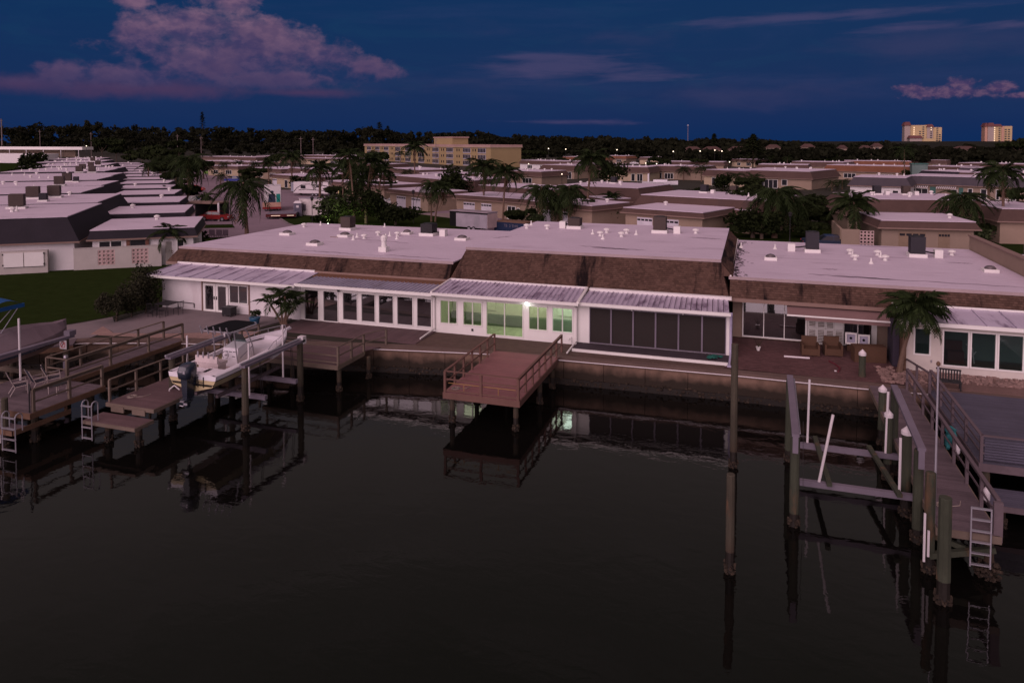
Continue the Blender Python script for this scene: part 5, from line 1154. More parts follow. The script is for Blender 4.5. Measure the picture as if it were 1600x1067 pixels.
PL = [
 ('queen palm with a long bare trunk standing at the street corner above the left roof', 386, 374, 292, 3.9, dict(n=24, weep=True, seed=1, r=.24, cx=380)),
 ('broad drooping palm between the left garages and the street, beside the bright red car', 295, 318, 252, 4.6, dict(n=30, weep=True, seed=2, r=.3)),
 ('small palm rising behind the whitewashed garden wall', 265, 413, 366, 1.9, dict(n=18, seed=4, r=.1)),
 ('young palm in front of the nearest dark edged garage roof', 268, 350, 326, 2.0, dict(n=18, seed=5, r=.12)),
 ('short palm overhanging the third garage roof of the left row', 262, 322, 300, 2.4, dict(n=20, seed=6, r=.14)),
 ('small curved palm by the parked pickup left of the street', 327, 340, 308, 2.3, dict(n=16, seed=7, r=.14, weep=True, cx=322)),
 ('palm with a brown trunk standing right beside the white storage box', 500, 334, 265, 3.2, dict(n=24, seed=8, r=.24)),
 ('tall palm behind the travel trailer', 456, 300, 246, 3.6, dict(n=22, seed=9, r=.2)),
 ('palm left of the tall one behind the travel trailer', 420, 292, 256, 2.8, dict(n=20, seed=10, r=.2)),
 ('leftmost thin trunk of the palm grove on the grass island', 536, 322, 262, 3.0, dict(n=22, seed=11, r=.17)),
 ('slender palm of the grove with the highest crown', 553, 338, 246, 3.0, dict(n=20, seed=12, r=.15, cx=546)),
 ('bushy palm in the middle of the grove on the grass island', 566, 330, 272, 3.4, dict(n=26, seed=13, r=.2, weep=True)),
 ('leaning palm at the right of the grove, trunk slanting up to the right', 572, 332, 254, 3.0, dict(n=22, seed=14, r=.15, cx=580)),
 ('palm behind the grove near the white parked cars', 590, 322, 268, 3.2, dict(n=22, seed=15, r=.2, cx=597)),
 ('lowest drooping palm of the grove on the grass island', 556, 335, 288, 2.8, dict(n=20, seed=16, r=.2, weep=True)),
 ('tall single palm in front of the yellow apartment block', 648, 296, 232, 3.6, dict(n=22, seed=17, r=.2)),
 ('tall palm right of the cargo trailer, left of its twin', 756, 338, 262, 3.3, dict(n=24, seed=18, r=.18)),
 ('tall palm right of the cargo trailer, nearer the blue skip', 786, 346, 272, 2.9, dict(n=22, seed=19, r=.17, cx=790)),
 ('twin stemmed palm left of the cargo trailer, left stem', 674, 347, 290, 2.5, dict(n=22, seed=20, r=.13, weep=True)),
 ('twin stemmed palm left of the cargo trailer, right stem', 680, 347, 297, 2.4, dict(n=20, seed=21, r=.13, cx=690)),
 ('palm with long hanging fronds behind the blue skip', 846, 356, 298, 3.3, dict(n=26, seed=22, r=.22, weep=True)),
 ('heavy drooping palm above the middle block roof, darkest crown there', 889, 358, 298, 2.9, dict(n=34, seed=23, r=.2, weep=True)),
 ('second trunk of the drooping palm pair above the middle roof', 872, 354, 310, 2.6, dict(n=24, seed=24, r=.16, weep=True)),
 ('very tall palm leaning slightly right over the middle rooftops', 917, 340, 252, 3.6, dict(n=26, seed=25, r=.2, cx=924)),
 ('small palm beside the beige double garage in the middle', 955, 340, 311, 2.2, dict(n=18, seed=26, r=.1)),
 ('palm at the right corner of the beige double garage', 1112, 352, 322, 2.7, dict(n=24, seed=27, r=.16)),
 ('palm right of the beige double garage among dark shrubs', 1150, 360, 330, 2.6, dict(n=22, seed=28, r=.16, weep=True)),
 ('big weeping palm with a thick trunk left of the street lamp in the garden', 1210, 372, 304, 3.6, dict(n=36, seed=29, r=.32, weep=True, cx=1214)),
 ('palm companion right behind the big weeping palm', 1240, 362, 318, 2.8, dict(n=24, seed=30, r=.2, weep=True)),
 ('palm with outspread fronds left of the taupe garage', 1334, 382, 322, 3.2, dict(n=24, seed=31, r=.2)),
 ('large palm in front of the right end of the taupe garage', 1503, 380, 312, 3.5, dict(n=28, seed=32, r=.2, weep=True)),
 ('low bushy palm under the large palm by the taupe garage', 1492, 384, 354, 2.4, dict(n=22, seed=33, r=.2)),
 ('tall palm with a straight grey trunk near the right edge', 1567, 376, 272, 3.0, dict(n=24, seed=34, r=.19)),
 ('palm crown left of the tall palm near the right edge', 1545, 330, 276, 2.8, dict(n=20, seed=35, r=.18)),
 ('small palm at the right edge below the fence', 1592, 345, 328, 2.0, dict(n=18, seed=36, r=.15)),
]
for lb, bx, by, cy_, L_, k in PL: palmpx(lb, bx, by, cy_, L_, **k)
FP = [(1413, 290, 236, 4, 'far palm with a round dark crown below the left tower'), (1068, 282, 266, 3, 'far palm left of a pair by the canal houses'), (1096, 284, 265, 3.2, 'far palm right of a pair by the canal houses'),
 (1150, 296, 276, 3, 'far palm in front of the porch columns by the canal'), (1178, 298, 279, 3, 'far palm at the right end of the canal porch'), (626, 262, 240, 3.4, 'far palm before the left end of the yellow apartments'),
 (583, 258, 238, 3.4, 'far palm at the left corner of the yellow apartments'), (735, 264, 252, 2.2, 'small palm at the foot of the yellow apartments'), (700, 292, 272, 2.6, 'small palm before the long brown roof in the middle'),
 (636, 290, 270, 2.8, 'small palm left of the long brown roof in the middle'), (770, 292, 268, 3, 'palm beside the tan gable end in the middle'), (812, 292, 276, 2.6, 'small palm before the pale garage roof'),
 (1316, 296, 286, 2.4, 'small palm before the grey roofed row'), (1300, 298, 288, 2.4, 'small palm at the left end of the grey roofed row'), (1425, 250, 232, 3, 'far palm right of the one below the left tower'),
 (350, 275, 258, 3.2, 'palm by the green bus in the far street'), (373, 272, 256, 3.2, 'palm right of the green bus in the far street'), (398, 276, 258, 3, 'palm above the box truck in the far street'), (345, 292, 275, 2.4, 'young palm at the far street corner'),
 (830, 284, 270, 2.6, 'palm in front of the canal balconies, left'), (905, 278, 262, 2.8, 'palm in front of the canal balconies, right'), (442, 262, 250, 3, 'palm rising from the far roofs left of centre'), (560, 262, 246, 3, 'palm in the distance left of the apartments'),
 (232, 300, 262, 3.4, 'palm at the far end of the left garages'), (250, 290, 256, 3.6, 'second palm at the far end of the left garages'), (275, 285, 250, 3.8, 'palm behind the far end of the left garages'), (1205, 262, 246, 3, 'far palm right of the tall conifer'), (1230, 264, 248, 2.8, 'far palm beside the dark gabled roof')]
for i, (bx, by, cy_, L_, lb) in enumerate(FP): palmpx(lb, bx, by, cy_, L_, n=18, seed=50+i, r=.18, far=True, weep=(i % 3 == 0))

# ------------------------------------------------------------------ villas
VENTME = MB().lathe((0, 0, 0), [(.2, 0), (.16, .1), (.07, .25), (.06, .5)], 6).mesh('roof_vent', WHITE)
CAPME = MB().lathe((0, 0, 0), [(.2, 0), (.15, .2), (.3, .3), (.3, .4), (.1, .5)], 7).mesh('roof_vent', WHITE)
def ac_mesh(m_):
    m = MB(); m.box(-.45, .45, -.45, .45, .22, 1.2)
    for k in range(6): m.box(-.48, .48, -.48, .48, .3+k*.16, .34+k*.16)
    return m.mesh('air_conditioner', m_)
ACM = [ac_mesh(ACB), ac_mesh(ACG)]
CURB = MB().box(-.6, .6, -.6, .6, 0, .2).mesh('equipment_curb', WHITE)
GPANE = MB().box(-.22, .22, 0, .02, -.12, .12).mesh('pane', DARKWIN)
GARG = mat('garage_white', (.66, .62, .68), .6, .05, 4.); TAUPE = mat('garage_taupe', (.27, .19, .13), .6, .08, 4.)
def villa_at(label, FL, d, w, zr, ze, depth, mans=SHING2, wall=BEIGE, opens=(), vents=4, acs=1, seed=0, slope=.6, inset=.5, name='villa', roofm=ROOF, skirt_sides=True, base=0, acm=0, group=None):
    rnd = random.Random(seed+17); d = Vector((d.x, d.y, 0)).normalized(); rz = math.atan2(d.y, d.x)
    org = Vector((FL.x, FL.y, base))
    t = thing(name, label, 'house', org, rz, group, True); s = slope*(zr-ze); zr -= base; ze -= base; e = s
    m = MB(); m.hexa([(-e, -s, ze), (w+e, -s, ze), (w+e, depth+s, ze), (-e, depth+s, ze), (0, 0, zr-.02), (w, 0, zr-.02), (w, depth, zr-.02), (0, depth, zr-.02)]); m.build('mansard', mans, t)
    m = MB(); m.box(-.05, w+.05, -.05, depth+.05, zr-.02, zr+.06); m.build('roof', roofm, t)
    m = MB(); m.box(-e-.04, w+e+.04, -s-.06, depth+s+.04, ze-.14, ze-.002); m.build('fascia', FASC, t)
    y0 = -s+inset
    m = MB(); m.box(-e+inset, w+e-inset, y0, depth+s-inset, 0, ze-.145); m.build('wall', wall, t)
    for o in opens:
        kd, xa, xb, za, zb = o
        if kd == 'garage':
            q = MB(); q.box(xa, xb, y0-.04, y0-.002, za, zb)
            for k in range(1, 4): zz = za+(zb-za)*k/4; q.box(xa, xb, y0-.055, y0-.04, zz-.02, zz+.02)
            gd = q.build('garage_door', TAUPE if mans is SHING and False else (TAUPE if 'taupe' in label else GARG), t)
            for k in range(4): shared('pane', GPANE, gd, (xa+(xb-xa)*(k+.5)/4, y0-.065, zb-.3), (0, 0, 0), ((xb-xa)/4/.55, 1, 1))
        elif kd == 'lit':
            q = MB(); q.box(xa, xb, y0-.05, y0-.003, za, zb); q.build('lit_door', MATS.get('lit_doorway') or m_emit('lit_doorway', (1., .75, .35), .55), t)
        elif kd == 'awning':
            q = MB(); n = max(3, int((xb-xa)/.35))
            for k in range(n): a = xa+(xb-xa)*k/n; q.hexa([(a, y0-1.2, za), (a+(xb-xa)/n*.5, y0-1.2, za), (a+(xb-xa)/n*.5, y0-.01, zb), (a, y0-.01, zb), (a, y0-1.2, za+.05), (a+(xb-xa)/n*.5, y0-1.2, za+.05), (a+(xb-xa)/n*.5, y0-.01, zb+.05), (a, y0-.01, zb+.05)])
            q.build('striped_awning', PVC, t)
        elif kd == 'wall2':
            q = MB(); q.box(xa, xb, y0-.03, y0-.002, za, zb); q.build('wall_panel', MATS.get('teal_panel') or mat('teal_panel', (.06, .15, .13), .7, .1), t)
        else:
            q = MB(); q.box(xa, xb, y0-.05, y0-.002, za, zb); f = q.build('window', TRIMW, t); n = max(1, round((xb-xa)/1.1))
            p = MB(); ww = (xb-xa-.1)/n
            for k in range(n): p.box(xa+.05+k*ww+.05, xa+.05+(k+1)*ww-.05, y0-.065, y0-.051, za+.08, zb-.08)
            p.build('panes' if n > 1 else 'pane', DARKWIN, f)
    for k in range(vents):
        shared('roof_vent', VENTME if k % 2 else CAPME, t, (rnd.uniform(.1, .9)*w, rnd.uniform(.3, .9)*depth, zr+.06))
    for k in range(acs):
        x = w*(.25+.5*(k+.3)/max(1, acs)); yy = depth*.7; shared('equipment_curb', CURB, t, (x, yy, zr+.06)); shared('air_conditioner', ACM[(k+acm) % 2], t, (x, yy, zr+.06))
        shared('duct_box', MB().box(-.25, .25, -.3, .3, 0, .5).mesh('duct_box', WHITE), t, (x+1.3, yy, zr+.06))
    return t
def villa(label, px, zr=4.2, ze=2.65, depth=13, opens=(), **k):
    x0, y0, x1, y1 = px; A_ = G(x0, y0, zr); Bp = G(x1, y1, zr); d = Bp-A_; w = d.length; dn = d.normalized()
    s = k.get('slope', .6)*(zr-ze); off = Vector((-dn.y, dn.x, 0))*(-s+k.get('inset', .5))
    def fx(p):
        r_ = ray(p, 300); q = A_+off; den = r_.x*dn.y-r_.y*dn.x
        t = (q.x*dn.y-q.y*dn.x)/den; hit = Vector((r_.x*t, r_.y*t, 0)); return (hit-Vector((q.x, q.y, 0))).dot(dn)
    ops = [(o[0], fx(o[1]), fx(o[2]), o[3], o[4]) for o in opens]
    return villa_at(label, A_, dn, w, zr, ze, depth, opens=ops, **k)
villa('garage with two white doors behind the parked white sedan', (607.5, 295, 668, 301.5), 3.2, 2.65, 8, [('garage', 620, 634, 0, 2.1), ('garage', 643, 657, 0, 2.1)], vents=1, acs=0, seed=1)
villa('double garage above the cargo trailer with white doors and a row of small panes', (711, 304, 830, 312), 3.2, 2.65, 8, [('garage', 724.5, 742, 0, 2.1), ('garage', 752, 768, 0, 2.1), ('window', 793, 806, 0, 2.0)], vents=1, acs=0, seed=2)
villa('garage half hidden by weeping palms behind the middle roof', (829, 314, 925, 322), 3.2, 2.65, 8, [('garage', 847, 861, 0, 2.1), ('garage', 880, 890, 0, 2.1), ('window', 808, 812, 1, 2)], vents=1, acs=0, seed=3)
villa('beige double garage with two white doors in the centre of the background', (974.6, 324.5, 1098.5, 333), 3.2, 2.65, 9, [('garage', 996, 1020, 0, 2.1), ('garage', 1033, 1061, 0, 2.1)], vents=1, acs=0, seed=4)
villa('taupe garage house with arched door panes behind the wide right roof', (1377, 344.5, 1524, 347.5), 3.4, 2.7, 9, [('garage', 1406, 1448, 0, 2.25), ('garage', 1468, 1486, 0, 2.25)], wall=TAN, vents=1, acs=0, seed=5)
villa('big brown mansard house behind the taupe garage', (1338, 311, 1536, 313.5), 4.5, 2.65, 11, [], vents=7, acs=2, acm=1, seed=6, slope=1.0, wall=TAN)
villa('pale roofed house at the right edge behind the tall palm', (1566, 326.5, 1660, 328), 4.0, 2.65, 11, [], vents=4, acs=0, seed=7)
villa('beige garage wing with a lit doorway beside the palm grove', (509, 282.5, 600, 290), 3.2, 2.65, 9, [('lit', 529, 534, .3, 2.0), ('garage', 511, 522, 0, 2.1)], wall=BEIGE, vents=3, acs=0, seed=8)
villa('low house with cream wall behind the box truck', (423, 272.5, 500, 277.5), 3.2, 2.65, 9, [('garage', 426, 433, 0, 2.1), ('window', 445, 450, 0, 2)], wall=CREAM, vents=4, acs=0, seed=9)
villa('brown roofed house behind the travel trailer', (452, 262.5, 520, 266.5), 4.2, 2.65, 11, [], vents=3, acs=0, seed=10)
villa('house with a plain brown mansard behind the cargo trailer garage', (686, 281, 741, 282.5), 4.4, 2.65, 13, [], vents=6, acs=0, seed=11)
villa('white roofed lower wing right of the plain brown mansard', (748, 289.5, 860, 297), 3.7, 2.65, 9, [], vents=2, acs=0, seed=12)
villa('brown mansard house left of the plain one, partly behind trees', (612, 274, 684, 280), 4.2, 2.65, 11, [], vents=5, acs=0, seed=13)
villa('big brown mansard house in the centre with a grey rooftop unit', (873, 289.5, 997, 294.5), 4.2, 1.6, 13, [], vents=6, acs=1, acm=1, seed=14)
villa('white roofed porch wing below the big central mansard', (919, 307, 949, 311.5), 3.0, 2.5, 4, [], vents=0, acs=0, seed=15)
villa('long low house with two rooftop units behind the beige double garage', (1002, 304.5, 1197, 314.5), 4.2, 2.65, 12, [], vents=4, acs=2, acm=1, seed=16)
villa('house wing at the right of the long low house with a pale strip roof', (1142, 327, 1172, 329.5), 3.0, 2.5, 5, [], vents=0, acs=0, seed=17)
villa('broad beige walled house with a hipped brown mansard right of centre', (1152, 265.5, 1266, 268.5), 4.4, 2.65, 20, [('window', 1221, 1230, .8, 2.3), ('window', 1180, 1215, 0, 2.2)], vents=6, acs=0, seed=18)
GP_ = [('window', 1353, 1362, .6, 1.9), ('window', 1366, 1374, .6, 1.9), ('window', 1384, 1391, .6, 1.9), ('window', 1394, 1404, .6, 1.9)]
villa('grey mansard row house with white trimmed windows, left part', (1334, 276.5, 1416, 278.5), 4.4, 2.65, 12, GP_, mans=SHINGG, wall=WALLW, vents=3, acs=0, seed=19)
villa('grey mansard row house with striped awnings and teal panels, right part', (1419, 274.5, 1618, 280), 4.4, 2.65, 12, [('wall2', 1414, 1420, 0, 2.2), ('awning', 1419, 1452, 1.9, 2.4), ('window', 1421, 1450, .6, 1.8), ('wall2', 1453, 1462, 0, 2.2), ('awning', 1464, 1496, 1.9, 2.4), ('window', 1486, 1496, .6, 1.8), ('wall2', 1498, 1505, 0, 2.2), ('window', 1512, 1520, 0, 2.1), ('window', 1532, 1542, 0, 2.1), ('window', 1556, 1562, 0, 2.1), ('window', 1578, 1588, 0, 2.1)], mans=SHINGG, wall=TAN, vents=5, acs=0, seed=20)
row = [(848, 257.5, 897, 259, SHING2, BEIGE, 'canal house with balconies of small dark windows, left of the tall centre palm', [('window', 849, 858, .4, 2.2), ('window', 862, 870, .4, 2.2), ('window', 873, 882, 0, 2.2), ('window', 884, 893, 0, 2.2)]),
 (948, 260.5, 1012, 261.5, SHING2, CREAM, 'canal house with a glowing cream wall behind the centre palm', [('window', 986, 992, 0, 2.2), ('window', 995, 1004, 0, 2.2)]),
 (1015, 259, 1100, 260.5, SHING2, BEIGE, 'canal house with a tall brown mansard and blue shaded porch', [('window', 1004, 1018, .2, 2), ('window', 1022, 1034, .2, 2), ('window', 1038, 1052, .2, 2)]),
 (1104, 265, 1165, 267.5, SHING2, CREAM, 'canal house whose porch shows a row of pale columns', [('window', 1112, 1118, 0, 2.2), ('window', 1121, 1127, 0, 2.2), ('window', 1130, 1136, 0, 2.2)]),
 (1167, 265, 1150, 265, None, None, '', ())]
for i, (a, b, c, d_, mm, wm_, lb, op) in enumerate(row[:4]): villa(lb, (a, b, c, d_), 4.2, 2.65, 12, op, mans=mm, wall=wm_, vents=4, acs=0, seed=30+i)
far = [(814, 250.5, 864, 252, 'flat pale roofed block right of the yellow apartments', SHING2, WALLW, 3.9),
 (896, 255.5, 948, 257, 'brown roof stretch left behind the centre palm crown', SHING2, BEIGE, 4.0), (880, 245, 936, 246, 'orange brown far roof under the distant street lights', SHINGR, BEIGE, 4.0), (940, 243.5, 978, 244, 'dark red far roof beside a tall lamp', SHINGR, BEIGE, 4.), 
 (1000, 246, 1046, 246.5, 'far row house with a lit yellow wall, left', SHING2, CREAM, 3.6), (1047, 246.5, 1090, 247, 'far row house with a dark carport', SHING2, CREAM, 3.6), (1092, 247, 1142, 248, 'far row house with a raised white roof block', SHING2, CREAM, 3.6), (1144, 248.5, 1180, 249.5, 'far row house beside the tall conifer', SHING2, CREAM, 3.6),
 (1268, 247, 1316, 248, 'small far brown mansard before the dark woods', SHING2, BEIGE, 4.2), (1238, 252.5, 1318, 254, 'far maroon mansard left of the rust coloured row', SHING2, BEIGE, 4.2), (1292, 258, 1420, 260.5, 'rust coloured mansard row right of centre', SHINGR, BEIGE, 4.4), (1320, 251.5, 1424, 252.5, 'thin far roof line above the rust coloured row', SHINGR, BEIGE, 4.),
 (1424, 249.5, 1478, 250.5, 'far brown mansard under the left tower', SHING2, BEIGE, 4.), (1498, 254.5, 1600, 257, 'far white edged mansard under the right tower', SHING2, BEIGE, 4.2), (1448, 259.5, 1505, 261, 'low far roof with pinkish wall left of the teal shed', SHING2, BEIGE, 4.), (1500, 262, 1610, 265.5, 'long far grey mansard at the right edge', SHINGG, BEIGE, 4.), (1440, 266.5, 1500, 269, 'dark solar panelled roof before the grey row', SHINGD, BEIGE, 4.), (1572, 244, 1612, 245, 'far pale walled house at the right edge', SHING2, CREAM, 4.),
 (1450, 245, 1478, 245.6, 'far low house below the left tower with cream wall', SHING2, CREAM, 3.6),
 (655, 270, 706, 273, 'pale roof strip seen left of the plain brown mansard', SHING2, BEIGE, 3.8), (772, 266, 846, 268.5, 'low pale roof below the right end of the yellow apartments', SHING2, BEIGE, 3.8), (1185, 257, 1262, 258, 'thin brown roof stretch behind the broad beige walled house', SHING2, BEIGE, 4.0), (1040, 252.5, 1130, 253.5, 'thin far roof before the row houses with lit lamps', SHING2, BEIGE, 3.8), (1186, 246.5, 1236, 247, 'thin far roof right of the tall conifer', SHING2, BEIGE, 3.8), (1340, 246.5, 1412, 247, 'far pale roof line under the dark woods', SHING2, BEIGE, 3.8), (560, 256, 606, 257, 'thin roof strip left of the yellow apartments foot', SHING2, BEIGE, 3.6), (1500, 269.5, 1610, 272, 'long low pale roof behind the grey row right part', SHING2, BEIGE, 4.1), (860, 252, 930, 253, 'flat pale roof strip behind the canal balconies', SHING2, BEIGE, 4.0),
 (400, 243.5, 446, 244.5, 'far white roofed house in the left distance with a car before it', SHING2, BEIGE, 3.8), (470, 242.5, 520, 243.5, 'far maroon roof in the left distance', SHING2, BEIGE, 3.9), (470, 247, 548, 248.5, 'far pale fascia row in the left distance', SHING2, CREAM, 3.2), (524, 243, 570, 244, 'far maroon roof left of the yellow apartments', SHING2, BEIGE, 3.9), (318, 244.5, 400, 246, 'far pink roof beyond the left street', SHING2, BEIGE, 3.9), (316, 251, 392, 254, 'far house row beyond the green bus', SHING2, BEIGE, 3.6), (325, 259, 372, 260, 'house behind the green bus', SHING2, CREAM, 3.4), (395, 262, 440, 264.5, 'house behind the left palms of the far street', SHING2, BEIGE, 3.4), (608, 262.5, 656, 266, 'white roof before the yellow apartments', SHING2, BEIGE, 3.6), (498, 270, 570, 274, 'pale roof seen through the palm grove', SHING2, BEIGE, 3.6)]
for i, (a, b, c, d_, lb, mm, wm_, zr) in enumerate(far): villa(lb, (a, b, c, d_), zr, 2.6, 11, [('window', a+(c-a)*.2, a+(c-a)*.35, .6, 2.), ('window', a+(c-a)*.6, a+(c-a)*.8, .6, 2.)], mans=mm, wall=wm_, vents=5, acs=0, seed=60+i)
# ---- the left rows: dark edged garages and long white roofs
ORD = ['nearest', 'second', 'third', 'fourth', 'fifth', 'sixth', 'seventh', 'eighth', 'ninth', 'tenth', 'eleventh', 'twelfth', 'thirteenth', 'fourteenth']
gts = [(75.4, -15.2, -6.4), (91.8, -17.4, -8.8), (108, -19.7, -11), (125, -22.1, -13.4), (141.3, -24.5, -15.8), (158, -26.8, -18), (175, -29.6, -20.8), (192, -32, -23.5), (210, -35.2, -26.8), (228, -38.5, -30), (247, -42.5, -34), (266, -46, -37.5), (286, -50, -41), (306, -54, -45)]
for i, (t_, s0, s1) in enumerate(gts):
    v = villa_at(ORD[i]+' garage with a dark mansard edge in the left row beside the street', ST(s0, t_), D1, s1-s0, 3.5, 2.7, 10.2, SHINGD, WALLW, [('window', .6, 2.6, .3, 2.5), ('window', 7.2, 7.9, 1.2, 2.4)] if i == 0 else (), 1, 0, i, .35, .4)
rows = [(75, -17.2, -62), (110.5, -23.5, -66), (147.5, -28.7, -66), (190, -35.2, -56), (232, -44, -64), (275, -53, -71), (320, -62, -78)]
for i, (t_, s1, s0) in enumerate(rows):
    ve = [4, 3, 2, 1, 1, 1, 1]
    villa_at(ORD[i]+' long white roof with charcoal mansard in the left rows, front half', ST(s0, t_+1.), D1, s1-s0, 4.8, 2.65, 15, SHINGD, WALLW, (), 14, 0, i, .55, .5)
    villa_at(ORD[i]+' long white roof with charcoal mansard in the left rows, rear half', ST(s0+2, t_+18.), D1, s1-s0-2.8, 4.8, 2.65, 14.5, SHINGD, WALLW, (), 10, 0, i+20, .55, .5)
    # rooftop condensers near the right end
acp = [(27, 326, 0), (52, 311, 0), (85, 309, 0), (68, 315, 1), (93, 290.5, 0), (105, 284.5, 0), (119, 285, 1), (124, 270, 0), (129, 266, 0), (144, 270, 0), (142, 262, 0), (153, 259, 0), (145, 253, 0)]
for i, (px, py, k) in enumerate(acp):
    p = G(px, py, 4.86)
    t = thing('air_conditioner', ORD[i]+' rooftop condenser from the camera on the long left roofs', 'air conditioner', (p.x, p.y, 4.86), LD, None, True)
    sc_ = .8 if k else 1.45
    shared('curb', CURB, t, (0, 0, 0), (0, 0, 0), (sc_, 1, 1)); shared('casing', ACM[k], t, (0, 0, 0), (0, 0, 0), (sc_, 1, 1.25 if not k else .8))
sp = villa_at('long low white wing sticking out left of the far left rows', ST(-72, 215), D2, 60, 3.4, 2.65, 9, SHINGD, WALLW, (), 0, 0, 9, .3, .4) if False else None
# house wall with storm shutters at the lower left
sb = thing('window_shutters', 'pair of closed white storm shutters on the whitewashed block wall at the left', 'shutters', ST(-20.4, 74.6), LD, None, True)
m = MB(); m.box(-1.75, 1.95, -.12, .35, 0, 2.0); m.build('block_surround', bk, sb)
for x in (-1.4, .17): m = MB(); m.box(x, x+1.5, -.2, -.13, .62, 1.86); s_ = m.build('shutter', WHITE, sb); 
for x in (-1.45, 1.68):
    for z in (.75, 1.7): m = MB(); m.box(x-.04, x+.04, -.24, -.12, z, z+.12); m.build('hinge', BLACKM, sb)
m = MB(); m.box(-1.42, 1.7, -.15, -.12, .56, .6); m.build('sill', BLACKM, sb)
pw2 = thing('porch_window', 'brown shuttered window on the recessed wall behind the garden wall', 'window', ST(-11.3, 75.38), LD, None, True)
m = MB(); m.box(-.6, .6, -.02, .05, 1.0, 2.5); m.build('pane', DARKWIN, pw2)
for x in (-.95, .65): m = MB(); m.box(x, x+.3, -.06, .05, 1.0, 2.5); m.build('shutter', mat('brown_shutter', (.16, .07, .05), .7, .1), pw2)
m = MB(); m.box(-.66, .66, -.05, .05, .9, .99); m.build('sill', MATS['brown_shutter'], pw2)
m = MB(); a = ST(-8.9, 75.3); m.beam(a+Vector((0, 0, 1.1)), G(262, 412, 0)+Vector((1.5, 2.5, 1.1)), .2, 2.2); tag(m.build('side_wall', bk), 'plain whitewashed wall end between the pierced block wall and the brown mansard', 'wall')
# shrubs at the house corner and lawn furniture
def shrub(label, px, py, rx, ry, rz, n, size, seed, m_=TREE, cat='shrub', z=None, D=None):
    b = G(px, py, 0); t = thing('shrub', label, cat, (b.x, b.y, 0)); blob_leaves(b.x, b.y, rz*.85, rx, ry, rz, n, size, seed, 8).build('foliage', m_, t)
    m = MB(); m.tube((b.x, b.y, 0), (b.x, b.y, rz*.9), max(.05, rx*.05)); m.build('stem', BARK, t); return t
shrub('dark palmetto bush between the nearest left garage and the brown townhouse roof', 300, 388, 2.2, 2, 1.7, 900, .22, 90)
shrub('round bush in front of the nearest left garage end', 268, 345, 1.8, 1.5, 1.5, 700, .2, 91)
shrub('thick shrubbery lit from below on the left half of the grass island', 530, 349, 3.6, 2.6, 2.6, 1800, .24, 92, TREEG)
shrub('dense round bush at the centre of the grass island', 572, 350, 4.4, 2.8, 3.2, 2200, .26, 93)
shrub('spreading shrub at the right tip of the grass island bed', 618, 352, 4.2, 2.2, 1.9, 1600, .24, 94)
shrub('low brownish shrub bed left of the grove', 506, 352, 2.4, 1.4, 1.0, 700, .2, 95)
shrub('large dark tree mass right of the twin stemmed palm', 708, 322, 4.6, 4, 4.2, 2200, .32, 96, cat='tree')
shrub('dark bushes at the foot of the beige double garage, right', 1100, 364, 3.4, 2.2, 1.9, 1400, .25, 97)
shrub('tall leafy tree right of the long low house', 1180, 352, 4.8, 4, 3.6, 2300, .3, 98, cat='tree')
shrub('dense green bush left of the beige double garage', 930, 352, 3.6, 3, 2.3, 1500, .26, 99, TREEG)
shrub('dark shrub behind the garden lamp', 1280, 352, 3.6, 3, 2.6, 1500, .28, 100)
shrub('clipped bush left of the taupe garage door', 1370, 386, 1.1, 1, 1.2, 500, .16, 101)
shrub('small round bush against the taupe garage wall', 1386, 386, .9, .9, .95, 400, .14, 102)
shrub('leafy bush at the foot of the low bushy palm', 1520, 388, 2.2, 1.5, 1.6, 800, .2, 103, TREEG)
shrub('small tree left of the broad beige walled house', 1130, 306, 2.6, 2.2, 3., 900, .3, 104, cat='tree')
shrub('dark tree before the canal house with the cream wall', 958, 288, 4.6, 3, 4., 1300, .4, 105, cat='tree')
shrub('bush beside the white storage box', 492, 336, .9, .8, .9, 500, .17, 106)
shrub('dark hedge behind the low house with the cream wall', 470, 300, 4, 3, 2.4, 900, .3, 107)
shrub('dark bushes by the green lawn at the far left', 40, 290, 7, 4, 3.6, 1800, .45, 108)
shrub('dark bush farther back at the far left', 52, 270, 8, 5, 4.5, 1500, .55, 109)
shrub('shrub between the garden wall palm and the corner bush', 282, 402, 1.6, 1.2, 1.5, 600, .18, 110)
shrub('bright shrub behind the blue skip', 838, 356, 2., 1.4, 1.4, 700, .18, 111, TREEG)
shrub('mass of dark foliage before the big weeping palm', 1190, 374, 4.2, 2., 2.3, 1600, .26, 112)
# garden loungers near the townhouse
for i, (px, lb) in enumerate([(329, 'left brown garden chair on the pavement by the townhouse roof'), (340, 'middle garden chair with a dark cushion by the townhouse roof'), (350, 'right brown garden chair on the pavement by the townhouse roof')]):
    p = G(px, 373, 0); t = thing('garden_chair', lb, 'chair', (p.x, p.y, 0), .2, 'garden chairs on the pavement', True); m = MB(); m.box(-.35, .35, -.35, .35, .38, .45); m.build('seat', mat('mauve_metal', (.09, .06, .08), .7, .1), t); m = MB(); m.box(-.35, .35, .32, .38, .45, 1.05); m.build('backrest', MATS['mauve_metal'], t)
    for a in (-.3, .3):
        for b in (-.3, .3): m = MB(); m.tube((a, b, 0), (a, b, .38), .025); m.build('leg', MATS['mauve_metal'], t)

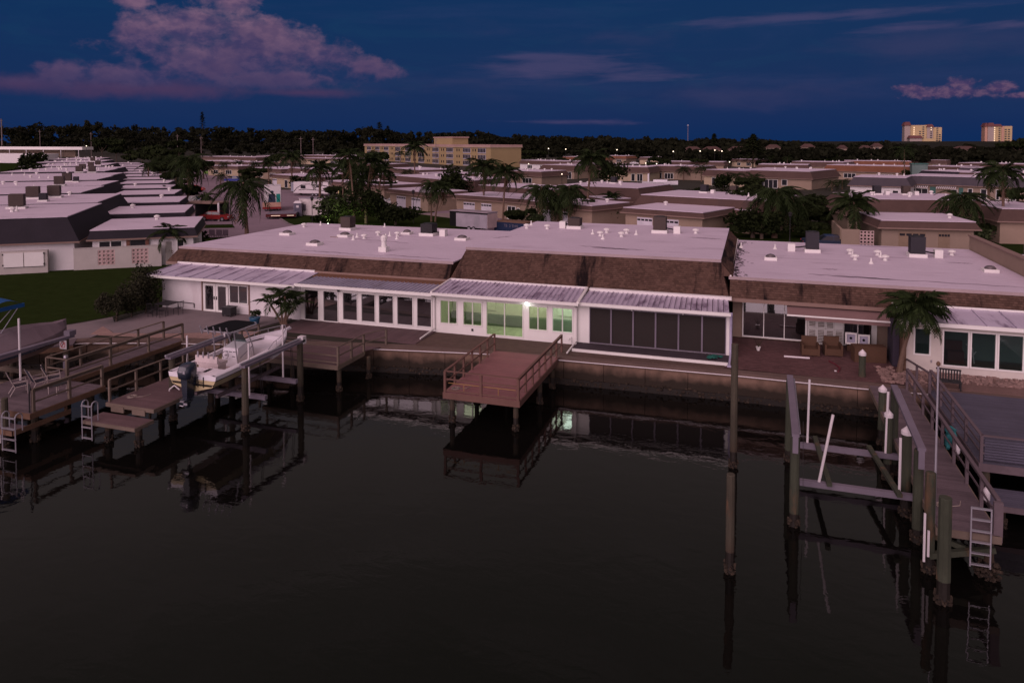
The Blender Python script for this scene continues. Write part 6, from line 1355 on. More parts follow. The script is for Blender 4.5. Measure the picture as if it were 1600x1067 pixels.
# ------------------------------------------------------------------ vehicles
TYRE = mat('tyre', (.015, .014, .014), .9, 0)
WHEELME = MB().tube((0, -.1, 0), (0, .1, 0), .33, n=14).mesh('wheel', TYRE); HUBME = MB().tube((0, -.115, 0), (0, .115, 0), .2, n=10).mesh('hub', ALU)
def paint(nm, c): return MATS.get(nm) or mat(nm, c, .25, .03, 3., .05, spec=.7)
def car(label, px, py, heading, pm, kind='sedan', name='parked_car', s=1.):
    p = G(px, py, 0); t = thing(name, label, 'car', p, heading, None, True); L_ = 2.25*s; wd = .9*s
    prof = {'sedan': [(-L_, .35), (-L_, .78), (-L_+.25, .92), (-1.1, 1.0), (1.05, .98), (L_-.15, .82), (L_, .6), (L_, .3)],
            'pickup': [(-L_-.3, .45), (-L_-.3, 1.0), (-.4, 1.05), (1.2, 1.08), (L_-.1, 1.0), (L_, .7), (L_, .4)]}[kind]
    mb = MB(); i = 0; n = len(prof)
    for sx in (-1, 1): mb.v += [(a, sx*wd, b) for a, b in prof]
    mb.f = [tuple(range(n))[::-1], tuple(range(n, 2*n))]+[(k, (k+1) % n, n+(k+1) % n, n+k) for k in range(n)]; mb.m = [0]*len(mb.f); mb.build('body', pm, t)
    cb_ = {'sedan': (-1.65, -1.0, .45, 1.15, .98, 1.42), 'pickup': (-.5, -.35, .75, 1.3, 1.05, 1.72)}[kind]; a, b, c, d, z0, z1 = cb_
    m = MB(); m.hexa([(a, -wd*.93, z0), (d, -wd*.93, z0), (d, wd*.93, z0), (a, wd*.93, z0), (b, -wd*.72, z1-.03), (c, -wd*.72, z1-.03), (c, wd*.72, z1-.03), (b, wd*.72, z1-.03)]); m.build('windows', DARKWIN, t)
    m = MB(); m.hexa([(b-.04, -wd*.74, z1-.03), (c+.04, -wd*.74, z1-.03), (c+.04, wd*.74, z1-.03), (b-.04, wd*.74, z1-.03), (b+.08, -wd*.66, z1+.03), (c-.08, -wd*.66, z1+.03), (c-.08, wd*.66, z1+.03), (b+.08, wd*.66, z1+.03)])
    for xx in (a+.02, (b+c)/2, d-.02):
        xt = b if xx < b else (c if xx > c else xx)
        for sy in (-1, 1): m.beam((xx, sy*wd*.935, z0), (xt, sy*wd*.73, z1), .06, .03)
    m.build('roof', pm, t)
    for wx in (-1.4*s, 1.4*s):
        for sy in (-1, 1): w_ = shared('wheel', WHEELME, t, (wx, sy*(wd-.08), .33)); shared('hub', HUBME, w_)
    for sy in (-1, 1):
        m = MB(); m.box(L_-.06, L_+.02, sy*wd*.72-.14, sy*wd*.72+.14, .58, .72); m.build('headlight', PVC, t); m = MB(); m.box(-L_-(.31 if kind == 'pickup' else .01), -L_+.03-(.3 if kind == 'pickup' else 0), sy*wd*.75-.12, sy*wd*.75+.12, .68, .82); m.build('tail_light', redp, t)
    return t
wp = paint('white_car_paint', (.72, .68, .70)); rp = paint('red_car_paint', (.25, .02, .02)); bp_ = paint('navy_car_paint', (.02, .03, .06)); gp_ = paint('green_paint', (.16, .30, .06)); brt = paint('bright_red_paint', (.55, .04, .02))
car('white sedan with a dark roof parked before the white garage doors', 617, 322, .35, wp); car('white car partly hidden behind the white sedan', 594, 320, .35, wp)
car('white hatchback seen over the middle roof before the beige garage', 1058, 358, .15, wp); car('dark navy car with only its roof showing above the wide right roof', 1304, 388, .05, bp_, s=1.5)
car('dark red car behind the flag at the left garages', 338, 345, .2, rp); car('bright red car under the broad drooping palm', 304, 299, .3, brt); car('dark red car left of the bright red one', 266, 300, .3, rp)
car('silver pickup parked left of the curved palm', 300, 321, .5, paint('silver_paint', (.45, .40, .40)), 'pickup'); car('blue pickup in the far left street', 366, 285, .4, paint('blue_paint', (.03, .05, .28)), 'pickup')
car('far white car in the left distance', 414, 257, .1, wp); car('dark car before the far row house with a carport', 1072, 260, .1, bp_); car('pale far car beside the tall conifer lamps', 991, 257, .1, wp)
def boxthing(label, cat, name, px, py, rz, parts, wheels=()):
    p = G(px, py, 0); t = thing(name, label, cat, p, rz, None, True)
    for nm, m_, bs in parts:
        m = MB()
        for b in bs: m.box(*b)
        m.build(nm, m_, t)
    for wx, wy in wheels: w_ = shared('wheel', WHEELME, t, (wx, wy, .33)); shared('hub', HUBME, w_)
    return t
boxthing('green bus parked under the far palms', 'bus', 'bus', 336, 274, .35, [('body', gp_, [(-3.5, 3.5, -1.1, 1.1, .5, 2.7)]), ('windows', DARKWIN, [(-3.2, 3.2, -1.12, -1.105, 1.5, 2.3)]), ('decal', PVC, [(-1, 1, -1.13, -1.121, .8, 1.3)])], [(-2.3, -1), (2.3, -1), (-2.3, 1), (2.3, 1)])
boxthing('grey and black enclosed cargo trailer parked behind the low left roof', 'trailer', 'cargo_trailer', 741, 360, -.30, [('body', mat('trailer_grey', (.33, .30, .34), .4, .06), [(-2.2, 3., -1.1, 1.1, .5, 2.5)]), ('black_nose', BLACK, [(-3.3, -2.2, -1.1, 1.1, .5, 2.5)]), ('rear_door', mat('trailer_tan', (.50, .38, .37), .5, .06), [(3.005, 3.05, -1.05, 1.05, .55, 2.4)]), ('roof', mat('trailer_roof', (.33, .27, .30), .5, .06), [(-3.3, 3.06, -1.15, 1.15, 2.505, 2.58)]), ('trim', BLACK, [(-3.3, 3.06, -1.13, -1.105, 2.3, 2.5)]), ('side_door', ALU, [(.9, 1.7, -1.125, -1.105, .7, 2.2)])], [(0, -1.05), (.8, -1.05), (0, 1.05), (.8, 1.05)])
sk = boxthing('navy blue skip with pale lettering behind the low left roof, right of the cargo trailer', 'skip', 'skip_container', 805, 362, -.28, [('container', mat('skip_blue', (.006, .018, .055), .6, .1), [(-2.6, 2.6, -1.1, 1.1, .1, 1.25)]), ('rubble', WOODT, [(-2.4, 2.4, -1., 1., 1.25, 1.4)])])
def text(par, s_, loc, size, m_, rot=(math.pi/2, 0, 0), name='lettering'):
    c = bpy.data.curves.new(name, 'FONT'); c.body = s_; c.size = size; c.extrude = .004; c.align_x = 'CENTER'; c.align_y = 'CENTER'
    o = bpy.data.objects.new('tmp_text', c); COL.objects.link(o); dg = bpy.context.evaluated_depsgraph_get(); me = bpy.data.meshes.new_from_object(o.evaluated_get(dg)); bpy.data.objects.remove(o)
    me.materials.clear(); me.materials.append(m_); q = bpy.data.objects.new(name, me); COL.objects.link(q); q.parent = par; q.location = loc; q.rotation_euler = rot; WO[q.name] = Vector(); return q
text(sk, 'TS  2 THIS', (.1, -1.115, .82), .5, ALUW)
kb = boxthing('lime green covered kayak rack beside the white garage door, above the cargo trailer', 'kayak rack', 'kayak_rack', 750, 337, -.2, [('kayak', gp_, [(-2., 2., -.4, .4, .4, 1.1)]), ('white_box', PVC, [(-.9, .8, -.2, .6, 1.11, 1.5)]), ('rust_crate', WOODT, [(2.1, 3.6, -.5, .5, .2, 1.2)])])
rv = boxthing('white travel trailer with dark swoosh stripes parked behind the storage box', 'travel trailer', 'travel_trailer', 490, 306, .02, [('body', PVC, [(-4.2, 4.4, -1.2, 1.2, .6, 3.0)]), ('front_cap', mat('rv_grey', (.30, .30, .36), .4, .05), [(-4.9, -4.22, -1.15, 1.15, .9, 2.9)]), ('window', DARKWIN, [(-2.4, -1.2, -1.23, -1.205, 1.6, 2.3), (1.4, 2.2, -1.23, -1.205, 1.9, 2.3)])], [(.5, -1.1), (1.4, -1.1), (.5, 1.1), (1.4, 1.1)])
m = MB(); m.path([(-4.1, -1.23, .9), (-3.4, -1.23, 1.7), (-2., -1.23, 2.5), (0, -1.23, 2.6)], .06, 4); m.path([(.2, -1.23, 2.4), (2.2, -1.23, 2.45), (4.2, -1.23, 2.2)], .07, 4); m.path([(-2.9, -1.23, 1.3), (-1., -1.23, 1.45), (4, -1.23, 1.2)], .06, 4); m.build('swoosh_stripe', BLACK, rv)
cn = boxthing('plain white storage container standing on the grass island edge', 'container', 'storage_container', 501, 337, -.12, [('body', mat('container_white', (.62, .55, .54), .6, .05), [(-3.2, 2.8, -1.3, 1.3, .1, 2.7)]), ('roof', mat('container_roof', (.36, .32, .37), .6, .05), [(-3.25, 2.85, -1.35, 1.35, 2.705, 2.8)]), ('vent_panel', ALUW, [(-2.6, -1.8, -1.33, -1.305, .8, 1.8)])])
tl = boxthing('grey portable toilet with a white dome roof', 'portable toilet', 'portable_toilet', 466, 338, .45, [('cabin', mat('toilet_grey', (.16, .14, .18), .6, .1), [(-.6, .6, -.6, .6, .05, 2.1)]), ('door', mat('toilet_door', (.11, .10, .14), .6, .1), [(-.45, .45, -.63, -.605, .15, 1.9)]), ('notice', PVC, [(-.2, .2, -.65, -.635, 1.4, 1.75)])])
m = MB(); m.hexa([(-.64, -.64, 2.1), (.64, -.64, 2.1), (.64, .64, 2.1), (-.64, .64, 2.1), (-.4, -.4, 2.42), (.4, -.4, 2.42), (.4, .4, 2.42), (-.4, .4, 2.42)]); m.build('dome_roof', PVC, tl)
tr = boxthing('low flatbed trailer with red rear lights parked at the street corner', 'trailer', 'flatbed_trailer', 441, 341, .50, [('bed', BLACKM, [(-2.2, 2.2, -1.5, 3.2, .55, .75)]), ('deck', ALUW, [(-2.1, 2.1, -1.4, 3.1, .752, .80)]), ('rear_bar', mat('dark_red_steel', (.10, .015, .015), .5, .1), [(-2.2, 2.2, -1.58, -1.505, .35, .78)]), ('marker_light', m_emit('marker_glow', (1., .8, .6), .5), [(-1.4, -.1, -1.6, -1.585, .5, .58), (.9, 1.9, -1.6, -1.585, .5, .58)])], [(-2., 0), (-2., .9), (2., 0), (2., .9)])
bxt = boxthing('box truck seen from behind with a dark figure and teal print on its door', 'truck', 'box_truck', 426, 330, .62, [('box', PVC, [(-1.35, 1.35, 0, 6, 1.1, 4.2)]), ('chassis', BLACKM, [(-1.2, 1.2, -.3, 6.5, .6, 1.05)]), ('bumper', mat('warm_bumper', (.55, .32, .24), .5, .1), [(-1.6, 1.35, -.5, -.31, .75, 1.5)]), ('teal_print', mat('teal_print', (.01, .22, .18), .6, 0), [(.62, 1.25, -.03, -.005, 1.3, 2.9)]), ('tail_bar', rp, [(-1.6, 1.4, -.45, -.3, .4, .74)])], [(-1, .6), (1, .6), (-1, 5), (1, 5)])
m = MB(); m.prism([(0, 0)]*3, 0, 0) if False else None
m.hexa([(-.75, -.03, 1.3), (.55, -.03, 1.3), (.55, -.004, 1.3), (-.75, -.004, 1.3), (-.55, -.03, 2.9), (.4, -.03, 2.9), (.4, -.004, 2.9), (-.55, -.004, 2.9)]); m.lathe((0, 0, 0), [(.001, 0), (.001, .001)], 3); m.tube((-.05, -.03, 3.2), (-.05, -.004, 3.2), .27, n=12); m.build('printed_figure', bp_, bxt)
yb = boxthing('small white cabin cruiser moored in the middle distance canal', 'boat', 'cabin_cruiser', 1030, 289, .0, [('cabin', gel, [(-1.5, 2.2, -.8, .8, .8, 1.4)]), ('arch', gel, [(-3.0, -2.7, -.9, .9, .8, 3.0)])])
m = MB(); loft(m, [[(x, -w, z1), (x, -w*.7, .1), (x, w*.7, .1), (x, w, z1)] for x, w, z1 in ((-4.5, 1.2, .8), (0, 1.4, .9), (3, 1., 1.0), (5, .05, 1.2))]); m.prism([(-4.5, -1.2), (0, -1.4), (3, -1.), (5, 0), (3, 1.), (0, 1.4), (-4.5, 1.2)], .78, .82); m.build('hull', gel, yb)
boxthing('teal garden shed among the far right roofs', 'shed', 'shed', 1435, 285, 0, [('wall', MATS['teal_inner_wall'], [(-2, 2, -1.5, 1.5, 0, 5.2)]), ('roof', MATS['teal_panel'], [(-2.2, 2.2, -1.7, 1.7, 5.2, 5.5)])])
# flag by the left garages
p = G(287, 343, 0); fl_ = thing('flag', 'striped red and white flag with a dark blue corner by the left garages', 'flag', p, 0, None, True)
m = MB(); m.tube((0, 0, 0), (-.1, 0, 3.6), .03); m.build('pole', ALU, fl_)
fa, fb = Vector((-.1, -.05, 3.3)), Vector((1.3, -.05, .6))
fdir = (fb-fa).normalized(); fn = Vector((fdir.z, 0, -fdir.x))*-1
for k in range(9):
    m = MB(); o1 = fn*(-.45+k*.1); o2 = fn*(-.45+(k+1)*.1); st_ = fa if k < 5 else fa+fdir*1.0
    a, b, c, d = st_+o1, fb+o1, fb+o2, st_+o2; th = Vector((0, .015, 0)); m.hexa([a, b, b+th, a+th, d, c, c+th, d+th]); m.build('stripe', paint('flag_red', (.35, .03, .06)) if k % 2 == 0 else PVC, fl_)
m = MB(); a = fa+fn*.05; b = fa+fdir*1.0+fn*.05; c = fa+fdir*1.0+fn*.45; d = fa+fn*.45; th = Vector((0, .015, 0)); m.hexa([a, b, b+th, a+th, d, c, c+th, d+th]); m.build('canton', bp_, fl_)
gz = thing('open_garage', 'dark open garage with a white post and clutter at the left garages', 'garage', G(315, 345, 0), .1, None, True)
m = MB(); m.box(-3.2, 2.6, 0, 3, 2.5, 2.7); m.build('roof', FASC, gz); m = MB(); m.box(-3.2, 2.6, 2.9, 3, 0, 2.5); m.build('back_wall', BLACKM, gz); m = MB(); m.box(2.75, 3.0, -.1, .1, 0, 2.7); m.build('post', PVC, gz); m = MB(); m.box(-2.8, 2., -.1, 0, 0, .25); m.build('bench', ALUW, gz)
# street lamps
def lamp(label, px, py, h, lit=None, name='street_lamp', r=.05, hd_=.3, k=1.):
    p = G(px, py, 0); t = thing(name, label, 'street lamp', p, 0, None, True)
    m = MB(); m.tube((0, 0, 0), (0, 0, h), r*k, r*.7*k, 6); m.tube((0, 0, 0), (0, 0, .5), r*2*k, r*1.5*k, 6); m.build('pole', BLACKM if lit is None else ALU, t)
    m = MB(); m.lathe((0, 0, h), [(hd_*.3, 0), (hd_*.6, .1*k), (hd_*.7, .4*k), (hd_, .42*k), (hd_*.2, .62*k)], 8); m.build('lantern', BLACKM if lit is None else MATS.get('far_lamp_glow') or m_emit('far_lamp_glow', (1., .82, .62), 2.6), t)
lamp('black street lamp standing before the white storage container', 488, 355, 3.6); lamp('black street lamp behind the container by the garage wing', 519, 312, 3.4); lamp('black street lamp left of the twin stemmed palm', 646, 349, 4.2); lamp('black garden lamp right of the big weeping palm', 1234, 378, 2.9)
FLP = [(857, 232, 'far lit lamp above the trees right of the yellow apartments'), (884, 233, 'far lit lamp second right of the yellow apartments'), (964, 234, 'far lit lamp on a tall pole above the brown roofs'), (1052, 236.5, 'far lit lamp left of the gabled house'), (1094, 236, 'warm lit lamp at the far gabled house'), (1117, 234.5, 'left lamp of the close pair of far lamps'), (1128, 236, 'right lamp of the close pair of far lamps'), (135, 228, 'greenish white lamp at the end of the long carport'), (52, 231.5, 'left lamp under the long far carport'), (99, 232, 'right lamp under the long far carport')]
for px, py, lb in FLP:
    D_l = 330 if px > 200 else 300; q = AY(px, py, D_l); t = thing('street_lamp', lb, 'street lamp', (q.x, q.y, 0), 0, None, True)
    m = MB(); m.tube((0, 0, 0), (0, 0, q.z-.3), .09, .06, 5); m.build('pole', BLACKM, t); m = MB(); m.lathe((0, 0, q.z-.35), [(.1, 0), (.23, .1), (.23, .34), (.08, .44)], 6); m.build('lantern', MATS['far_lamp_glow'] if 'far_lamp_glow' in MATS else m_emit('far_lamp_glow', (1., .82, .62), 2.6), t)
for i, (px, py, lb) in enumerate([(1026, 256, 'bright porch light beside the dark round tree by the canal'), (1140, 253, 'porch light on the far row house before the conifer'), (826, 256, 'spot lamp on the canal balconies'), (1009, 255, 'small porch light left of the round tree'), (855, 270, 'dock lamp below the canal balconies, left'), (878, 272, 'dock lamp below the canal balconies, right')]):
    q = AY(px, py, 225 if py < 262 else 190); t = thing('porch_lamp', lb, 'lamp', (q.x, q.y, 0), 0, None, True); m = MB(); m.tube((0, 0, 0), (0, 0, q.z-.15), .05, n=5); m.build('post', BLACKM, t); m = MB(); m.lathe((0, 0, q.z-.2), [(.08, 0), (.17, .1), (.08, .28)], 6); m.build('globe', MATS['far_lamp_glow'], t)
for i, (px, py) in enumerate([(526, 347), (560, 347)]):
    p = G(px, py, .3); t = thing('garden_spotlight', ['left', 'right'][i]+' small garden uplight in the shrubs of the grass island', 'lamp', (p.x, p.y-2.2, 0), 0, None, True)
    m = MB(); m.lathe((0, 0, 0), [(.1, 0), (.12, .25), (.08, .3)], 8); m.build('housing', BLACKM, t); m = MB(); m.lathe((0, 0, .31), [(.08, 0), (.06, .03)], 8); m.build('lens', lampm, t); light('spot', 'POINT', (0, 0, .9), 230, (.85, 1., .40), .08, None, None).parent = t
# carport and utility poles on the far left
cp_ = thing('carport', 'long white roofed carport far behind the left rows', 'carport', G(0, 255, 0))
q0 = AY(-40, 231, 300); q1 = AY(131, 231, 300); m = MB(); m.box(q0.x, q1.x, 299, 306, q0.z-1.0, q0.z+.6); m.build('roof', WHITE, cp_)
m = MB(); m.box(q0.x, q1.x-12, 305, 306, 3.2, q0.z-1.0); m.build('back_wall', TAN, cp_)
for k in range(7): m = MB(); x = q0.x+3+k*(q1.x-q0.x-6)/6; m.box(x-.15, x+.15, 299.2, 299.5, 0, q0.z-1.0); m.build('post', PVC, cp_)
m = MB(); m.box(q0.x, q1.x-16, 290, 298, 0, 5.2); tag(m.build('low_building', WALLW), 'low pink white building in front of the long carport', 'building')
prev = None
for i, (px, top, lb) in enumerate([(2, 186, 'thick pale utility pole at the left edge'), (62, 203, 'thin utility pole above the carport'), (142, 207, 'utility pole at the end of the carport'), (277, 210, 'pale utility pole above the left street trees'), (314, 213, 'white topped utility pole right of the pale one'), (470, 214, 'utility pole in the trees left of centre'), (489, 215, 'short utility pole beside it'), (681, 216, 'utility pole behind the yellow apartments')]):
    q = AY(px, top, 340); t = thing('utility_pole', lb, 'utility pole', (q.x, q.y, 0), 0, None, True); m = MB(); m.tube((0, 0, 0), (0, 0, q.z), .42 if i == 0 else .2, .35 if i == 0 else .14, 6); m.build('pole', mat('pole_wood', (.22, .17, .16), .9, .1), t)
    m = MB(); m.box(-1.2, 1.2, -.08, .08, q.z-1.2, q.z-1.05); m.build('crossarm', MATS['pole_wood'], t)
    if prev is not None and i < 6:
        for h in (0, 2.2):
            m = MB(); pts = []
            for k in range(9): u = k/8; c = Vector(prev).lerp(Vector(q), u); pts.append((c.x, c.y, c.z-1.0-h-1.2*math.sin(math.pi*u)))
            m.path(pts, .035, 3); tag(m.build('power_line', BLACKM), ['upper', 'lower'][h > 0]+' wire strung left of the '+lb, 'power line')
    prev = tuple(q)
for px, top, lb in [(1075, 196, 'tall thin radio mast on the horizon')]:
    q = AY(px, top, 700); t = thing('radio_mast', lb, 'mast', (q.x, q.y, 0), 0, None, True); m = MB(); m.tube((0, 0, 0), (0, 0, q.z), .45, .3, 5); m.build('mast', ALUW, t); m = MB(); m.box(-.6, .6, -.3, .3, q.z-.3, q.z+.3); m.build('beacon', PVC, t)

# ------------------------------------------------------------------ yellow apartment block
q1 = G(767, 262.3, 0); q0 = G(570, 249.8, 0); dv = (q1-q0).normalized(); wA = (q1-q0).length; YEL = mat('yellow_wall', (.335, .245, .125), .8, .06, 1., .1); PINKF = mat('pink_parapet', (.42, .27, .24), .7, .1, 1.)
ap = thing('apartment_block', 'yellow three storey apartment block with a pink parapet and stacked balconies', 'building', q0, math.atan2(dv.y, dv.x), None, True)
m = MB(); m.box(0, wA, 0, 16, 0, 9.2); m.build('wall', YEL, ap); m = MB(); m.box(-.4, wA+.4, -.5, 16.4, 9.2, 10.3); m.build('parapet', PINKF, ap); m = MB(); m.box(-.45, wA+.45, -.55, 16.5, 9.0, 9.2); m.build('eave', CREAM, ap)
m = MB(); m.box(wA*.60, wA*.73, 3, 12, 10.3, 13.6); m.build('stair_tower', MATS['yellow_wall'], ap); m = MB(); m.box(wA*.595, wA*.735, 2.8, 12.2, 13.6, 14.2); m.build('tower_cap', PINKF, ap)
m = MB(); m.box(-.6, .6, -.12, .02, 0, .0001+2.2)
def baymesh(w, n):
    q = MB(); q.box(-w/2, w/2, -.10, -.02, 0, 2.2); return q.mesh('balcony', ALUW)
BAYM = MB(); BAYM.box(-3.9, 3.9, -.14, -.03, .1, 2.5); BAYME = BAYM.mesh('balcony', mat('bay_lilac', (.42, .38, .42), .6, .1)); PNB = MB()
for k in range(5): PNB.box(-3.7+k*1.5, -3.7+k*1.5+1.15, -.18, -.145, .6, 2.35)
PNME = PNB.mesh('balcony_glazing', DARKWIN); SWM = MB().box(-.45, .45, -.1, -.02, .9, 2.1).mesh('window', DARKWIN)
for fx_ in (.05, .14, .23, .34, .43, .54, .65, .75, .86, .95):
    for fl__ in range(3):
        b = shared('balcony', BAYME, ap, (wA*fx_, 0, .15+fl__*3.0)); shared('balcony_glazing', PNME, b)
for fx_ in (.095, .185, .285, .385, .485, .595, .70, .805, .905):
    for fl__ in range(3):
        shared('window', SWM, ap, (wA*fx_-1.2, 0, .15+fl__*3.0)); shared('window', SWM, ap, (wA*fx_+1.2, 0, .15+fl__*3.0))
# ------------------------------------------------------------------ two towers on the horizon
TW = mat('tower_cream', (.50, .375, .20), .8, .05, .2, .08); TWP = mat('tower_pink', (.50, .29, .21), .8, .05, .2, .1); TWG = mat('tower_grey', (.36, .29, .26), .8, .05, .2, .1); TWR = mat('tower_roof', (.13, .05, .05), .8, .1, .2, .1); LITW = m_emit('lit_window', (1., .78, .48), .5)
def tower(label, px0, px1, ytop, D, secs, wins, lit):
    a = AY(px0, 222, D); b = AY(px1, 222, D); w = b.x-a.x; ztop = AY((px0+px1)/2, ytop, D).z; k = w/(px1-px0)
    t = thing('tower_block', label, 'tower', (a.x, D, 0), 0, None, True)
    for nm, m_, x0, x1, y0, y1, yt in secs:
        z = AY(px0, yt, D).z; m = MB(); m.box((x0-px0)*k, (x1-px0)*k, y0, y1, 0, z); m.build('wall', m_, t)
        if nm: m = MB(); m.hexa([((x0-px0)*k-1, y0-1, z), ((x1-px0)*k+1, y0-1, z), ((x1-px0)*k+1, y1+1, z), ((x0-px0)*k-1, y1+1, z), ((x0-px0)*k+.8, y0+.8, z+nm), ((x1-px0)*k-.8, y0+.8, z+nm), ((x1-px0)*k-.8, y1-.8, z+nm), ((x0-px0)*k+.8, y1-.8, z+nm)]); m.build('mansard', TWR, t)
    me = MB().box(-.9, .9, -.3, 0, -.6, .6).mesh('window', DARKWIN); ml = MB().box(-.5, .5, -.3, 0, -.7, .7).mesh('lit_window', LITW)
    for px, y, ys in wins:
        for yy in ys: q = AY(px, yy, D+y); shared('window', me, t, ((px-px0)*k, y, AY(px0, yy, D).z))
    for px, y, ys in lit:
        for yy in ys: shared('lit_window', ml, t, ((px-px0)*k, y, AY(px0, yy, D).z))
yr = lambda a, b, s_: [a+s_*i for i in range(int((b-a)/s_)+1)]
tower('left cream tower block on the horizon with lit stair windows and a lower front wing', 1413, 1472, 196, 900,
 [(4, TWG, 1413, 1422, 0, 14, 196.5), (0, TW, 1422, 1449, 2, 18, 196), (3, TWG, 1448.5, 1458, 1, 14, 199), (0, TW, 1458, 1472, 2.5, 18, 199.5), (3, TWG, 1418, 1437, -12, -1, 216.5), (0, TW, 1437, 1459, -10, -.5, 217)],
 [(1438, 1.99, yr(206, 216, 3.4)), (1443, 1.99, yr(199, 216, 3.4)), (1455, .99, yr(202, 218, 3.4)), (1465, 2.49, yr(201, 225, 3.1)), (1469, 2.49, yr(211, 225, 3.1)), (1453, -10.01, [223.5])],
 [(1428.5, 1.99, yr(200, 214, 3.4)), (1455, .98, yr(200, 206, 3.4))])
tower('right cream and pink tower block on the horizon', 1539, 1582, 198, 920,
 [(4, TWP, 1539, 1543, 1, 14, 198), (4, TWG, 1543.1, 1553, 0, 14, 198), (2.5, TW, 1553.1, 1565, 1.5, 14, 198), (0, TWP, 1565.1, 1569, 1, 14, 197.5), (0, TW, 1569.1, 1582, 2, 16, 197.5)],
 [(1562, 1.49, yr(201, 224, 3.2)), (1572, 1.99, yr(203, 224, 3.5)), (1577, 1.99, yr(203, 224, 3.5))], [(1553.5, -.35, yr(200, 223.5, 3.3))])

# ------------------------------------------------------------------ woods and far trees
prof = [(-80, 196), (0, 196), (30, 193), (75, 190), (100, 193), (130, 187), (150, 185), (165, 190), (180, 196), (200, 190), (220, 197), (245, 191), (260, 196), (300, 198), (330, 193), (370, 196), (410, 199), (440, 198), (470, 202), (500, 199), (540, 200), (560, 196), (590, 196), (620, 203), (650, 204), (700, 203), (740, 200), (760, 202), (790, 209), (850, 209), (880, 208), (900, 212), (930, 209), (960, 210), (1000, 212), (1040, 214), (1080, 218), (1120, 214), (1140, 217), (1160, 216), (1200, 217), (1230, 219), (1270, 220), (1310, 222), (1350, 220), (1380, 218), (1400, 221), (1430, 224), (1480, 228), (1520, 227), (1560, 229), (1580, 220), (1600, 214), (1700, 212)]
def ptop(x):
    for (a, b), (c, d) in zip(prof, prof[1:]):
        if a <= x <= c: return b+(d-b)*(x-a)/(c-a)
    return 215
rnd = random.Random(42); mb = MB()
def clump(mb, x, y, z0, z1, r, n, s, seed):
    r_ = random.Random(seed); lo = [(r_.uniform(-.6, .6), r_.uniform(-.6, .6), r_.uniform(.25, .95), r_.uniform(.3, .55)) for _ in range(6)]
    for k in range(n):
        q = lo[r_.randrange(6)]; v = Vector((r_.gauss(0, 1), r_.gauss(0, 1), r_.gauss(0, .8))).normalized()*q[3]*(r_.random()**.4)
        zz = z0+(z1-z0)*min(1.04, max(0, q[2]*.92+v.z*.25)); c = Vector((x+(q[0]+v.x)*r, y+(q[1]+v.y)*r, zz)); ss = s*r_.uniform(.6, 1.4)
        a = Vector((r_.gauss(0, 1), r_.gauss(0, .6), r_.gauss(0, .7))).normalized(); b = a.cross(Vector((r_.gauss(0, .5), 1, r_.gauss(0, .5)))).normalized(); mb.face([c-a*ss, c+b*ss*.7, c+a*ss, c-b*ss*.7])
x = -90
while x < 1700:
    for D_ in (560, 640):
        D = D_+rnd.uniform(-20, 20); yt = ptop(x)+rnd.uniform(0, 5)+(0 if D_ < 600 else -1); q = AY(x+rnd.uniform(-5, 5), yt, D*.95); clump(mb, q.x, D*.95, 0, q.z, rnd.uniform(6.5, 10), 230, 1.3, int(x*7+D_))
    x += 9
# lower nearer belts on the right and behind the left street
for (xa, xb, ya, yb_, D0, st_) in [(1140, 1420, 222, 228, 400, 11), (1040, 1560, 230, 237, 360, 7), (1420, 1610, 232, 238, 420, 12), (780, 1180, 222, 230, 430, 12), (310, 600, 218, 226, 480, 11), (-60, 260, 205, 214, 470, 12)]:
    x = xa
    while x < xb: q = AY(x, rnd.uniform(ya, yb_), D0); clump(mb, q.x, D0+rnd.uniform(-12, 12), 0, q.z, rnd.uniform(5, 8), 200, 1.1, int(x*3+D0)); x += st_
struct('woods', mb, TREEF, 'stuff')
g = MB(); g.prism([(-900, 700), (900, 700), (900, 760), (-900, 760)], 0, 12.); struct('distant_woodland', g, mat('distant_trees', (.016, .017, .012), .95, .4, .05, .4), 'stuff')
def tree(label, px, base, top, r, n, s, seed, m_=TREE, cat='tree', D=None):
    if D: q = AY(px, top, D); x, y = q.x, D
    else: b = G(px, base, 0); q = AY(px, top, b.y); x, y = b.x, b.y
    t = thing('tree', label, cat, (x, y, 0)); m = MB(); clump(m, x, y, q.z*.25, q.z, r, n, s, seed); m.build('crown', m_, t)
    m = MB(); m.tube((x, y, 0), (x, y, q.z*.6), .3, .15, 6); m.tube((x, y, q.z*.4), (x+r*.4, y, q.z*.65), .14, .07, 5); m.tube((x, y, q.z*.35), (x-r*.4, y+.5, q.z*.6), .14, .07, 5); m.build('trunk', BARK, t); return t
TT = [('leafy tree left end of the dark row behind the left garages', 205, 262, 228, 7), ('leafy tree second in the dark row behind the left garages', 222, 264, 226, 6), ('rounded tree third in the dark row behind the left garages', 240, 268, 226, 7), ('wide tree at the near end of the dark row behind the left garages', 258, 276, 232, 6.5), ('tall dark tree right behind the broad drooping palm', 280, 262, 218, 7), ('tree behind the carport end', 160, 252, 215, 9), ('dark tree left of the carport end', 182, 255, 218, 8), ('bushy tree in the far street left of centre', 430, 262, 240, 5), ('dark tree behind the palm grove', 575, 290, 258, 6), ('tree before the left wing of the yellow apartments', 602, 268, 238, 6), ('round tree right of the yellow apartments', 835, 258, 232, 8), ('dark tree behind the centre palm', 925, 262, 240, 7), ('round dark tree beside the bright porch light', 1027, 268, 247, 5.5), ('tree behind the far row houses', 1120, 250, 232, 8), ('dark tree behind the right far roofs', 1300, 262, 232, 9), ('tree between the two towers', 1500, 256, 236, 8), ('dark tree right of the right tower', 1592, 252, 213, 11), ('tree below the right tower', 1550, 254, 234, 8), ('tree behind the rust coloured row', 1410, 258, 238, 7), ('dark tree at the left edge behind the lawn', 12, 250, 228, 8)]
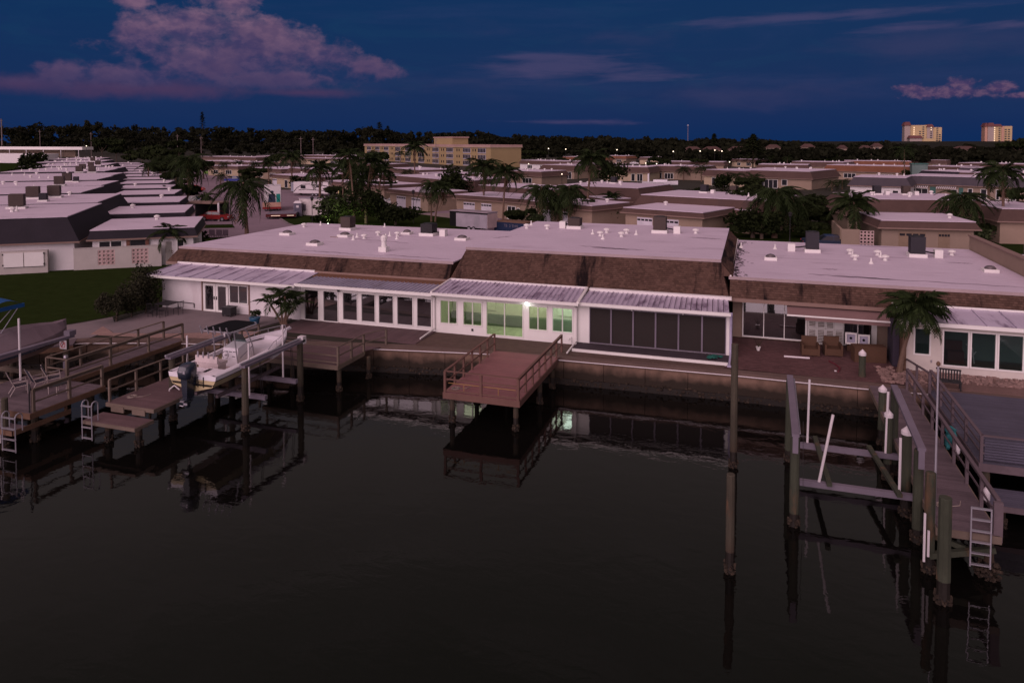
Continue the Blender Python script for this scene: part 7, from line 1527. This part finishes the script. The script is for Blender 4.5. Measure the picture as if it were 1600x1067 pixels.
for i, (lb, px, ba, tp_, r_) in enumerate(TT): tree(lb, px, ba, tp_, r_, 520, .8 if ba > 255 else 1.0, 300+i)
for i, (lb, px, ba, tp_, r_) in enumerate([('dark tree at the street end of the fifth and sixth left garages', 276, 305, 268, 3.6), ('leafy tree hiding the street end of the eighth left garage', 258, 296, 252, 4.2), ('leafy tree hiding the street ends of the farther left garages', 250, 278, 240, 5.5), ('round tree between the bright red car and the left garages', 283, 318, 288, 3.0), ('broad tree on the left verge of the far street', 308, 284, 240, 5.5), ('tree just left of the green bus', 318, 280, 250, 4.5), ('tree behind the box truck', 405, 290, 262, 4), ('dark tree mass behind the white parked sedan', 600, 312, 282, 3.6), ('tree left of the broad beige double garage under the tall centre palm', 940, 345, 318, 3.2), ('dark tree beside the garden lamp left of the taupe garage', 1265, 356, 322, 3.6), ('tree at the left edge of the garden behind the middle roof', 1160, 352, 322, 3.4), ('tree right of the large palm by the taupe garage', 1540, 376, 350, 2.6),
 ('dark tree behind the lit doorway wing', 548, 300, 262, 4.2), ('dark tree right of the palm grove', 612, 300, 272, 4.0), ('bushy tree left of the plain brown mansard', 668, 300, 276, 3.8), ('tree behind the double garage above the trailer', 700, 318, 290, 3.4), ('dark tree left of the garage hidden by weeping palms', 826, 322, 292, 3.0), ('tree behind the weeping palm pair', 900, 330, 296, 3.4), ('small dark tree at the right end of the big central mansard', 1088, 312, 286, 3.2), ('tree before the long low house, left', 985, 320, 300, 2.4), ('tall dark tree right of the long low house end', 1205, 336, 290, 4.2), ('tree before the broad beige walled house', 1176, 312, 276, 3.6), ('dark tree at the left end of the big mansard behind the taupe garage', 1290, 338, 306, 3.2), ('small tree between the grey roofed rows', 1418, 300, 284, 2.6), ('tree left of the tall palm near the right edge', 1536, 352, 322, 3.0), ('dark tree behind the pale roofed house at the right edge', 1590, 320, 290, 3.6), ('tree behind the canal house with the pale columns', 1090, 268, 246, 4.4), ('tree behind the canal house with balconies', 880, 262, 246, 4.6), ('tree left of the far teal shed', 1424, 284, 262, 3.4), ('low dark tree left of the taupe garage wall', 1352, 384, 366, 1.8), ('bushy tree between the palms at the garden behind the right roof', 1262, 372, 346, 2.4), ('dark tree beneath the big weeping palm, left', 1176, 372, 344, 2.8), ('dark tree beneath the palms right of the beige double garage', 1128, 362, 338, 2.6), ('leafy tree between the trailer and the hidden garage', 816, 350, 326, 2.2), ('dark tree before the brown mansard left of the plain one', 640, 312, 288, 3.2), ('tree behind the storage container', 525, 318, 292, 2.6), ('tree between the far street palms', 388, 286, 264, 3.2), ('dark tree behind the flatbed trailer', 470, 304, 284, 2.6), ('round tree at the right edge below the pale roof', 1560, 372, 350, 2.2)]): tree(lb, px, ba, tp_, r_, 900, .38, 400+i)
def conifer(label, px, base, top, r, D, seed, narrow=False):
    q = AY(px, top, D); t = thing('conifer', label, 'conifer', (q.x, D, 0)); rnd = random.Random(seed); m = MB()
    for k in range(1100 if not narrow else 420):
        u = rnd.random()**.7; rr = r*(1-u)**(.75 if not narrow else .35)*rnd.uniform(.3, 1); a = rnd.random()*6.28; c = Vector((q.x+math.cos(a)*rr, D+math.sin(a)*rr, q.z*(.15+.85*u) if not narrow else q.z*(.5+.5*u))); s = rnd.uniform(.5, 1.2)
        d1 = Vector((math.cos(a), math.sin(a), -.25)); d2 = Vector((-math.sin(a), math.cos(a), rnd.uniform(-.3, .3))); m.face([c-d1*s, c+d2*s*.5, c+d1*s, c-d2*s*.5])
    m.build('crown', TREE, t); m = MB(); m.tube((q.x, D, 0), (q.x, D, q.z*.98), .35, .05, 6); m.build('trunk', BARK, t)
conifer('tall broad dark conifer standing above the far roofs right of centre', 1177, 250, 210, 8.5, 330, 1)
conifer('narrow tall pine sticking up above the woods at the left', 316, 231, 175, 3.0, 520, 2, True); conifer('slim pine rising above the woods left of the yellow apartments', 593, 231, 191, 4, 530, 3, True); conifer('slim dark cypress on the horizon right of the radio mast', 1116, 240, 209, 2.2, 500, 4, True); conifer('small pine right of the slim one above the apartments', 606, 231, 197, 3, 530, 5, True)
# gabled houses among the trees
for i, (px, ye, w, lb, wmn) in enumerate([(1082, 231, 17, 'far gabled house with a warm red roof left of the lamps', SHINGR), (1112, 231, 14, 'far gabled house second from the radio mast', SHING2), (1152, 231, 15, 'far gabled house left of the tall conifer', SHING2), (1208, 228, 13, 'far gabled house right of the tall conifer', SHINGR), (1262, 227, 9, 'small far gabled house above the dark belt', SHING2), (1316, 229, 6, 'tiny white far house in the trees', SHINGG), (1352, 229.5, 9, 'white far house with a bright wall in the trees', SHINGG), (1507, 231, 15, 'far gabled house between the towers with a pinkish roof', SHING2), (1522, 233, 10, 'pale far house left of the right tower', SHINGG), (1475, 238, 18, 'yellowish far house with a hipped roof under the left tower', SHINGR), (1370, 226, 8, 'cream far house on the tree line', SHINGG)]):
    D = 385; w = w*(1.2+.5*(i*37 % 10)/10); q = AY(px, ye+3, D); z = q.z; t = thing('gabled_house', lb, 'house', (q.x, D, 0), 0, None, True); w2 = w/1130*D*.6
    m = MB(); m.box(-w2, w2, -3, 5, 0, z); m.build('wall', TAN, t); m = MB(); h = 1.6; v = [(-w2-.5, -3.5, z), (w2+.5, -3.5, z), (w2+.5, 5.5, z), (-w2-.5, 5.5, z), (-w2*.5, 1, z+h), (w2*.5, 1, z+h)]
    m.v = v; m.f = [(0, 1, 5, 4), (1, 2, 5), (2, 3, 4, 5), (3, 0, 4), (0, 3, 2, 1)]; m.m = [0]*5; m.build('roof', MATS.get('far_tile_roof') or mat('far_tile_roof', (.085, .046, .040), .9, .2, .5), t); m = MB(); m.box(-w2*.5, w2*.2, -3.1, -3.01, z-1.6, z-.5); m.build('window', DARKWIN, t)
tt_ = thing('fence', 'tan board fence at the right between the palms and the pale roof', 'fence', G(1570, 378, 0), .02, None, True)
FB = MB().box(0, .26, 0, .05, 0, 1.7).mesh('board', BEIGE)
for k in range(24): shared('board', FB, tt_, (-.5+k*.31, 0, 0))
m = MB(); m.box(-.5, 7, .06, .12, .3, .4); m.box(-.5, 7, .06, .12, 1.3, 1.4); m.build('fence_rail', BEIGE, tt_)
f2 = thing('fence', 'weathered board fence behind the dense bush left of the beige double garage', 'fence', G(905, 345, 0), .0, None, True)
for k in range(30): shared('board', FB, f2, (-.5+k*.31, 0, 0))
w3 = thing('garden_wall', 'tan garden wall with a pierced block end left of the taupe garage', 'wall', G(1333, 392, 0), 0, None, True)
m = MB(); m.box(-1.2, .6, 0, .25, 0, 2.3); m.build('wall', TAN, w3); m = MB(); m.box(-1.3, -1.05, .3, 9, 0, 2.3); m.build('side_wall', BEIGE, w3)
for i in range(4):
    for j in range(6): shared('pierced_block', pme, w3, (.62+i*.35, .05, .1+j*.35))
